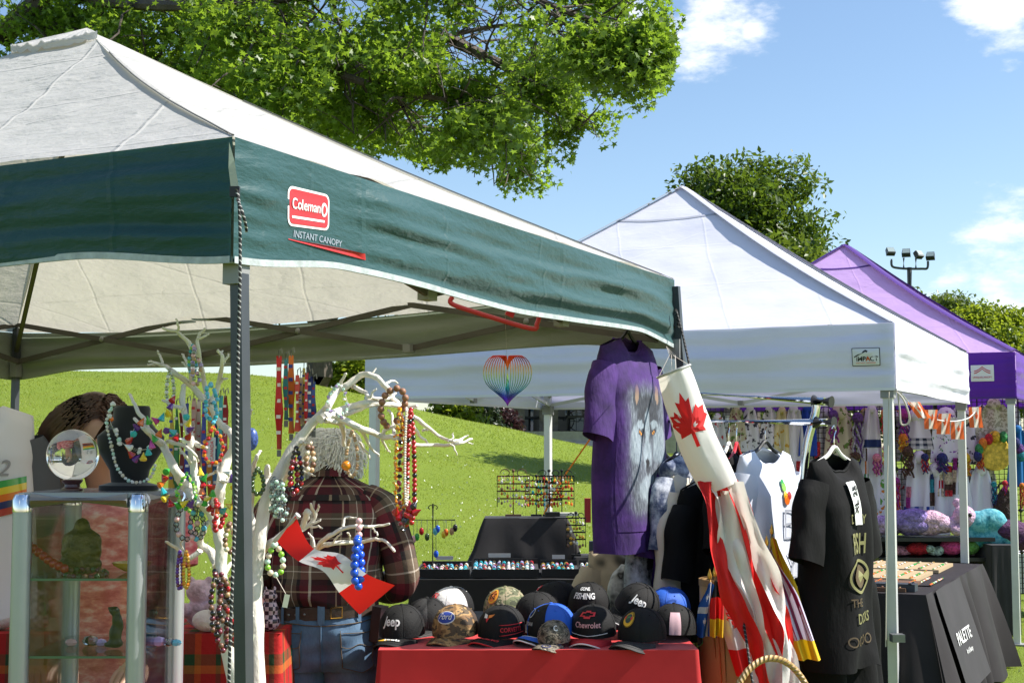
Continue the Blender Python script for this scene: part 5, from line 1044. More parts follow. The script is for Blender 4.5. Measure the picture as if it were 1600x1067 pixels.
for s in (-1, 1):
    tube_cloth([q_(s * .088, .02, .83), q_(s * .093, .02, .7), q_(s * .10, .03, .49), q_(s * .108, .01, .25), q_(s * .11, .0, .07)], [.105, .1, .085, .078, .078], 28, fold=.008, ff=6, ph=s).build('jeans_leg', DENIM, man, angle=180)
    MB().ball(q_(s * .115, .07, .045), .06, 14, 8, (.8, 1.9, .7)).build('shoe', LEATHER, man)
    def pocket(u, v, s=s, off=.005): 
        cxp = .75 + s * .117; uu = cxp + (u - .5) * .135 * (1 - .08 * v); vv = .30 + .62 * v + (.09 * (1 - abs(u - .5) * 2) if v > .7 else 0) * (v - .7) / .3
        p = hips(uu, vv); return p + V((0, -off, 0))
    MB().grid(lambda u, v: pocket(u, v), 14, 14, us=.15, vs=.16).build('back_pocket', DENIM, man, angle=180)
    STI = M('stitch', (.10, .07, .04), .7); mb = MB()
    edge = [pocket(0, i / 10, off=.008) for i in range(11)] + [pocket(i / 10, 1, off=.008) for i in range(11)] + [pocket(1, 1 - i / 10, off=.008) for i in range(11)]; mb.tube(edge, .0014, 4, cap=False); mb.tube([pocket(i / 14, .07, off=.008) for i in range(15)], .0014, 4); mb.tube([pocket(i / 14, .42 + .05 * math.sin(i / 14 * PI * 3), off=.0085) for i in range(15)], .0014, 4); mb.build('pocket_stitching', STI, man)
MB().tube([hips(.75, i / 12) + V((.0, -.004, 0)) for i in range(13)], .002, 5).build('back_seam', DENIM, man); MB().tube([hips(lerp(.52, .98, i / 30), .13 + .1 * (1 - abs(i / 15 - 1))) + V((0, -.003, 0)) for i in range(31)], .002, 5).build('yoke_stitching', STI, man)
def belt(u, v, off=.006): a = 2 * PI * u; ca, sa = math.cos(a), math.sin(a); k = 1.0; return q_(math.copysign(abs(ca) ** .83, ca) * (.176 + off), .02 + math.copysign(abs(sa) ** .85, sa) * (.126 + off), lerp(.962, .918, v) + .012 * ca - .01 * nz3(ca, sa))
MB().grid(belt, 60, 2, cu=True, us=1.1, vs=.04).build('belt', LEATHER, man, angle=180)
for u in (.63, .69, .75, .86): MB().grid(lambda a, b: belt(u + (a - .5) * .012, lerp(-.12, 1.35, b), off=.011), 2, 5).build('belt_loop', DENIM, man)
for k in range(6): MB().ball(belt(.57 + k * .028, .5, off=.008), .0045, 6, 4, (1, .3, 1)).build('belt_stud', STEEL, man)
MB().tube([belt(.77, .1, .011), belt(.80, .1, .011), belt(.80, .9, .011), belt(.77, .9, .011)], .0022, 5, closed=True).build('belt_buckle', B['gold'], man)
mb = MB().box(q_(.19, -.055, .90), (.035, .055, .12), Euler((0, .12, -.4)).to_matrix()); mb.build('phone_holster', BLACKPL, man, smooth=False)
# woman behind the display case, bending over the goods
WY = 4.32; wx = xa(170, WY); wo = thing('person', 'person in pink top bending down behind the glass case', 'person', (wx, WY, 0))
def w_(x, y, z): return V((wx + x, WY + y, z))
hc = at(150, 672, WY - .1) - V((wx, WY, 0))
P = {'pelvis': (w_(0, .12, .88), .14), 'spine': (w_(0, .08, 1.05), .12, .85), 'chest': (w_(.0, .03, 1.2), .095, .8), 'necklow': (w_(.005, -.03, 1.36), .05), 'neck': (w_(-.01, -.06, 1.43), .045), 'head1': (w_(hc.x, hc.y, hc.z - .02), .07), 'head2': (w_(hc.x - .01, hc.y + .0, hc.z + .045), .074), 'nose': (w_(hc.x + .035, hc.y - .088, hc.z - .035), .010)}
E = [('pelvis', 'spine'), ('spine', 'chest'), ('chest', 'necklow'), ('necklow', 'neck'), ('neck', 'head1'), ('head1', 'head2'), ('head1', 'nose')]
for s, n_ in ((-1, 'l'), (1, 'r')):
    P[n_ + 'sh'] = (w_(s * .16, .02, 1.28), .038); P[n_ + 'el'] = (w_(s * .215, -.02, 1.05), .04); P[n_ + 'wr'] = (w_(s * .15, -.16, .90), .026); P[n_ + 'hip'] = (w_(s * .09, .1, .82), .09); P[n_ + 'kn'] = (w_(s * .1, .08, .46), .06); P[n_ + 'an'] = (w_(s * .1, .1, .08), .04); P[n_ + 'toe'] = (w_(s * .11, -.05, .035), .035)
    E += [('chest', n_ + 'sh'), (n_ + 'sh', n_ + 'el'), (n_ + 'el', n_ + 'wr'), ('pelvis', n_ + 'hip'), (n_ + 'hip', n_ + 'kn'), (n_ + 'kn', n_ + 'an'), (n_ + 'an', n_ + 'toe')]
    add_hand(P, E, n_ + 'wr', n_ + 'h', P[n_ + 'wr'][0], (-s * .2, -.7, -.35), (0, .2, -1), s)
skin_body('body', P, E, SKIN, wo)
fc = w_(hc.x, hc.y, hc.z)
for s in (-1, 1):
    c = fc + V((.03 + s * .03, -.066, -.03)); e = MB().ball(c, .010, 10, 7).build('eye', M('eye_white', (.7, .68, .64), .3), wo); MB().ball(c + V((.001, -.007, -.002)), .0048, 8, 5).build('iris', B['brown'], e)
MB().ball(fc + V((.032, -.078, -.062)), .02, 10, 6, (1.1, .4, .35)).build('lips', M('lips', (.4, .14, .13), .5), wo)
def pinkmat():
    k = Nodes('pink_print'); n = k.noise(k.coord('Object', (1, 1, 2.2)), 24, 4); k.color(k.ramp(n, [(.35, (.5, .07, .09)), (.52, (.7, .2, .2)), (.68, (.8, .5, .45))])); k.b.inputs['Roughness'].default_value = .8; k.bump(k.noise(k.coord('Object'), 14, 4), .4, .01); return k.m
PINKT = pinkmat()
def wt(u, v):
    a = 2 * PI * u; z = lerp(.78, 1.37, v); tb = [(0, .2, .17), (.3, .185, .15), (.65, .2, .15), (.85, .19, .12), (.94, .12, .085), (1, .07, .065)]; rx = interp([(t, b) for t, b, c in tb], v); ry = interp([(t, c) for t, b, c in tb], v); cy = lerp(.11, -.02, v); ca, sa = math.cos(a), math.sin(a); k = 1 + .05 * nz3(ca * 2, sa * 2, v * 5)
    return w_(ca * rx * k, cy + sa * ry * k, z - .1 * max(0, abs(ca * rx) - .08) * sstep((v - .8) / .1))
MB().grid(wt, 48, 36, cu=True).build('top', PINKT, wo, angle=180)
for s in (-1, 1): tube_cloth([w_(s * .12, .02, 1.33), w_(s * .185, .015, 1.27), w_(s * .215, .0, 1.14)], [.06, .072, .07, .066], 20, fold=.008, ff=4, ph=s).build('sleeve', PINKT, wo, angle=180)
hb = MB()
for i in range(1500):
    th = random.uniform(0, 2 * PI); ph = random.uniform(-.1, 1.45); d = V((math.cos(th) * math.cos(ph), math.sin(th) * math.cos(ph), math.sin(ph)))
    if d.y < -.55 and d.z < .12: continue
    b0 = fc + V((-.008, .008, .02)) + V((d.x * .084, d.y * .088, d.z * .09)); side = -1 if d.x < .35 else 1; L_ = random.uniform(.22, .34) if side < 0 else random.uniform(.08, .16); pts = [b0]
    for k in range(1, 10):
        t = k / 9; o_ = V((side * (.055 * t + .03 * math.sin(t * 3)) * (1.6 if side < 0 else .4), .02 * t + .006 * math.sin(t * 3), -L_ * t ** 1.2)); pts.append(b0 + d * .02 * math.sin(PI * min(1, t * 2)) + o_ + V((nz3(i * .01, t * 2), nz3(i * .01 + 9, t * 2), 0)) * .008)
    hb.tube(pts, [.0019 - .0014 * (k / 9) ** 2 for k in range(10)], 3)
hb.ball(fc + V((-.012, .02, .03)), .084, 18, 12, (1, 1.02, 1.02)); hb.build('hair', HAIRB, wo)
# ================================================================ baseball caps
def camo(key, cols, sc_=16):
    k = Nodes(key); n = k.noise(k.coord('Object', (1, 1, 1.6)), sc_, 3, .5); st = [(0, cols[0])] + [(.40 + .08 * i, c) for i, c in enumerate(cols[1:])]; k.color(k.ramp(n, st, 'CONSTANT')); k.b.inputs['Roughness'].default_value = .8; k.bump(k.noise(k.coord('Object'), 160, 2), .3, .003); MC[key] = k.m; return k.m
CAPB = M('cap_black', (.0085, .0085, .009), .8, var=.15, bump=.35, bscale=170, spec=.3); CAPW = M('cap_white', (.74, .73, .72), .75, bump=.3, bscale=170); CAPBL = M('cap_blue', (.012, .10, .52), .7, bump=.3, bscale=170); CAPR = M('cap_red', (.5, .014, .02), .7, bump=.3, bscale=170); CAPN = M('cap_navy', (.012, .022, .12), .7, bump=.3, bscale=170); CAPG = M('cap_gray', (.022, .022, .023), .75, bump=.3, bscale=170)
CAMT = camo('camo_tan', [(.05, .035, .022), (.20, .11, .045), (.36, .22, .09), (.10, .07, .04), (.42, .27, .12)]); CAMG = camo('camo_green', [(.05, .06, .03), (.13, .15, .07), (.28, .24, .15), (.09, .10, .05), (.33, .33, .22)]); CAMD = camo('camo_dark', [(.02, .018, .015), (.10, .085, .06), (.2, .17, .13), (.035, .03, .025), (.3, .26, .2)], 26)
RX, RY, HH = .083, .098, .108
CS = [0.0]
def crown(az, t, off=0):                            # az=0 faces -Y; t 0 at the band, 1 at the button
    ph = t * PI / 2; k = math.cos(ph) ** .82; front = max(0, math.cos(az)); bul = 1 + .04 * math.sin(ph * 2) + .05 * front * math.sin(ph * 2)
    seam = 1 + .035 * nz3(math.sin(az) * 1.6 + CS[0], math.cos(az) * 1.6, t * 1.5 + CS[0]) - .022 * math.exp(-(((az / (PI / 3)) % 1 - .5) * 11) ** 2) * (1 - t)
    n = V((math.sin(az) * math.cos(ph), -math.cos(az) * math.cos(ph), math.sin(ph) * 1.1)).normalized()
    return V((math.sin(az) * RX * k * bul * seam, -math.cos(az) * RY * k * bul * seam, HH * math.sin(ph) ** .92)) + n * off
def brim(u, v, off=0):                              # u across -1..1, v out
    az = u * 1.12; inn = crown(az, 0); ln = .084 * (1 - abs(u) ** 2.6) ** .55 if abs(u) < 1 else 0; x = inn.x * (1 + .06 * v); y = inn.y - ln * v; return V((x, y, .002 - .042 * (abs(x) / .08) ** 2 * (.3 + .7 * v) - .018 * v * v + .016 * v + off))
def cap(label, px, py, Y, yaw, pitch, roll, front, side, back, bmat, under=None, btn=None, edge=None, z=None, visor=None):
    t = thing('baseball_cap', label, 'cap', (0, 0, 0), 'caps spread on the red table')
    CS[0] += 1.37
    for i in range(6):
        a0 = (i - .5) * PI / 3 + PI / 6 - PI / 6; mt = [front, side, back, back, back, side][i] if i else front
        MB().grid(lambda u, v: crown(a0 + u * PI / 3, v * .985), 10, 12).build('panel', mt, t, angle=180)
    MB().ball((0, 0, HH + .001), .008, 8, 5, (1, 1, .5)).build('button', btn or side, t)
    b = MB(); b.grid(lambda u, v: brim(u * 2 - 1, v), 24, 8, us=.2, vs=.08).build('brim', bmat, t, angle=180); MB().grid(lambda u, v: brim(u * 2 - 1, v, -.0035), 24, 8).build('brim_underside', under or CAPB, t, angle=180)
    MB().tube([brim(i / 15 - 1, 1, -.0017) for i in range(31)], .0026, 5).build('brim_edge', edge or bmat, t)
    MB().grid(lambda u, v: crown(2 * PI * u, v * .07, -.004), 36, 1, cu=True).build('sweatband', CAPG, t)
    for i in range(6): MB().tube([crown((i + .5) * PI / 3, .03 + .92 * j / 10, .0006) for j in range(11)], .0011, 4).build('seam', side, t); MB().ball(crown(i * PI / 3, .6, .001), .0032, 6, 4, (1, 1, .6)).build('eyelet', side, t)
    for k in range(4): MB().tube([brim(-.86 + 1.72 * j / 20, .3 + .18 * k, .0008) for j in range(21)], .0006, 3).build('brim_stitching', bmat, t)
    p = at(px, py, Y); 
    if z is not None: p.z = z
    t.location = p; t.scale = (.91, .91, .91); t.rotation_euler = Euler((R(pitch), R(roll), R(yaw)), 'XYZ'); return t
def L0(t): 
    loc = V(t.location); return t
def capfn(az0, t0, off=.0022, xs=1): return lambda x, y: crown(az0 + x * xs / .092, min(.97, t0 + y / (HH * 1.25)), off * 1.25 + .0005)
class AtZero:                                        # decorate in the cap's own space
    def __init__(s, t): s.t = t
    def __enter__(s): s.l = s.t.location.copy(); s.t.location = (0, 0, 0); return s.t
    def __exit__(s, *a): s.t.location = s.l
def disc(fn, rx, ry, mat, t, name, n=22, rings=5): return sticker(fn, [(rx * math.cos(2 * PI * k / n), ry * math.sin(2 * PI * k / n)) for k in range(n)], mat, t, name, rings)
def ring(fn, rx, ry, w, mat, t, name, n=28):
    return MB().grid(lambda u, v: fn((rx - w * v) * math.cos(2 * PI * u), (ry - w * v) * math.sin(2 * PI * u)), n, 1, cu=True).build(name, mat, t)
def shape(fn, pts, mat, t, name, off=None): mb = MB(); mb.fan([fn(*p) for p in pts]); return mb.build(name, mat, t, smooth=False)
hz_ = HTZ + .022; rz_ = RZ + .036
PW = M('thread_white', (.72, .72, .72), .6); PR = M('thread_red', (.6, .02, .03), .6); PB = M('thread_blue', (.02, .05, .32), .6); PG = M('thread_gold', (.78, .46, .03), .6); PO = M('thread_orange', (.72, .2, .03), .6); PGN = M('thread_green', (.05, .22, .06), .6)
t = cap('black cap with white four letter wordmark and orange brim print', 628, 1000, 4.84, -16, 4, 0, CAPB, CAPB, CAPB, CAPB, z=hz_)
with AtZero(t): put_text('Jeep', .042, capfn(-.05, .36), PW, t, bold=.025); put_text('Jeep', .024, lambda x, y: brim((x + .01) / .07, .55 + y / .07, .003), PW, t, bold=.02, shear=.2); sticker(lambda x, y: brim((x - .015) / .07, .5 + y / .07, .0022), [(-.03, .0), (.0, .012), (.03, .002), (0, -.008)], PG, t, 'brim_splash', 4)
t = cap('tan camouflage cap with blue oval badge', 712, 998, 4.84, -22, 3, 0, CAMT, CAMT, M('cap_brown', (.045, .028, .018), .8), CAMT, z=hz_)
with AtZero(t): f = capfn(.0, .46, .0022); disc(f, .044, .023, PW, t, 'badge_border'); f = capfn(0, .46, .0032); disc(f, .0405, .0198, PB, t, 'badge_oval'); put_text('Ford', .03, capfn(0, .46, .0046), PW, t, bold=.005, shear=.25, xs=1.05)
t = cap('black cap with crossed flag emblem and red side lettering', 784, 1000, 4.82, -30, 2, 0, CAPB, CAPB, CAPB, CAPB, edge=CAPR, z=hz_)
with AtZero(t):
    f = capfn(-.1, .46); shape(f, [(-.03, .012), (-.004, .008), (.0, -.004), (-.02, -.004)], PW, t, 'left_flag'); shape(f, [(.003, .007), (.034, .012), (.022, .0), (.006, -.004)], PO, t, 'right_flag'); shape(f, [(-.008, -.004), (.01, -.004), (.001, -.018)], PR, t, 'flag_tip')
    put_text('CORVETTE', .019, lambda x, y: crown(1.05 + x / .092, .16 + y / .15, .0025), PR, t, bold=.02); put_text('RACING', .017, lambda x, y: brim((x + .01) / .07, .5 + y / .07, .003), PR, t, bold=.03)
    MB().tube([crown(.5 + i * .08, .05 + .03 * i / 12, .002) for i in range(16)], .0015, 4).tube([crown(.5 + i * .08, .27, .002) for i in range(16)], .0015, 4).build('red_piping', PR, t)
t = cap('black and blue cap with round badge and blue brim stripe', 862, 992, 4.80, -42, 2, 0, CAPB, CAPBL, CAPBL, CAPB, edge=PW, z=hz_ + .008)
with AtZero(t):
    f = capfn(-.35, .5); ring(f, .017, .017, .004, M('thread_silver', (.4, .4, .42), .4), t, 'round_badge'); put_text('NISSAN', .016, capfn(-.35, .24), M('thread_silver'), t, bold=.02); MB().grid(lambda u, v: brim(u * 2 - 1, .45 + .4 * v, .0022), 20, 2).build('brim_stripe', CAPBL, t); MB().tube([brim(i / 12 - 1, .43, .002) for i in range(25)], .0013, 4).build('white_piping', PW, t)
t = cap('small dark camouflage cap wedged under the blue cap', 866, 1008, 4.70, -30, 5, 0, CAMD, CAMD, CAMD, CAMD, z=hz_ - .004)
with AtZero(t): put_text('C', .04, capfn(.7, .5), PW, t, bold=.02); ring(lambda x, y: brim((x + .02) / .07, .55 + y / .07, .0025), .016, .018, .004, CAPN, t, 'brim_ring')
t.scale = (.62, .62, .62)
t = cap('black cap with red bow tie emblem and red brim', 927, 1000, 4.80, -16, 3, 0, CAPB, CAPB, CAPB, CAPR, edge=PW, z=hz_ + .004)
with AtZero(t):
    bt = [(-.040, -.012), (-.033, .006), (-.014, .006), (-.012, .013), (.016, .013), (.016, .006), (.042, .006), (.034, -.010), (.014, -.010), (.012, -.018), (-.016, -.018), (-.017, -.012)]; f = capfn(-.02, .56, .0024); 
    mb = MB(); n = len(bt); pts = [f(*p) for p in bt]; inn = [f(p[0] * .72, (p[1] + .0025) * .5 - .0025) for p in bt]; mb.v = pts + inn
    for i in range(n): mb.face((i, (i + 1) % n, n + (i + 1) % n, n + i))
    mb.build('bow_tie_emblem', PR, t, smooth=False); put_text('Chevrolet', .024, capfn(0, .27, .0025), M('thread_pink', (.7, .35, .38), .6), t, bold=.015, xs=1.1); MB().tube([crown(-.9 + i * .09, .05 + .04 * abs(i / 10 - 1), .002) for i in range(21)], .0013, 4).build('white_piping', PW, t)
t = cap('charcoal cap with round yellow emblem at the right end', 1004, 1004, 4.74, -34, 2, 0, CAPB, CAPB, CAPB, CAPG, z=hz_)
with AtZero(t):
    f = capfn(-.12, .50, .0022); disc(f, .029, .029, PG, t, 'emblem_disc'); f2 = capfn(-.12, .50, .0034); disc(f2, .0165, .0165, M('thread_dark', (.02, .05, .05), .6), t, 'emblem_centre'); ring(f2, .0285, .0285, .0016, CAPB, t, 'emblem_rim'); 
    for s in (-1, 1): disc(lambda x, y: capfn(-.12, .50, .0044)(x + s * .0165, y), .005, .006, PR, t, 'rose', 10, 2)
    shape(capfn(-.12, .5, .0046), [(-.008, .004), (.009, .006), (.01, .002), (-.004, .0), (-.006, -.007), (-.009, -.006)], PGN, t, 'pistol_mark')
    def arc_text(x, y): a = x / .0225; return capfn(-.12, .50, .0038)(math.sin(a) * (.0225 + y), math.cos(a) * (.0225 + y))
    put_text("GUNS N' ROSES", .0085, arc_text, CAPB, t, bold=.02)
t = cap('black cap with green and pink trim by the canopy leg', 1052, 992, 4.86, 150, 4, 0, CAPB, CAPB, CAPB, CAPB, edge=PGN, z=hz_)
MB().grid(lambda u, v: crown(PI + .3 + u * .5, v * .5, .002), 6, 6).build('pink_patch', M('cap_pink', (.62, .4, .45), .7), None).parent = t
t = cap('white fronted black cap with red ram shield', 706, 950, 5.17, -36, 3, 0, CAPW, CAPW, CAPB, CAPB, z=rz_)
with AtZero(t):
    f = capfn(-.3, .46, .0024); sh = [(-.022, .02), (.022, .02), (.023, 0), (.014, -.016), (0, -.023), (-.014, -.016), (-.023, 0)]; mb = MB(); n = len(sh); mb.v = [f(*p) for p in sh] + [f(p[0] * .8, p[1] * .8) for p in sh]
    for i in range(n): mb.face((i, (i + 1) % n, n + (i + 1) % n, n + i))
    mb.build('shield_outline', PR, t, smooth=False)
    for s in (-1, 1): MB().tube([f(s * (.004 + .009 * math.sin(k / 8 * 3.4)), .013 - .026 * k / 8) for k in range(9)], .0026, 5).build('ram_horn', PR, t)
    put_text('DODGE', .014, capfn(-.3, .17), PR, t, bold=.03)
t = cap('green camouflage cap with orange round emblem', 790, 952, 5.18, -24, 3, 0, CAMG, CAMG, CAMG, CAMG, z=rz_)
with AtZero(t):
    f = capfn(-.25, .52, .0024); disc(f, .03, .03, PO, t, 'emblem_disc'); f2 = capfn(-.25, .52, .0036); ring(f2, .027, .027, .004, PG, t, 'emblem_ring')
    shape(f2, [(-.026, .002), (-.01, .008), (0, .022), (.008, .008), (.022, .012), (.012, -.002), (.016, -.016), (0, -.008), (-.014, -.018), (-.012, -.003)], CAPB, t, 'eagle_mark')
t = cap('black cap with red and white tongue print, half hidden', 872, 955, 5.3, -50, 8, -12, CAPB, CAPB, CAPB, CAPB, z=rz_ + .01)
with AtZero(t):
    f = capfn(-.35, .62, .0024); shape(f, [(-.03, .0), (-.01, .016), (.012, .014), (.03, .018), (.032, .004), (.012, -.004), (-.004, -.02), (-.03, -.03)], PR, t, 'lips_mark'); f2 = capfn(-.35, .62, .0036); shape(f2, [(-.012, .006), (.018, .010), (.016, .005), (-.012, .001)], PW, t, 'teeth_mark'); shape(f2, [(-.024, -.02), (-.006, -.002), (-.003, -.006), (-.02, -.024)], PW, t, 'highlight_mark')
t = cap('black cap with white fishing slogan at back', 920, 948, 5.22, -12, 4, 0, CAPB, CAPB, CAPB, CAPB, z=rz_ + .012)
with AtZero(t): put_text('GONE', .022, capfn(-.05, .62), PW, t, bold=.03, shear=.1); put_text('FISHING', .03, capfn(-.05, .40), PW, t, bold=.03, shear=.1, xs=.95)
t = cap('black cap with tilted white wordmark and blue brim lining', 992, 962, 5.0, -14, 14, 30, CAPB, CAPB, CAPB, CAPB, under=CAPBL, edge=PW, z=hz_ + .06)
with AtZero(t): put_text('Jeep', .042, capfn(.1, .48), PW, t, bold=.025)
t = cap('plain royal blue cap with small orange badge behind', 1044, 965, 5.16, -40, 4, 6, CAPBL, CAPBL, CAPBL, CAPBL, z=rz_)
with AtZero(t): f = capfn(-.6, .34, .0024); disc(f, .014, .016, PR, t, 'badge_rim', 14, 3); disc(capfn(-.6, .34, .0036), .009, .010, PG, t, 'badge_centre', 12, 2)
t = cap('black cap with red stripes tucked between the back caps', 840, 972, 5.06, -35, 4, 0, CAPB, CAPB, CAPB, CAPB, z=hz_ + .02)
with AtZero(t): 
    for k in range(2): MB().grid(lambda u, v: brim(-.5 + .2 * k + .08 * u, v, .0022), 2, 6).build('red_stripe', PR, t)
t = cap('dark cap half buried under the white fronted cap', 668, 975, 5.06, -20, 4, 0, CAPG, CAPB, CAPB, CAPG, z=hz_ - .0)
# things on the plaid table left of the man
def on_plaid(px, Y): return V((xa(px, Y), Y, PZ + .002))
c = on_plaid(408, 4.78); fused('piggy_bank', [(c + V((0, 0, .055)), .05, (1.15, 1, .95)), (c + V((-.045, -.015, .07)), .028, (1, 1, 1)), (c + V((-.07, -.025, .068)), .012, (.7, 1, 1)), (c + V((-.04, -.01, .098)), .012, (.6, .6, 1.2)), (c + V((-.03, -.03, .01)), .014, (1, 1, 1)), (c + V((.03, -.03, .01)), .014, (1, 1, 1)), (c + V((.03, .03, .01)), .014, (1, 1, 1))], M('pink_ceramic', (.75, .3, .3), .25, var=.2, vscale=30, coat=.5), 'pink ceramic pig on the plaid table', 'figurine')
c = on_plaid(426, 4.72); k = Nodes('checker_cat'); ch = k.new('TexChecker'); ch.inputs['Scale'].default_value = 75; ch.inputs['Color1'].default_value = (.03, .015, .03, 1); ch.inputs['Color2'].default_value = (.55, .4, .45, 1); k.link(k.coord('Object'), ch.inputs['Vector']); k.color(ch.outputs[0]); k.b.inputs['Roughness'].default_value = .3
fused('cat_vase', [(c + V((0, 0, .03)), .034, (1, .9, .9)), (c + V((0, 0, .07)), .028, (1, .9, 1.2)), (c + V((0, -.004, .112)), .024, (1.05, .9, .9)), (c + V((-.015, -.004, .135)), .008, (.8, .6, 1.6)), (c + V((.015, -.004, .135)), .008, (.8, .6, 1.6))], k.m, 'dark checked cat ornament beside the blue jeans', 'ornament')
c = on_plaid(398, 4.74); MB().box(c + V((0, 0, .02)), (.08, .06, .04)).solo('gift_box', M('cream_box', (.6, .5, .32), .7), 'small cream box at the pig\'s feet', 'box')
c = on_plaid(318, 4.8); fused('plush_toy', [(c + V((0, 0, .05)), .05, (1, .9, 1)), (c + V((0, -.01, .12)), .042, (1.1, .95, .95)), (c + V((-.03, -.01, .158)), .013, (1, .7, 1)), (c + V((.03, -.01, .158)), .013, (1, .7, 1)), (c + V((-.04, -.03, .06)), .018, (1, 1, 1.4)), (c + V((.04, -.03, .06)), .018, (1, 1, 1.4))], M('rainbow_plush', (.62, .45, .5), .9, var=.55, vscale=22, bump=.9, bscale=90), 'pastel plush bear behind the white branch', 'plush toy')
c = on_plaid(330, 4.7) ; fused('plush_toy', [(c + V((0, 0, .035)), .04, (1.3, .9, .9)), (c + V((.035, -.01, .065)), .028, (1, 1, 1)), (c + V((.05, -.01, .088)), .009, (1, .7, 1.4))], M('white_plush', (.75, .72, .68), .95, bump=.9, bscale=90), 'white plush animal low behind the white branch', 'plush toy')
c = on_plaid(8, 4.75); fused('plush_toy', [(c + V((0, 0, .04)), .05, (1.2, .9, .8)), (c + V((.02, -.02, .07)), .03, (1, 1, 1))], M('white_plush'), 'white fluffy toy at the left edge of plaid table', 'plush toy', vox=.006)
# pink sparkly knick-knack by the man's right elbow
MB().ball(V((xa(628, 4.98), 4.98, HTZ + .035)), .035, 10, 7, (1, 1, .9)).solo('glitter_ball', M('pink_glitter', (.62, .12, .2), .3, var=.8, vscale=90), 'pink glittery ball behind the leftmost cap', 'ornament')
# ================================================================ garments
def garment(name, label, mat, w, L_, sleeve='short', loc=(0, 0, 0), rot=0, flare=.12, fold=.02, ff=26, dep=.085, hanger=None, cat='shirt', group=None, smat=None, ph=0, open_=1, collar=None, tight=1):
    t = thing(name, label, cat, (0, 0, 0), group); slope = .27
    def geo(v): return w * interp([(0, 1), (.12, 1.0), (.3, .94), (1, .94 + flare)], v), interp([(0, .016), (.06, .05), (.25, dep), (1, dep * 1.15)], v)
    def tor(u, v, off=0):
        a = 2 * PI * u; ca, sa = math.cos(a), math.sin(a); hw, hd = geo(v); x = math.copysign(abs(ca) ** .75, ca) * hw; y = math.copysign(abs(sa) ** .8, sa) * (hd + off)
        f = fold * sstep(v * 1.5) * (math.sin(x * ff + ph + 1.5 * nz3(v * 2, ph)) * (.4 + .6 * v) + .8 * nz3(x * 9 + ph, v * 2.5, sa * .5))
        y += f; z = -v * L_ - slope * abs(x) * (1 - sstep(v * 2.2)); nk = .085
        if abs(x) < nk: z -= ((.075 if sa < 0 else .015) * open_) * (1 - (x / nk) ** 2) ** .7 * (1 - sstep(v * 6))
        return V((x, y, z - .012 * nz3(x * 14, ph) * (v > .93)))
    def front(x, zd, off=.004):                      # point on the front sheet
        v = zd / L_; hw, hd = geo(v); c = max(-.98, min(.98, x / hw)); ca = math.copysign(abs(c) ** (1 / .75), c); return tor((2 * PI - math.acos(ca)) / (2 * PI), v, off)
    MB().grid(tor, 64, 40, cu=True, us=4 * w, vs=L_).build('body', mat, t, angle=180)
    nk = [tor(i / 64, 0) for i in range(64)]; ck = [p for p in nk if abs(p.x) < .088]
    ck.sort(key=lambda p: math.atan2(p.y, p.x)); MB().tube(ck, .006, 6, closed=True).build('collar', collar or mat, t)
    for s in (-1, 1):
        ln = {'short': .28, 'long': .62, 'none': .05}[sleeve]; p0 = V((s * w * .80, 0, -slope * w * .8 - .082)); d = V((s * .27, -.02, -1)).normalized() if sleeve == 'short' else V((s * .2, -.03, -1)).normalized(); e1 = V((d.z, 0, -d.x)) * -s
        def sl(u, v): 
            a = 2 * PI * u; r1 = interp([(0, .07), (.18, .098), (.4, .1), (1, .085 if sleeve == 'short' else .05)], v); r2 = interp([(0, .05), (1, .045)], v); c = p0 + d * ln * v
            k = 1 + .18 * nz3(math.cos(a) * 1.5 + s + ph, v * 3, math.sin(a)) + (.10 * math.sin(v * 20 + math.cos(a) * 3) if sleeve == 'long' else 0); return c + e1 * math.cos(a) * r1 * (k if v > .1 else 1) + V((0, 1, 0)) * math.sin(a) * r2 * k
        MB().grid(sl, 26, 18, cu=True, us=.5, vs=ln).build('sleeve', smat or mat, t, angle=180)
    if hanger:
        h = MB(); h.tube(spline([V((-w * .92, 0, -slope * w - .012)), V((-.05, 0, -.02)), V((0, 0, .012)), V((.05, 0, -.02)), V((w * .92, 0, -slope * w - .012))], 5), .0075, 7); h.build('hanger_arm', hanger, t); MB().tube(spline([V((0, 0, .0)), V((0, 0, .05)), V((.012, 0, .07)), V((0, 0, .088)), V((-.014, 0, .078))], 4), .002, 6).build('hanger_hook', CHROME, t)
    t.location = loc; t.rotation_euler = (0, 0, R(rot)); t['front'] = 0; del t['front']
    return t, front
class Local:
    def __init__(s, t): s.t = t
    def __enter__(s): s.l = s.t.location.copy(); s.t.location = (0, 0, 0)
    def __exit__(s, *a): s.t.location = s.l
def tiedye(key, cols, sc_=7, det=6, stretch=(1, 1, 1), rough=.85, bump=.6):
    k = Nodes(key); n = k.noise(k.coord('Object', stretch), sc_, det, .65); k.color(k.ramp(n, [(.25 + .5 * i / (len(cols) - 1), c) for i, c in enumerate(cols)])); k.b.inputs['Roughness'].default_value = rough; k.bump(k.noise(k.coord('Object', (1, 1, .35)), 13, 5), bump, .02); MC[key] = k.m; return k.m
PUR = tiedye('purple_dye', [(.016, .005, .045), (.045, .012, .125), (.085, .024, .21)], 9)
SWT = M('sweat_white', (.70, .74, .84), .85, var=.05, bump=.3, bscale=22); TEEB = M('tee_black', (.0045, .0045, .005), .85, bump=.6, bscale=14, bstretch=(1, 1, .35), spec=.2, dist=.012); CREAMC = M('cream_cotton', (.62, .56, .47), .85, bump=.3, bscale=22)
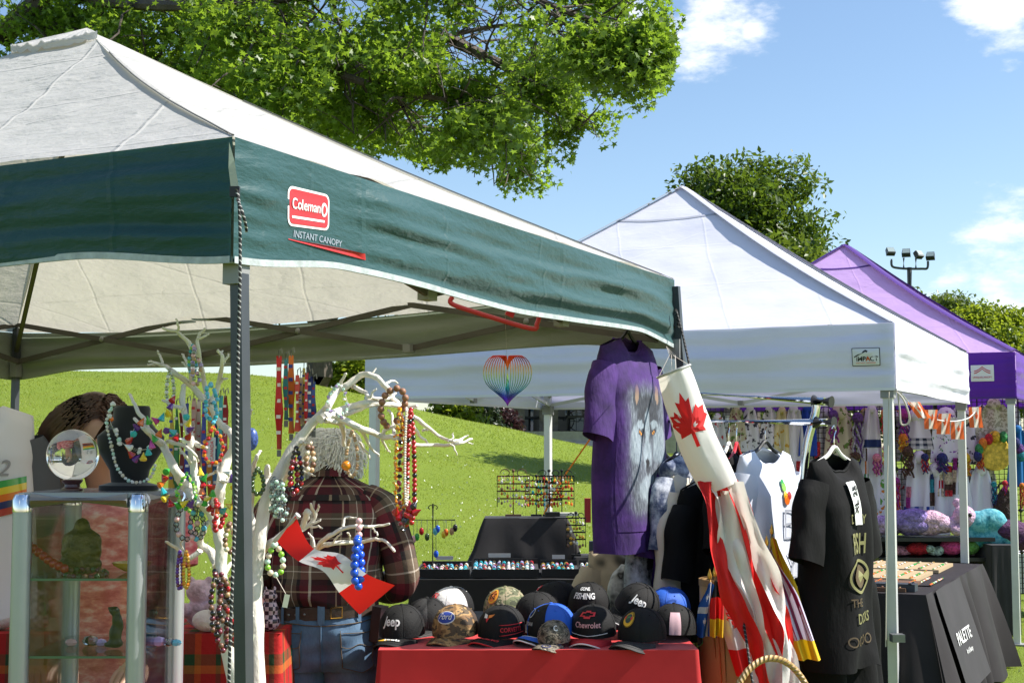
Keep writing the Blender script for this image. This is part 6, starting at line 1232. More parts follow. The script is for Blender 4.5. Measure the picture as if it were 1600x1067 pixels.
BW = tiedye('black_white_dye', [(.01, .01, .012), (.012, .012, .014), (.4, .4, .42), (.62, .62, .64), (.02, .02, .022)], 11, 5); BWM = tiedye('black_white_marble', [(.62, .6, .58), (.03, .03, .03), (.6, .58, .56), (.02, .02, .02), (.55, .53, .5)], 8, 3); NAVD = tiedye('navy_dye', [(.01, .012, .03), (.05, .07, .14), (.5, .53, .6), (.02, .03, .06)], 10, 5); GOLDP = tiedye('gold_black_print', [(.01, .01, .01), (.02, .016, .01), (.3, .22, .1), (.015, .012, .01)], 26, 6)
HW = M('white_hanger', (.78, .76, .70), .35); HR = M('red_hanger', (.55, .02, .03), .35)
# purple wolf tee under the green canopy corner
pt, fr = garment('purple_tee', 'purple tie-dye tee with a grey wolf face hanging under canopy edge', PUR, .215, .82, 'short', at(980, 522, 5.42), 58, fold=.022, ff=20, hanger=BLACKPL, ph=1.2, flare=.06)
def wolf_mat():
    """wolf face printed in the cloth: soft fur shapes that fade into the purple dye"""
    k = Nodes('wolf_print'); uv = k.new('UVMap'); sp0_ = k.new('SeparateXYZ'); k.link(uv.outputs[0], sp0_.inputs[0])
    co = k.coord('UV', (26, 7, 1)); n1 = k.noise(co, 1, 6, .7); n2 = k.noise(k.coord('UV', (9, 6, 1)), 1, 4); n3 = k.noise(k.coord('UV', (70, 16, 1)), 1, 4, .7)
    U0 = k.math('ADD', sp0_.outputs[0], k.math('MULTIPLY', k.math('SUBTRACT', n2, .5), .10)); V0 = k.math('ADD', sp0_.outputs[1], k.math('MULTIPLY', k.math('SUBTRACT', n1, .5), .10))
    def ell(cx, cy, rx, ry, soft=.5):
        a_ = k.math('POWER', k.math('ABSOLUTE', k.math('DIVIDE', k.math('SUBTRACT', U0, cx), rx)), 2); b_ = k.math('POWER', k.math('ABSOLUTE', k.math('DIVIDE', k.math('SUBTRACT', V0, cy), ry)), 2)
        m = k.new('MapRange'); m.interpolation_type = 'SMOOTHSTEP'; m.inputs['From Min'].default_value = 1; m.inputs['From Max'].default_value = 1 - soft; k.link(k.math('ADD', a_, b_), m.inputs[0]); return m.outputs[0]
    dye = k.ramp(k.noise(k.coord('Object'), 9, 6, .65), [(.25, (.016, .005, .045)), (.5, (.045, .012, .125)), (.75, (.085, .024, .21))])
    fur = k.ramp(n3, [(.3, (.025, .03, .04)), (.5, (.09, .105, .13)), (.72, (.27, .31, .36))]); pale = k.ramp(n3, [(.3, (.10, .13, .16)), (.6, (.3, .36, .4)), (.8, (.48, .54, .58))]); dark = k.ramp(n3, [(.3, (.006, .007, .01)), (.7, (.07, .08, .1))])
    c = k.mix(ell(.5, .5, .62, .56, .35), dye, fur)
    for args, col in (((.30, .14, .10, .11), dark), ((.70, .14, .10, .11), dark), ((.30, .13, .05, .07), (.25, .17, .12)), ((.70, .13, .05, .07), (.25, .17, .12)), ((.5, .28, .24, .16), dark), ((.24, .46, .14, .14), pale), ((.76, .46, .14, .14), pale), ((.5, .40, .06, .18), pale), ((.36, .33, .09, .03), pale), ((.64, .33, .09, .03), pale), ((.5, .55, .13, .14), pale), ((.5, .74, .3, .10), pale), ((.5, .62, .10, .045), dark), ((.5, .575, .065, .03, .3), (.008, .008, .01)), ((.36, .38, .06, .024), dark), ((.64, .38, .06, .024), dark), ((.36, .38, .028, .014, .4), (.6, .25, .03)), ((.64, .38, .028, .014, .4), (.6, .25, .03)), ((.36, .38, .010, .010, .4), (.01, .01, .01)), ((.64, .38, .010, .010, .4), (.01, .01, .01)), ((.5, .93, .28, .06), dark)): c = k.mix(ell(*args), c, col)
    e1 = k.math('MULTIPLY', k.math('MINIMUM', U0, k.math('SUBTRACT', 1, U0)), 7); e2 = k.math('MULTIPLY', k.math('MINIMUM', V0, k.math('SUBTRACT', 1, V0)), 9); ed_ = k.math('MINIMUM', k.math('SUBTRACT', k.math('MINIMUM', e1, e2), .25), 1); ed_ = k.math('MAXIMUM', ed_, 0)
    k.color(k.mix(ed_, dye, c)); k.b.inputs['Roughness'].default_value = .85; k.bump(k.noise(k.coord('Object', (1, 1, .35)), 13, 5), .6, .02); return k.m
with Local(pt): MB().grid(lambda u, v: fr(lerp(-.19, .175, u), lerp(.15, .74, v), .0035), 40, 44).build('wolf_print', wolf_mat(), pt, angle=180)
# red hanger and rainbow heart spinner below the canopy
MB().tube(spline([at(708, 463, 4.9), at(705, 474, 4.9), at(740, 487, 4.9), at(828, 513, 4.9), at(839, 506, 4.9), at(842, 492, 4.9), at(836, 485, 4.9), at(818, 482, 4.9)], 6), .0085, 8).solo('coat_hanger', M('hanger_red', (.55, .03, .05), .35), 'red plastic coat hanger hooked in the canopy frame', 'hanger'); MB().box(at(798, 487, 4.9), (.03, .01, .035), Euler((0, .4, .3)).to_matrix()).solo('clip', M('hanger_red'), 'small red clip holding the spinner string', 'clip')
hs = thing('heart_spinner', 'rainbow wire heart spinner hanging on a thread', 'wind spinner', at(793, 640, 4.9)); hY = 4.9; hc_ = at(793, 596, hY)
def heart(a, k): x = 16 * math.sin(a) ** 3; y = 13 * math.cos(a) - 5 * math.cos(2 * a) - 2 * math.cos(3 * a) - math.cos(4 * a); return x * k, y * k
k_ = Nodes('rainbow_metal'); sp_ = k_.new('SeparateXYZ'); k_.link(k_.coord('Object'), sp_.inputs[0]); mr_ = k_.new('MapRange'); mr_.inputs['From Min'].default_value = 0; mr_.inputs['From Max'].default_value = .19; k_.link(sp_.outputs[2], mr_.inputs[0])
k_.color(k_.ramp(mr_.outputs[0], [(0, (.45, .03, .4)), (.2, (.12, .05, .5)), (.4, (.02, .3, .4)), (.6, (.25, .4, .05)), (.8, (.7, .15, .02)), (1, (.65, .03, .02))])); k_.b.inputs['Metallic'].default_value = .75; k_.b.inputs['Roughness'].default_value = .25; RAINB = k_.m
for i in range(9):
    f = 1 - i * .108; k = .088 / 17; pts = []
    for j in range(44): a = 2 * PI * j / 44; x, y = heart(a, k); yy = y if f == 1 else y; pts.append(hc_ + V((x * f, .0, y * (1.45 if y > 0 else .95) * (1 if y < 0 else 1 - .0 * i))))
    MB().tube(pts, .0016, 5, closed=True).build('wire_heart', RAINB, hs)
MB().grid(lambda u, v: hc_ + V((.012 * math.sin(PI * v) * (u - .5), .012 * math.sin(v * 7) * (u - .5), lerp(.04, -.08, v))), 2, 14).build('centre_leaf', RAINB, hs); MB().tube([at(789, 488, hY), hc_ + V((0, 0, .03))], .0007, 4).build('thread', THREAD, hs)
# ---------------------------------------------------------------- chrome rack
RA, RB_ = at(1000, 609, 5.75), at(1288, 627, 5.2); RC, RD = at(1000, 656, 5.72), at(1292, 660, 5.15)
rk = thing('clothes_rack', 'chrome clothes rack with double rail between the canopies', 'clothes rack', (RB_.x, RB_.y, 0))
MB().tube([RA, RB_], .0145, 12).build('top_rail', CHROME, rk); MB().tube([RC, RD], .0145, 12).build('lower_rail', CHROME, rk)
for e, d in ((RB_, RB_ - RA), (RD, RD - RC)): d = d.normalized(); MB().tube([e - d * .045, e + d * .03], .022, 14).build('rail_connector', BLACKPL, rk)
MB().tube(spline([RB_ - V((.03, 0, .01)), RB_ + V((-.035, 0, -.05)), at(1262, 690, 5.2), at(1256, 740, 5.2), at(1252, 830, 5.2), V((at(1250, 900, 5.2).x, 5.2, .04))], 6), .0155, 12).build('upright', CHROME, rk)
MB().tube([RA, V((RA.x, RA.y, .04))], .0155, 12).build('upright', CHROME, rk); MB().tube([V((RA.x, RA.y - .3, .04)), V((RA.x, RA.y + .3, .04))], .015, 8).build('foot_bar', CHROME, rk); MB().tube([V((at(1250, 900, 5.2).x, 4.95, .04)), V((at(1250, 900, 5.2).x, 5.5, .04))], .015, 8).build('foot_bar', CHROME, rk)
MB().tube([at(1252, 905, 5.2), at(968, 905, 5.75)], .012, 8).build('bottom_rail', CHROME, rk)
GR = 'garments on the chrome rack'
def onrail(px, drop=.095): f = (px - 1000) / 292; p = RC.lerp(RD, f); return V((p.x, p.y, p.z - drop))
garment('printed_hoodie', 'black and white splashed top beside the purple tee', BW, .2, .66, 'long', onrail(1036, .12), 60, hanger=BLACKPL, ph=.3, fold=.016, group=GR)
garment('printed_tee', 'tan tee with dark figures low beside the canopy leg', tiedye('tan_print', [(.5, .4, .28), (.52, .42, .3), (.5, .4, .28), (.02, .018, .015), (.03, .025, .02)], 6, 2), .2, .5, 'short', at(990, 840, 5.9), 20, ph=.9, group=GR, cat='shirt')
garment('printed_tee', 'white tee with swirling black line art behind the leg', BWM, .21, .52, 'short', at(1052, 835, 5.75), 25, ph=2, group=GR)
garment('printed_tee', 'black tee with fine gold print behind the leg', GOLDP, .2, .5, 'short', at(1092, 860, 5.7), 40, ph=2.6, group=GR)
garment('printed_tee', 'purple dyed tee mostly hidden behind canopy leg', PUR, .19, .62, 'short', onrail(1062, .14), 55, hanger=BLACKPL, ph=.7, group=GR)
garment('printed_tee', 'navy and white dyed tee peeking beside canopy leg', NAVD, .19, .3, 'short', onrail(1078, .11), 58, hanger=BLACKPL, ph=1.7, group=GR)
garment('cream_sweater', 'cream sweater behind the hanging windsock', CREAMC, .19, .56, 'long', onrail(1092, .16), 55, hanger=HW, ph=2.1, group=GR)
garment('black_tee', 'plain black tee behind the windsock tails', TEEB, .22, .62, 'short', onrail(1122, .2), 48, hanger=HW, ph=.2, group=GR)
garment('black_tee', 'black shirt on white hanger left of white sweatshirt', TEEB, .17, .66, 'short', onrail(1146), 66, hanger=HW, ph=1.1, group=GR); garment('black_tee', 'black shirt touching the white sweatshirt', TEEB, .17, .66, 'short', onrail(1158), 70, hanger=HR, ph=2.3, group=GR)
ws, fr = garment('white_sweatshirt', 'white long sleeve sweatshirt with outlined letters', SWT, .155, .72, 'long', onrail(1202, .085), 44, hanger=BLACKPL, ph=.8, fold=.022, flare=.05, group=GR)
with Local(ws):
    LG = M('letter_outline', (.36, .38, .44), .7)
    for ch, x, zd in (('B', .03, .30), ('Y', .05, .46)):
        put_text(ch, .17, lambda a, b: fr(x + a, zd - b, .005), LG, ws, bold=-.022, name='letter_outline')
    for c, x, zd, r in (('lime', .0, .155, .018), ('green', -.005, .14, .014), ('orange', .012, .2, .022), ('red', .025, .185, .016), ('yellow', .003, .185, .014)): disc(lambda a, b: fr(x + a, zd - b, .006), r * .7, r, B[c], ws, 'bird_print', 10, 2)
bt_, fr = garment('black_band_tee', 'large black tee with gold lettering and paper tag at rack end', TEEB, .16, .76, 'short', V((RD.x + .012, RD.y - .06, RD.z - .10)), 46, hanger=HW, ph=.4, fold=.028, flare=.1, group=GR)
with Local(bt_):
    GP = M('gold_print', (.20, .19, .075), .6); GB = M('brown_print', (.08, .05, .02), .6); g_ = lambda x0, zd: (lambda a, b: fr(x0 + a, zd - b, .0055))
    put_text('DIRTY', .048, g_(.01, .24), GP, bt_, bold=.012, xs=.8); put_text('FISH', .10, g_(.01, .33), GP, bt_, bold=.02, xs=.62); put_text('THE', .04, g_(-.03, .53), GB, bt_, bold=.01); put_text('DOCKS', .05, g_(.03, .585), GP, bt_, bold=.012, xs=.85)
    ring(g_(.01, .44), .085, .06, .010, GP, bt_, 'round_print'); disc(g_(.01, .44), .055, .04, GB, bt_, 'fish_print'); shape(g_(.01, .44), [(-.05, .0), (0, .022), (.05, 0), (.075, .022), (.075, -.022), (.05, 0), (0, -.022)], GP, bt_, 'fish_mark')
    for k in range(4): ring(g_(-.07 + .05 * k, .66), .022, .018, .005, GB, bt_, 'scroll_print')
    MB().grid(lambda u, v: fr(-.02 + (u - .5) * .055 + .03 * v, .09 + .17 * v, .012), 2, 6).build('paper_tag', M('tag_white', (.78, .79, .78), .6), bt_); put_text('XL 25', .04, lambda a, b: fr(-.005 - b, .17 - a, .0145), CAPB, bt_, bold=.03)
    MB().grid(lambda u, v: fr(-.015 + (u - .5) * .045, .0 + .05 * v, .0) + V((0, .045, .005)), 2, 3).build('neck_label', M('label_blue', (.35, .5, .6), .6), bt_)
garment('black_trousers', 'long black garment below the band tee', TEEB, .16, .62, 'none', at(1290, 850, 5.25), 56, ph=1.9, fold=.03, ff=34, cat='garment', group=GR, flare=.25)
garment('black_trousers', 'second long black garment at rack bottom right', TEEB, .13, .62, 'none', at(1325, 845, 5.3), 60, ph=.6, fold=.03, ff=34, cat='garment', group=GR, flare=.3)
# tee at the left photo edge
lt_, fr = garment('raglan_tee', 'white tee with grey sleeves and rainbow print at left edge', M('tee_white', (.72, .68, .68), .85, bump=.3, bscale=18), .2, .62, 'short', at(-50, 618, 3.98), 48, smat=M('tee_grey', (.10, .10, .11), .85, bump=.3, bscale=20), collar=CAPR, ph=.5, fold=.012)
with Local(lt_):
    for k, c in enumerate(('green', 'yellow', 'orange', 'navy', 'red')): MB().grid(lambda u, v: fr(lerp(-.12, .14, u), .27 + .02 * k + .02 * v - .05 * u, .005), 12, 1).build('rainbow_stripe', B[c], lt_)
    put_text('th 2', .07, lambda a, b: fr(.03 + a, .2 - b, .005), M('thread_grey', (.3, .28, .28), .7), lt_, shear=.3)
# ---------------------------------------------------------------- windsock
wk = thing('windsock', 'red and white maple leaf windsock hanging from canopy corner', 'windsock', at(1052, 582, 4.75)); WYK = 4.72
axp = spline([at(1053, 580, WYK), at(1072, 640, WYK), at(1095, 700, WYK), at(1126, 762, WYK)], 6); rad = [(0, .058), (.5, .07), (1, .062)]
def sock(u, v, off=0):
    k = v * (len(axp) - 1); i = min(int(k), len(axp) - 2); p = axp[i].lerp(axp[i + 1], k - i); t = (axp[-1] - axp[0]).normalized(); a = V((0, 1, 0)).cross(t).normalized(); an = 2 * PI * u; r = interp(rad, v) * (1 + .10 * nz3(math.cos(an) * 2, math.sin(an) * 2, v * 3)) + off
    return p + a * math.cos(an) * r * .95 + V((0, 1, 0)) * math.sin(an) * r
WSW = M('sock_white', (.78, .77, .74), .7, trans=.3, tcol=(.85, .82, .74), bump=.3, bscale=24)
MB().grid(sock, 32, 26, cu=True).build('tube', WSW, wk, angle=180); MB().tube([sock(i / 32, 0, .003) for i in range(32)], .0045, 6, closed=True).build('hoop', M('hoop_grey', (.4, .4, .38), .5), wk)
sgn = 1 if sock(.75, .5).y < sock(.25, .5).y else -1; uc = .75 if sgn > 0 else .25
maple(lambda x, y: sock(uc + .03 + x / .42 * -1 * (1 if sock(uc + .05, .5).x < sock(uc - .05, .5).x else -1), .47 - y / .42, .003), .115, FRED, wk, xs=.85)
for k in range(4): MB().tube([sock(k / 4, 0), at(1046 + 3 * k, 555, 4.85), at(1041, 541, 5.2)], .001, 4).build('bridle', THREAD, wk)
tails = [('r', 1107, 752, [(1118, 840), (1142, 930), (1180, 1010), (1198, 1100)], .035), ('w', 1118, 762, [(1140, 850), (1170, 940), (1192, 1020), (1200, 1100)], .04), ('r', 1131, 748, [(1165, 830), (1195, 920), (1225, 1010), (1232, 1100)], .05), ('w', 1146, 752, [(1180, 840), (1212, 930), (1232, 1010), (1238, 1100)], .036), ('w', 1124, 766, [(1150, 870), (1182, 960), (1206, 1040), (1212, 1110)], .04), ('r', 1138, 758, [(1175, 850), (1205, 950), (1218, 1030), (1224, 1110)], .045)]
for i, (c, px, py, pts, wd) in enumerate(tails):
    path = spline([at(px, py, WYK - .05 + .02 * (i % 3))] + [at(a, b, WYK - .07 + .03 * (i % 3) + .01 * j) for j, (a, b) in enumerate(pts)], 8); n = len(path)
    def tail(u, v): 
        k = v * (n - 1); j = min(int(k), n - 2); p = path[j].lerp(path[j + 1], k - j); an = 1.1 * math.sin(v * 6 + i * 1.3) + .7 * nz3(v * 5, i); return p + V((math.cos(an), math.sin(an), .0)) * (u - .5) * wd * 2.1 + V((0, .012 * math.sin(u * 8 + v * 15 + i) + .012 * nz3(u * 3, v * 9, i), .004 * nz3(u * 4, v * 12, i)))
    MB().grid(tail, 6, 46).build('tail', FRED if c == 'r' else WSW, wk, angle=180)
# ---------------------------------------------------------------- bunch of small flags in a tan drum
DR = thing('flag_drum', 'tan cardboard drum holding small flags', 'drum', (xa(1140, 5.0), 5.0, 0)); c = V(DR.location); dz = at(1140, 905, 5.0).z
MB().lathe([(.112, .0), (.112, dz), (.106, dz), (.104, .02)], 28, c).build('wall', M('kraft', (.36, .22, .09), .6, var=.15, vscale=6), DR); MB().lathe([(.1145, dz - .02), (.1145, dz + .003), (.105, dz + .003)], 28, c).build('rim', M('kraft_dark', (.25, .14, .06), .5), DR)
def small_flag(label, px, py, wd, ln, bands, Y, lean=0, leaf=False, rz=0, extra=None):
    Y += .13
    t = thing('small_flag', label, 'flag', at(px, py, Y), 'small flags standing in the tan drum'); top = at(px, py, Y); s = 1 / S(Y)
    MB().tube([top, V((c.x + (top.x - c.x) * .3, Y + .02, .15))], .004, 6).build('stick', M('stick_wood', (.45, .27, .1), .6), t); MB().lathe([(.006, 0), (.0075, .012), (.001, .034)], 10, top - V((0, 0, .004))).build('finial', B['gold'], t)
    def fn(u, v):                                    # u along the hanging length, v across
        p = top + V((lean * u * ln * s + (v - .45) * wd * s * (.25 + .75 * sstep(u * 2.2)), -.02 + .018 * math.sin(v * 11 + rz + u * 2) * (.3 + u), -.012 - ln * s * u - .02 * abs(v - .5) * (1 - u))); return p
    for a, b, m_ in bands: MB().grid(lambda u, v: fn(lerp(a, b, u), v), 12, 16).build('band', m_, t, angle=180)
    if leaf: maple(lambda x, y: fn(.5 - y * .22, .5 + x * .45) + V((0, -.004, 0)), .95, FRED, t)
    if extra: extra(t, fn)
FY = M('flag_yellow', (.75, .48, .01), .7, trans=.2); FB = M('flag_blue', (.012, .10, .42), .7, trans=.2); FM = M('flag_maroon', (.22, .012, .07), .7, trans=.2); FL = M('flag_lavender', (.62, .58, .75), .7, trans=.2); FK = M('flag_black', (.01, .01, .012), .7)
small_flag('small maple leaf flag on the taller stick in drum', 1166, 845, 60, 150, [(0, .27, FRED), (.27, .73, FWHITE), (.73, 1, FRED)], 4.82, .12, True); small_flag('small maple leaf flag drooping lowest toward the basket', 1126, 880, 56, 165, [(0, .25, FRED), (.25, .75, FWHITE), (.75, 1, FRED)], 4.76, .28, True, 1.0)
def fleur(t, fn):
    for u, v in ((.28, .3), (.28, .72), (.72, .3), (.72, .72)): maple(lambda x, y: fn(u - y * .12, v + x * .2) + V((0, -.004, 0)), .8, FWHITE, t, 'fleur_de_lis', .6)
    MB().grid(lambda a, b: fn(a, .44 + .12 * b) + V((0, -.003, 0)), 10, 2).grid(lambda a, b: fn(.44 + .12 * a, b) + V((0, -.003, 0)), 2, 10).build('white_cross', FWHITE, t)
small_flag('blue and white flag at the drum left side', 1109, 902, 34, 84, [(0, 1, FB)], 4.78, -.1, extra=fleur); small_flag('narrow red and yellow flag beside the blue one', 1117, 898, 20, 88, [(0, .3, FK), (.3, .68, FRED), (.68, 1, FY)], 4.74)
def yr(t, fn):
    for k in range(3): MB().grid(lambda a, b: fn(a, .36 + .11 * k + .05 * b) + V((0, -.003, 0)), 10, 1).build('red_stripe', FRED, t)
small_flag('yellow flag with three red stripes at the drum right', 1206, 832, 36, 180, [(0, 1, FY)], 4.88, .22, extra=yr)
def mar(t, fn):
    for k in range(3): MB().grid(lambda a, b: fn(a * .82, .18 + .3 * k + .14 * b) + V((0, -.003, 0)), 10, 1).build('maroon_stripe', FM, t)
small_flag('lavender and maroon striped flag with yellow end', 1198, 850, 40, 170, [(0, .82, FL), (.82, 1, FY)], 4.80, .34, extra=mar)
# wicker basket with its arched handle at the bottom edge
bk = thing('wicker_basket', 'wicker basket with arched rope handle at bottom edge', 'basket', (xa(1207, 4.1), 4.1, .5)); WICK = Nodes('wicker'); uv = WICK.new('UVMap'); sp_ = WICK.new('SeparateXYZ'); WICK.link(uv.outputs[0], sp_.inputs[0]); x_ = WICK.math('FRACT', WICK.math('ADD', WICK.math('MULTIPLY', sp_.outputs[1], 75), WICK.math('MULTIPLY', sp_.outputs[0], 2))); WICK.color(WICK.ramp(x_, [(0, (.2, .1, .03)), (.4, (.5, .32, .12)), (1, (.55, .36, .15))])); WICK.bump(WICK.math('ABSOLUTE', WICK.math('SUBTRACT', x_, .5)), .8, .01); WICK = WICK.m
hc0 = at(1207, 1180, 4.1); MB().tube([hc0 + V((.145 * math.cos(PI * i / 24), .03 * math.cos(PI * i / 24), (hc0.z * 0 + .272) * math.sin(PI * i / 24))) for i in range(25)], .0095, 10).build('handle', WICK, bk)
MB().lathe([(.1, hc0.z - .16), (.13, hc0.z - .12), (.15, hc0.z), (.144, hc0.z), (.12, hc0.z - .11), (.001, hc0.z - .13)], 26, (hc0.x, 4.1, 0)).build('bowl', WICK, bk)
MB().lathe([(.15, .0), (.15, hc0.z - .165), (.0, hc0.z - .163)], 20, (hc0.x, 4.1, 0)).solo('basket_stool', WOODB, 'low round stool under the wicker basket', 'stool')
# ================================================================ right hand stall: black table, wire panels, crochet goods
KX, KY = xa(1440, 7.72), 7.72; TZ2 = at(1440, 930, 7.72).z; tb = thing('black_table', 'long table under black cloth with white lettering at right', 'table', (KX, KY, 0)); K0 = V((KX, KY, 0)); TL, TW = 2.3, .8
BRC = M('black_brown_cloth', (.017, .0135, .015), .75, var=.25, vscale=4, bump=.45, bscale=9, bstretch=(1, 1, .3), spec=.3)
tp = lambda a, b, z: K0 + U_ * a + V_ * b + V((0, 0, z))
MB().grid(lambda u, v: tp(u * TL, v * TW, TZ2 + .002 * nz3(u * 9, v * 9)), 30, 14).build('cloth_top', BRC, tb, angle=180)
MB().box(tp(TL / 2, TW / 2, TZ2 - .02), (.7, 1.9, .03), Matrix((-V_, U_, UP)).transposed()).build('table_top', GREYPL, tb, smooth=False)
def skirt(side):
    def fn(u, v):
        if side == 0: p = tp(u * TL, 0, 0); nrm = -V_; ln = TL
        elif side == 1: p = tp(0, u * TW, 0); nrm = -U_; ln = TW
        elif side == 2: p = tp(TL, u * TW, 0); nrm = U_; ln = TW
        else: p = tp(u * TL, TW, 0); nrm = V_; ln = TL
        d = u * ln; f = .13 * abs(math.sin(d * 7.5 + .9 * math.sin(d * 5))) ** 1.5 * v ** .8 + .02 * nz3(d * 5, v * 1.2, side) * v + .05 * v; e = math.exp(-min(d, ln - d) * 7) * .17 * v
        tdir = U_ if side in (0, 3) else V_; q = p + nrm * (f + e * .6) + tdir * (e if d > ln / 2 else -e); q.z = lerp(TZ2 - .001, .012, v) - .012 * math.sin(d * 11) * (v > .95) + .004; return q
    return fn
for s in range(4): MB().grid(skirt(s), 90, 20).build('cloth_skirt', BRC, tb, angle=180)
run = skirt(0); 
def lay(u, v):                                       # the runner hangs smoothly in front of the folds
    p = tp(u * TL, 0, 0) - V_ * (.012 + .19 * v + .006 * nz3(u * 6, v * 2)); p.z = lerp(TZ2 + .004, .02, v); return p
MB().grid(lambda u, v: lay(lerp(.10, .50, u) + .05 * v, v * .82), 30, 18).build('cloth_runner', M('runner', (.020, .016, .020), .75, var=.2, vscale=5, bump=.3, bscale=9, bstretch=(1, 1, .3)), tb, angle=180)
ltr = lambda x, y: lay(.30 + x / TL, .42 - y / TZ2) - V_ * .006
put_text('PALETTE', .10, ltr, PW, tb, bold=.012, xs=1.25); put_text('Art & Beauty', .04, lambda x, y: ltr(x + .05, y - .085), PW, tb, bold=.005)
for a, b in ((.06, .06), (TL - .06, .06), (.06, TW - .06), (TL - .06, TW - .06)): MB().tube([tp(a, b, 0), tp(a, b, TZ2 - .03)], .014, 8).build('leg', STEEL, tb)
# goods on the black table
def board(a, b, wa, wb, label, mat, cols, rows=4, n=12, h=.02):
    t = thing('jewelry_board', label, 'jewelry board', tp(a, b, TZ2), 'jewelry boards on the black table'); MB().box(tp(a, b, TZ2 + h / 2 + .003), (wb, wa, h), Matrix((-V_, U_, UP)).transposed()).build('board', mat, t, smooth=False); mb = MB()
    for i in range(n):
        for j in range(rows): mb.cur = random.randrange(len(cols)); mb.ball(tp(a + (i / (n - 1) - .5) * wa * .9, b + (j / max(1, rows - 1) - .5) * wb * .85, TZ2 + h + .006), random.uniform(.006, .012), 6, 4, (1, 1.3, .6))
    o = mb.build('jewelry', [B[q] for q in cols], t); o['kind'] = 'stuff'
board(.35, .35, .5, .45, 'brown board of earrings near the table corner', WOODB, ['brown', 'gold', 'tan', 'orange'], 5, 12); board(1.0, .42, .6, .5, 'tan board crowded with small jewelry mid table', M('tan_board', (.4, .3, .17), .7), ['gold', 'white', 'cream', 'green', 'orange'], 6, 16); board(1.7, .4, .6, .5, 'tan board of bracelets at the far table end', M('tan_board'), ['green', 'cream', 'gold', 'brown', 'white'], 6, 16)
board(.18, .25, .1, .34, 'dark long box at the near table edge', M('slate_box'), ['black', 'black'], 1, 3, .04); board(.75, .1, .5, .09, 'row of orange and white bracelets along the table edge', BRC, ['orange', 'white', 'cream', 'green'], 2, 16, .004); board(.08, .5, .1, .3, 'white tray with pink trinkets at the near edge', FRAMEW, ['pink', 'white', 'magenta'], 2, 6, .012)
MB().box(tp(.9, .75, TZ2 + .13), (.22, .03, .26), Matrix((-V_, U_, UP)).transposed()).solo('bracelet_rack', tiedye('grey_beads', [(.12, .13, .13), (.35, .36, .35), (.6, .6, .58)], 60, 4), 'grey beaded bracelet rack behind the black tee', 'rack', smooth=False)
MB().box(at(1325, 760, 9.2), (.16, .1, .1)).solo('card_reader_box', M('olive_box', (.33, .36, .24), .6), 'pale green box beside the hanging black tee', 'box', smooth=False)
# wire cube panels
GY = 12.1; PS = 64 / S(GY); wall = thing('wire_panel_wall', 'display wall of black wire grid panels behind the white canopy', 'grid wall', (xa(1360, GY), GY, 0)); WIRE = M('black_wire', (.012, .012, .014), .5); pm = MB()
for i in range(9): 
    a = PS * i / 8; r = .0035 if i in (0, 8) else .0018
    r *= 1.3; pm.box((a, 0, PS / 2), (2 * r, 2 * r, PS)); pm.box((PS / 2, .004, a), (PS, 2 * r, 2 * r))
pme = pm.mesh('wire_panel', smooth=False); gx0 = xa(1078, GY); gtop = at(0, 668, GY).z + PS; ZB = gtop - 5 * PS
con = MB().ball((0, 0, 0), .019, 10, 6, (1, .7, 1)).mesh('panel_connector')
for i in range(9):
    for j in range(5):
        o = link_mesh('wire_panel', pme, WIRE, wall); o.location = V((gx0 + i * PS, GY, ZB + j * PS)) - V(wall.location)
        if j: o = link_mesh('panel_connector', con, BLACKPL, wall); o.location = V((gx0 + i * PS, GY - .005, ZB + j * PS)) - V(wall.location)
for i in (0, 3, 6, 9): MB().box((gx0 + i * PS, GY + .03, gtop / 2), (.03, .03, gtop)).build('support_post', DARKST, wall, smooth=False)
GG = 'goods hung on the wire panels'; GF = GY - .04
def patt(key, base, cols, sc_=30, thr=.62):
    if key in MC: return MC[key]
    k = Nodes(key); n = k.noise(k.coord('Object'), sc_, 2); h = k.noise(k.coord('Object'), sc_ * .6, 1); cc = k.ramp(h, [(.3 + .4 * i / max(1, len(cols) - 1), c) for i, c in enumerate(cols)], 'CONSTANT'); k.color(k.mix(k.math('GREATER_THAN', n, thr), base, cc)); k.b.inputs['Roughness'].default_value = .9; MC[key] = k.m; return k.m
TW_ = (.66, .65, .70)
def towel(px, y0, y1, w0, w1, mat, label, band=None, Y=None, topm=None):
    Y = Y or GF; t = thing('hanging_towel', label, 'towel', at(px, y1, Y), GG); ph = random.random() * 9
    def fn(u, v): x = px + (u - .5) * 1.5 * lerp(w0, w1, v ** .7); p = at(x, lerp(y0, y1, v), Y); return p + V((0, .018 * math.sin(u * 12 + ph) * (1 - .3 * v) - .01, 0))
    MB().grid(fn, 16, 10, us=(w1 / S(Y)), vs=(y1 - y0) / S(Y)).build('cloth', mat, t, angle=180); MB().grid(lambda u, v: fn(u, v) + V((0, .012, -.004)), 8, 5).build('back_layer', mat, t, angle=180)
    MB().ball(at(px, y0 - 1, Y), w0 / S(Y) * .6, 8, 6, (1, .7, 1)).build('top_knot', topm or mat, t)
    if band: MB().grid(lambda u, v: fn(u, lerp(band[0], band[1], v)) - V((0, .004, 0)), 16, 2, us=w1 / S(Y), vs=.1).build('band', band[2], t, angle=180)
NAVYC = M('navy_cloth', (.012, .03, .12), .85); GING = plaid_mat('gingham', [(0, (.03, .04, .07)), (.5, (.6, .6, .62))], [(0, (.03, .04, .07)), (.5, (.6, .6, .62))], .05, .05); GINB = plaid_mat('gingham_blue', [(0, (.02, .05, .25)), (.5, (.6, .6, .66))], [(0, (.02, .05, .25)), (.5, (.6, .6, .66))], .06, .06)
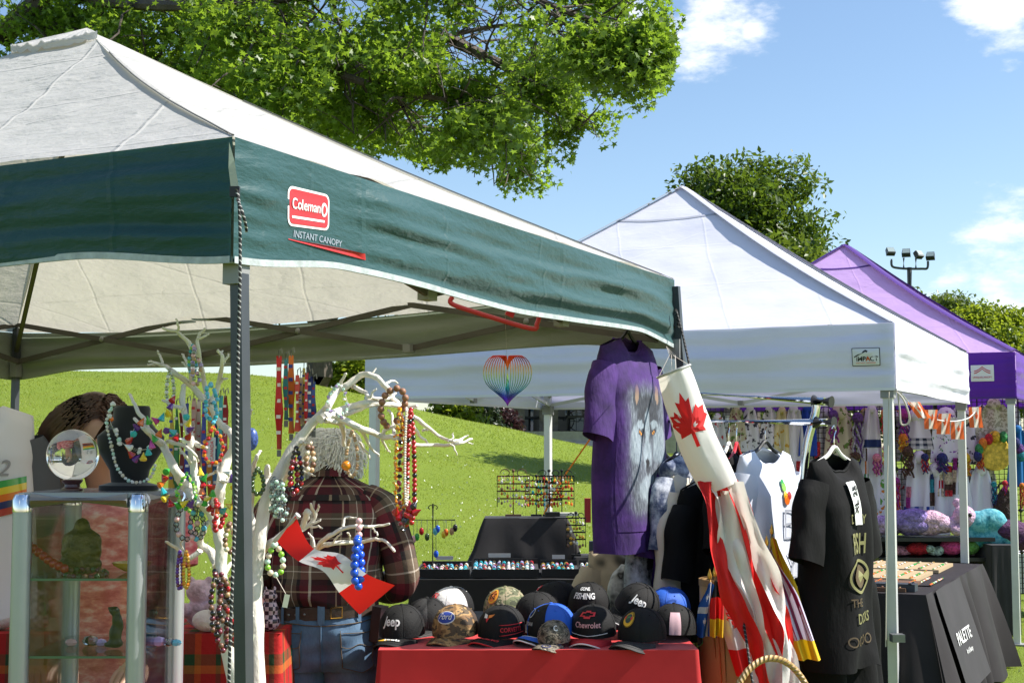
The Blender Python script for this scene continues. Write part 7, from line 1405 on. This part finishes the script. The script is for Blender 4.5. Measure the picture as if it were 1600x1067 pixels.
tow = M('towel_white', TW_, .9, bump=.4, bscale=40); FLO = patt('floral_red', TW_, [(.5, .05, .06), (.1, .25, .06), (.6, .25, .03)]); FLP = patt('floral_purple', TW_, [(.2, .05, .3), (.08, .25, .08), (.5, .1, .3)]); VIN = patt('vine', (.55, .5, .36), [(.12, .2, .04), (.2, .04, .08), (.3, .25, .05)], 22, .56); SKUL = patt('ink_print', TW_, [(.04, .04, .06), (.2, .1, .25)], 26, .58); YEL = patt('yellow_print', (.62, .55, .3), [(.5, .3, .03), (.2, .25, .08)], 24); FRU = patt('fruit', TW_, [(.6, .2, .03), (.1, .3, .05), (.5, .05, .05)], 20, .56)
LACE = patt('lace', (.55, .52, .42), [(.3, .28, .2), (.7, .68, .6)], 40, .5)
for a in ((1121, 652, 760, 10, 26, FLO, 'white towel with red hearts left of the windsock tails'), (1150, 640, 700, 10, 24, VIN, 'beige towel with leaves above the rack rail'), (1172, 640, 705, 10, 24, SKUL, 'white towel with dark band above white sweatshirt'), (1202, 640, 700, 10, 24, SKUL, 'white towel with inked face print above sweatshirt'), (1222, 642, 740, 10, 26, YEL, 'yellow printed towel right of the sweatshirt'), (1240, 640, 745, 12, 26, tow, 'plain white towel with long folds near rack upright'), (1235, 735, 800, 10, 24, FLO, 'white towel with tiny blue mug print'), (1262, 640, 712, 12, 20, M('royal_cloth', (.012, .06, .4), .85), 'royal blue towel beside the rack upright'), (1312, 645, 745, 22, 36, VIN, 'beige towel printed with green vines'), (1384, 735, 812, 20, 34, FRU, 'white towel with orange fruit print by the table'), (1478, 652, 722, 26, 34, FLP, 'white towel with purple and green flowers'), (1512, 650, 725, 20, 28, SKUL, 'white towel with fine ink drawing at right'), (1462, 735, 835, 20, 30, tow, 'plain white towel over the pink plush'), (1532, 735, 840, 16, 36, tow, 'wide plain white towel beside the canopy back leg'), (1118, 735, 800, 10, 24, tow, 'plain white towel low behind the windsock'), (1205, 740, 830, 12, 26, FLP, 'white floral towel behind the sweatshirt sleeve')): towel(*a)
for a in ((1136, 700, 770, 12, 22, YEL, 'yellow printed towel behind the black rack shirts'), (1186, 700, 790, 12, 24, tow, 'plain white towel hidden behind the sweatshirt'), (1270, 715, 800, 14, 24, FLO, 'red floral towel left of black band tee'), (1290, 645, 720, 14, 24, tow, 'plain white towel behind the rack connector'), (1330, 740, 830, 14, 26, FLP, 'white floral towel behind the green box'), (1352, 645, 700, 12, 20, YEL, 'yellow towel between octopus and navy banded towel'), (1400, 650, 720, 14, 22, FRU, 'fruit print towel behind the white canopy leg'), (1410, 740, 815, 14, 24, FLO, 'red floral towel just right of white canopy leg'), (1455, 650, 715, 16, 24, YEL, 'yellow print towel between gingham and floral towels'), (1482, 735, 815, 14, 24, FLP, 'white floral towel behind striped scarf strips'), (1495, 645, 700, 12, 22, tow, 'plain white towel under the bunting'), (1516, 740, 830, 14, 24, FRU, 'fruit print towel beside canopy back leg'), (1535, 640, 720, 12, 24, SKUL, 'ink print towel right of canopy back leg'), (1582, 640, 700, 14, 24, FLP, 'floral towel above bright blue felt'), (1545, 740, 820, 14, 24, VIN, 'vine print towel below the yellow bag'), (1340, 790, 860, 16, 26, tow, 'plain white towel beside the beaded rack'), (1365, 800, 850, 16, 26, VIN, 'vine towel below the long navy banded towel')): towel(*a, Y=GF + .07)
towel(1362, 640, 795, 12, 30, tow, 'long white towel with one navy band', (.30, .38, NAVYC)); towel(1430, 650, 702, 18, 38, tow, 'white towel with dark gingham end', (.66, .98, GING)); towel(1436, 715, 815, 18, 34, tow, 'white towel with blue plaid hem', (.76, .99, GINB)); towel(1500, 738, 815, 14, 30, tow, 'white towel between yellow octopus and back leg', (.9, .97, NAVYC))
towel(1553, 632, 690, 18, 46, LACE, 'beige lace bell shaped cloth at the upper right'); towel(1590, 672, 760, 12, 24, M('blue_felt', (.01, .13, .35), .9), 'bright blue felt cloth at the right photo edge')
def yarn(key, c, v=.5): return M('yarn_' + key, c, .9, var=v, vscale=40, bump=1, bscale=48, dist=.035)
def octopus(px, y0, y1, w_, c1, c2, label):
    s = 1 / S(GF); t = thing('crochet_octopus', label, 'crochet toy', at(px, y1, GF - .05), GG); top = at(px, y0 + w_ * .5, GF - .05); r = w_ * s / 2
    MB().ball(top, r, 12, 9, (1, .9, 1)).build('head', yarn(*c1), t); n = 7
    for i in range(n):
        x = (i / (n - 1) - .5) * 1.5 * r; ln = (y1 - y0 - w_ * .5) * s * random.uniform(.8, 1.05); MB().tube([top + V((x + .25 * r * math.sin(j * 1.9 + i), -.2 * r + .25 * r * math.cos(j * 1.9 + i * 2), -ln * j / 8)) for j in range(9)], r * .16, 6).build('tentacle', yarn(*(c1 if i % 2 else c2)), t)
pu, sv, rd, og, mg, bn, pk, nv, yl, tl = ('purple', (.12, .05, .22)), ('silver', (.38, .36, .42)), ('red', (.5, .02, .03)), ('orange', (.7, .2, .02)), ('magenta', (.35, .03, .25)), ('brown', (.08, .04, .025)), ('pink', (.65, .22, .3)), ('navy', (.02, .03, .14)), ('yellow', (.7, .42, .03)), ('teal', (.02, .25, .3))
for a in ((1340, 644, 722, 18, pu, sv, 'purple and silver crochet octopus beside vine towel'), (1337, 705, 765, 15, bn, nv, 'dark crochet octopus below the purple one'), (1383, 638, 680, 14, og, rd, 'red crochet octopus left of the canopy leg'), (1412, 638, 690, 17, mg, pu, 'magenta crochet octopus right of the canopy leg'), (1411, 676, 705, 15, og, yl, 'orange crochet pumpkin below the magenta octopus'), (1418, 696, 745, 18, bn, bn, 'brown crochet octopus right of the canopy leg'), (1385, 694, 735, 13, pk, og, 'pink crochet jellyfish touching the canopy leg'), (1370, 708, 742, 14, pk, mg, 'dusty pink crochet jellyfish left of the leg'), (1472, 707, 738, 18, nv, pu, 'navy crochet jellyfish among the towels'), (1507, 706, 745, 18, yl, og, 'yellow and orange crochet jellyfish'), (1445, 708, 740, 12, nv, rd, 'small navy and red crochet jellyfish'), (1302, 640, 690, 16, pu, mg, 'purple crochet triangle near the rack connector'), (1531, 705, 735, 12, og, rd, 'orange crochet jellyfish by the back leg'), (1400, 745, 800, 12, mg, rd, 'magenta crochet strands right of fruit towel'), (1553, 752, 790, 9, tl, nv, 'teal keychain octopus at right'), (1570, 750, 790, 9, rd, mg, 'red keychain octopus at right'), (1584, 752, 792, 9, pk, rd, 'pink keychain octopus at right'), (1597, 754, 794, 9, og, rd, 'orange keychain octopus at the photo edge')): octopus(*a)
def scarf(px, y0, y1, w_, cols, label):
    t = thing('crochet_scarf', label, 'scarf', at(px, y1, GF), GG); n = len(cols)
    for i, c in enumerate(cols): MB().grid(lambda u, v: at(px + (u - .5) * w_, lerp(y0, y1, (i + v) / n), GF) + V((0, -.02 + .012 * math.sin(u * 8 + i), 0)), 8, 4).build('stripe', yarn(*c), t, angle=180)
gr = ('green', (.04, .25, .07)); cm = ('cream', (.6, .5, .35))
scarf(1468, 725, 775, 9, [gr, cm, rd, cm], 'green and cream striped scarf strip'); scarf(1481, 728, 775, 12, [rd, cm, cm, bn, rd], 'red and tan scarf strip'); scarf(1492, 715, 772, 8, [mg, cm, bn], 'magenta scarf strip left of yellow jellyfish'); scarf(1508, 738, 770, 7, [mg, nv], 'short magenta and blue strip'); scarf(1455, 728, 790, 8, [nv, tl, bn], 'navy and teal scarf strip'); scarf(1248, 720, 800, 14, [rd, mg, nv, mg], 'dark red and purple scarf left of rack upright'); scarf(1420, 760, 810, 10, [pk, mg, nv], 'pink and purple scarf strip by the canopy leg'); scarf(1352, 700, 760, 8, [bn, og, gr], 'brown and orange scarf strip'); scarf(1277, 690, 760, 9, [rd, rd, nv], 'crimson strip behind the rack upright')
def potholder(px, py, r, mat, label, squash=1.0, pear=0):
    t = thing('crochet_bag', label, 'bag', at(px, py + r, GF - .04), GG); c = at(px, py, GF - .04); k = r / S(GF)
    MB().grid(lambda u, v: c + V((k * math.cos(2 * PI * u) * math.sin(PI * v) * (1 - pear * (1 - v) ** 1.2), -.02 * math.sin(2 * PI * u) * math.sin(PI * v) * 1.5, k * squash * math.cos(PI * v))), 24, 14, cu=True).build('body', mat, t); MB().tube([c + V((k * .35 * math.cos(PI * i / 10), 0, k * squash * .9 + k * .35 * math.sin(PI * i / 10))) for i in range(11)], .008, 6).build('strap', mat, t)
potholder(1555, 708, 27, M('yarn_cheese', (.62, .42, .06), .9, var=.5, vscale=30, bump=.8, bscale=60), 'round yellow crochet bag at right'); potholder(1570, 795, 28, yarn('darkbrown', (.04, .02, .015)), 'dark brown pear shaped crochet bag', 1.25, .75)
t = thing('wool_garland', 'rainbow wool ball garland arched over the yellow bag', 'garland', at(1562, 690, GF - .09)); wc = [nv, gr, og, rd, yl, gr, tl, nv, pu, tl]
for i in range(10): a = PI * (1 - i / 9); MB().ball(at(1562 + 34 * math.cos(a), 712 - 30 * math.sin(a), GF - .09), .045, 9, 7, (.8, .8, 1.1)).build('wool_ball', yarn(*wc[i]), t)
# crochet goods on black shelves
SY = 11.5
for i, (y, lab) in enumerate(((838, 'upper black shelf carrying plush toys'), (869, 'lower black shelf with balls and flowers'))):
    sh = thing('display_shelf', lab, 'shelf', (xa(1455, SY), SY, 0)); z = at(1455, y, SY).z; MB().box((xa(1455, SY), SY + .1, z - .02), (xa(1545, SY) - xa(1365, SY), .34, .03)).build('board', BLACKPL, sh, smooth=False); MB().box((xa(1455, SY), SY + .27 + i * .012, z / 2 - .03), (xa(1545, SY) - xa(1365, SY), .01, z - .02)).build('back_cloth', BLACKC, sh, smooth=False)
    for px in (1370, 1540): MB().box((xa(px, SY) + i * .04, SY + .1, z / 2 - .02), (.025, .025, z - .03)).build('leg', BLACKPL, sh, smooth=False)
s1 = at(1455, 837, SY).z; s2 = at(1455, 868, SY).z
def sp(px, z, dy=0): return V((xa(px, SY), SY + .04 + dy, z))
c = sp(1478, s1); tt_ = fused('plush_turtle', [(c + V((-.06, 0, .09)), .10, (1.4, 1, .75)), (c + V((.13, -.02, .15)), .095, (1, 1, 1)), (c + V((.05, -.1, .045)), .05, (1.2, .8, .8)), (c + V((-.2, -.04, .04)), .05, (1.3, .8, .7)), (c + V((.1, .05, .26)), .04, (1, 1, 1))], yarn('plushpink', (.62, .42, .56), .3), 'pink crochet turtle plush lying on the shelf', 'plush toy', vox=.012); link_mesh('eye', MB().ball((0, 0, 0), .017, 8, 6).mesh('eye'), BLACKPL, tt_, c + V((.15, -.11, .17)) - tt_.location)
def heap(px, z, w_, h, mat, label, cat='yarn work', n=9):
    c = sp(px, z); b = [(c + V((random.uniform(-.4, .4) * w_, random.uniform(-.04, .06), random.uniform(.3, .7) * h)), h * random.uniform(.32, .5), (1.4, 1, .8)) for _ in range(n)]; b.append((c + V((0, 0, h * .35)), h * .4, (w_ / h * .9, 1, .9))); fused('yarn_heap', b, mat, label, cat, vox=.012)
heap(1383, s1, .16, .17, yarn('lilac', (.45, .3, .58)), 'lilac folded crochet blanket at the shelf left'); heap(1415, s1, .2, .22, yarn('violet', (.28, .2, .5)), 'violet crochet blanket behind the canopy leg'); heap(1432, s1, .24, .10, yarn('denim', (.05, .07, .22), .9), 'navy and white knitted piece before the violet blanket'); heap(1447, s1 + .01, .18, .2, yarn('rosepink', (.6, .38, .5)), 'rose pink folded crochet piece on the shelf')
heap(1405, s2, .3, .09, yarn('mixpink', (.5, .2, .25), .9), 'mixed pink crochet squares on the lower shelf'); heap(1432, s2, .14, .11, yarn('flower', (.45, .01, .02)), 'red crochet flower on the lower shelf'); heap(1458, s2, .2, .08, yarn('mixmint', (.4, .5, .42), .9), 'mint and lilac crochet pieces on the lower shelf')
for px, cc, lab in ((1483, ('hotpink', (.6, .06, .22)), 'hot pink crochet ball on the lower shelf'), (1509, ('leaf', (.12, .3, .06)), 'green and red crochet ball on the lower shelf')): MB().ball(sp(px, s2 + .065), .085, 14, 10, (1.1, 1, .75)).solo('crochet_ball', yarn(*cc), lab, 'ball')
bl = [(sp(1512 + i * 7, s1 + .02 + .05 * math.sin(i * 2)), .075, (1, .9, 1.1)) for i in range(9)] + [(sp(1525, s1 + .1), .1, (1.3, 1, 1)), (sp(1545, s1 + .12), .1, (1.3, 1, 1)), (sp(1575, s1 - .08), .06, (1, 1, 1.2)), (sp(1574, s1 - .18), .045, (1, 1, 1.2)), (sp(1503, s1 - .05), .05, (1, 1, 1.2))]
fused('chunky_scarf', bl, tiedye('teal_yarn', [(.01, .05, .12), (.03, .25, .32), (.15, .45, .5), (.03, .15, .3)], 26, 6, bump=1), 'teal and blue chunky scarf slumped over the black stand', 'scarf', vox=.014)
heap(1590, s1 - .12, .22, .24, yarn('plum', (.09, .03, .09)), 'plum wool cushion at the right photo edge', 'cushion')
block('black_stand', 'black draped stand under the teal scarf', 1543, 1583, 11.3, 11.7, s1 - .06, gz(3.9, 11.5) + .01, .12)
MB().box((xa(1590, 12.6), 12.6, at(0, 892, 12.6).z), (xa(1640, 12.6) - xa(1556, 12.6), .5, .34)).solo('white_chest', M('chest_white', (.66, .68, .72), .6), 'white box on the grass behind the wire panels', 'box', smooth=False)
# bunting between the white canopy legs
bu = thing('flag_bunting', 'string of small orange red maple leaf flags on canopy leg', 'bunting', at(1465, 660, 8.8)); sp0 = [at(1406, 612, 7.62), at(1432, 640, 8.0), at(1462, 655, 8.5), at(1490, 658, 8.9), at(1515, 652, 9.4), at(1528, 636, 9.9)]; MB().tube(spline(sp0, 6), .003, 5).build('string', WHT, bu)
FOR = M('flag_orange', (.78, .13, .04), .7, trans=.35, tcol=(.9, .2, .05)); FCR = M('flag_cream', (.8, .74, .66), .7, trans=.35)
for px, py, Y, tl_, sz in ((1428, 628, 7.9, .55, 25), (1456, 640, 8.3, .12, 30), (1477, 646, 8.7, .22, 32), (1497, 658, 9.0, .08, 28), (1524, 636, 9.7, -.05, 32)):
    o = at(px, py, Y); s = 1 / S(Y)
    def bf(u, v): return o + V(((u - .5) * 20 * s + tl_ * v * sz * s * -.6 * (1 if tl_ < .5 else -2), .015 * math.sin(u * 7 + v * 3), -v * sz * s))
    for a, b, m_ in ((0, .28, FOR), (.28, .72, FCR), (.72, 1, FOR)): MB().grid(lambda u, v: bf(lerp(a, b, u), v), 5, 8).build('flag', m_, bu, angle=180)
    maple(lambda x, y: bf(.5 + x * .22, .5 - y * .4) - V((0, .003, 0)), .8, FOR, bu)
MB().tube(spline([at(1401, 612, 7.55), at(1412, 625, 7.54), at(1421, 650, 7.54), at(1418, 662, 7.55), at(1408, 662, 7.55), at(1406, 640, 7.55), at(1403, 615, 7.55)], 5), .005, 7).solo('cord_loop', M('cord_beige', (.55, .5, .42), .8), 'beige cord loop tied at the white canopy leg', 'cord')
MB().tube(spline([at(1389, 612, 7.55), at(1386, 800, 7.55), at(1384, 1010, 7.55)], 5), .003, 6).solo('cord_loop', M('cord_beige'), 'thin beige cord hanging along the white canopy leg', 'cord')
lk = at(1402, 996, 7.56); MB().box(lk, (.066, .066, .04)).build('leg_lock', STEEL, white, smooth=False)
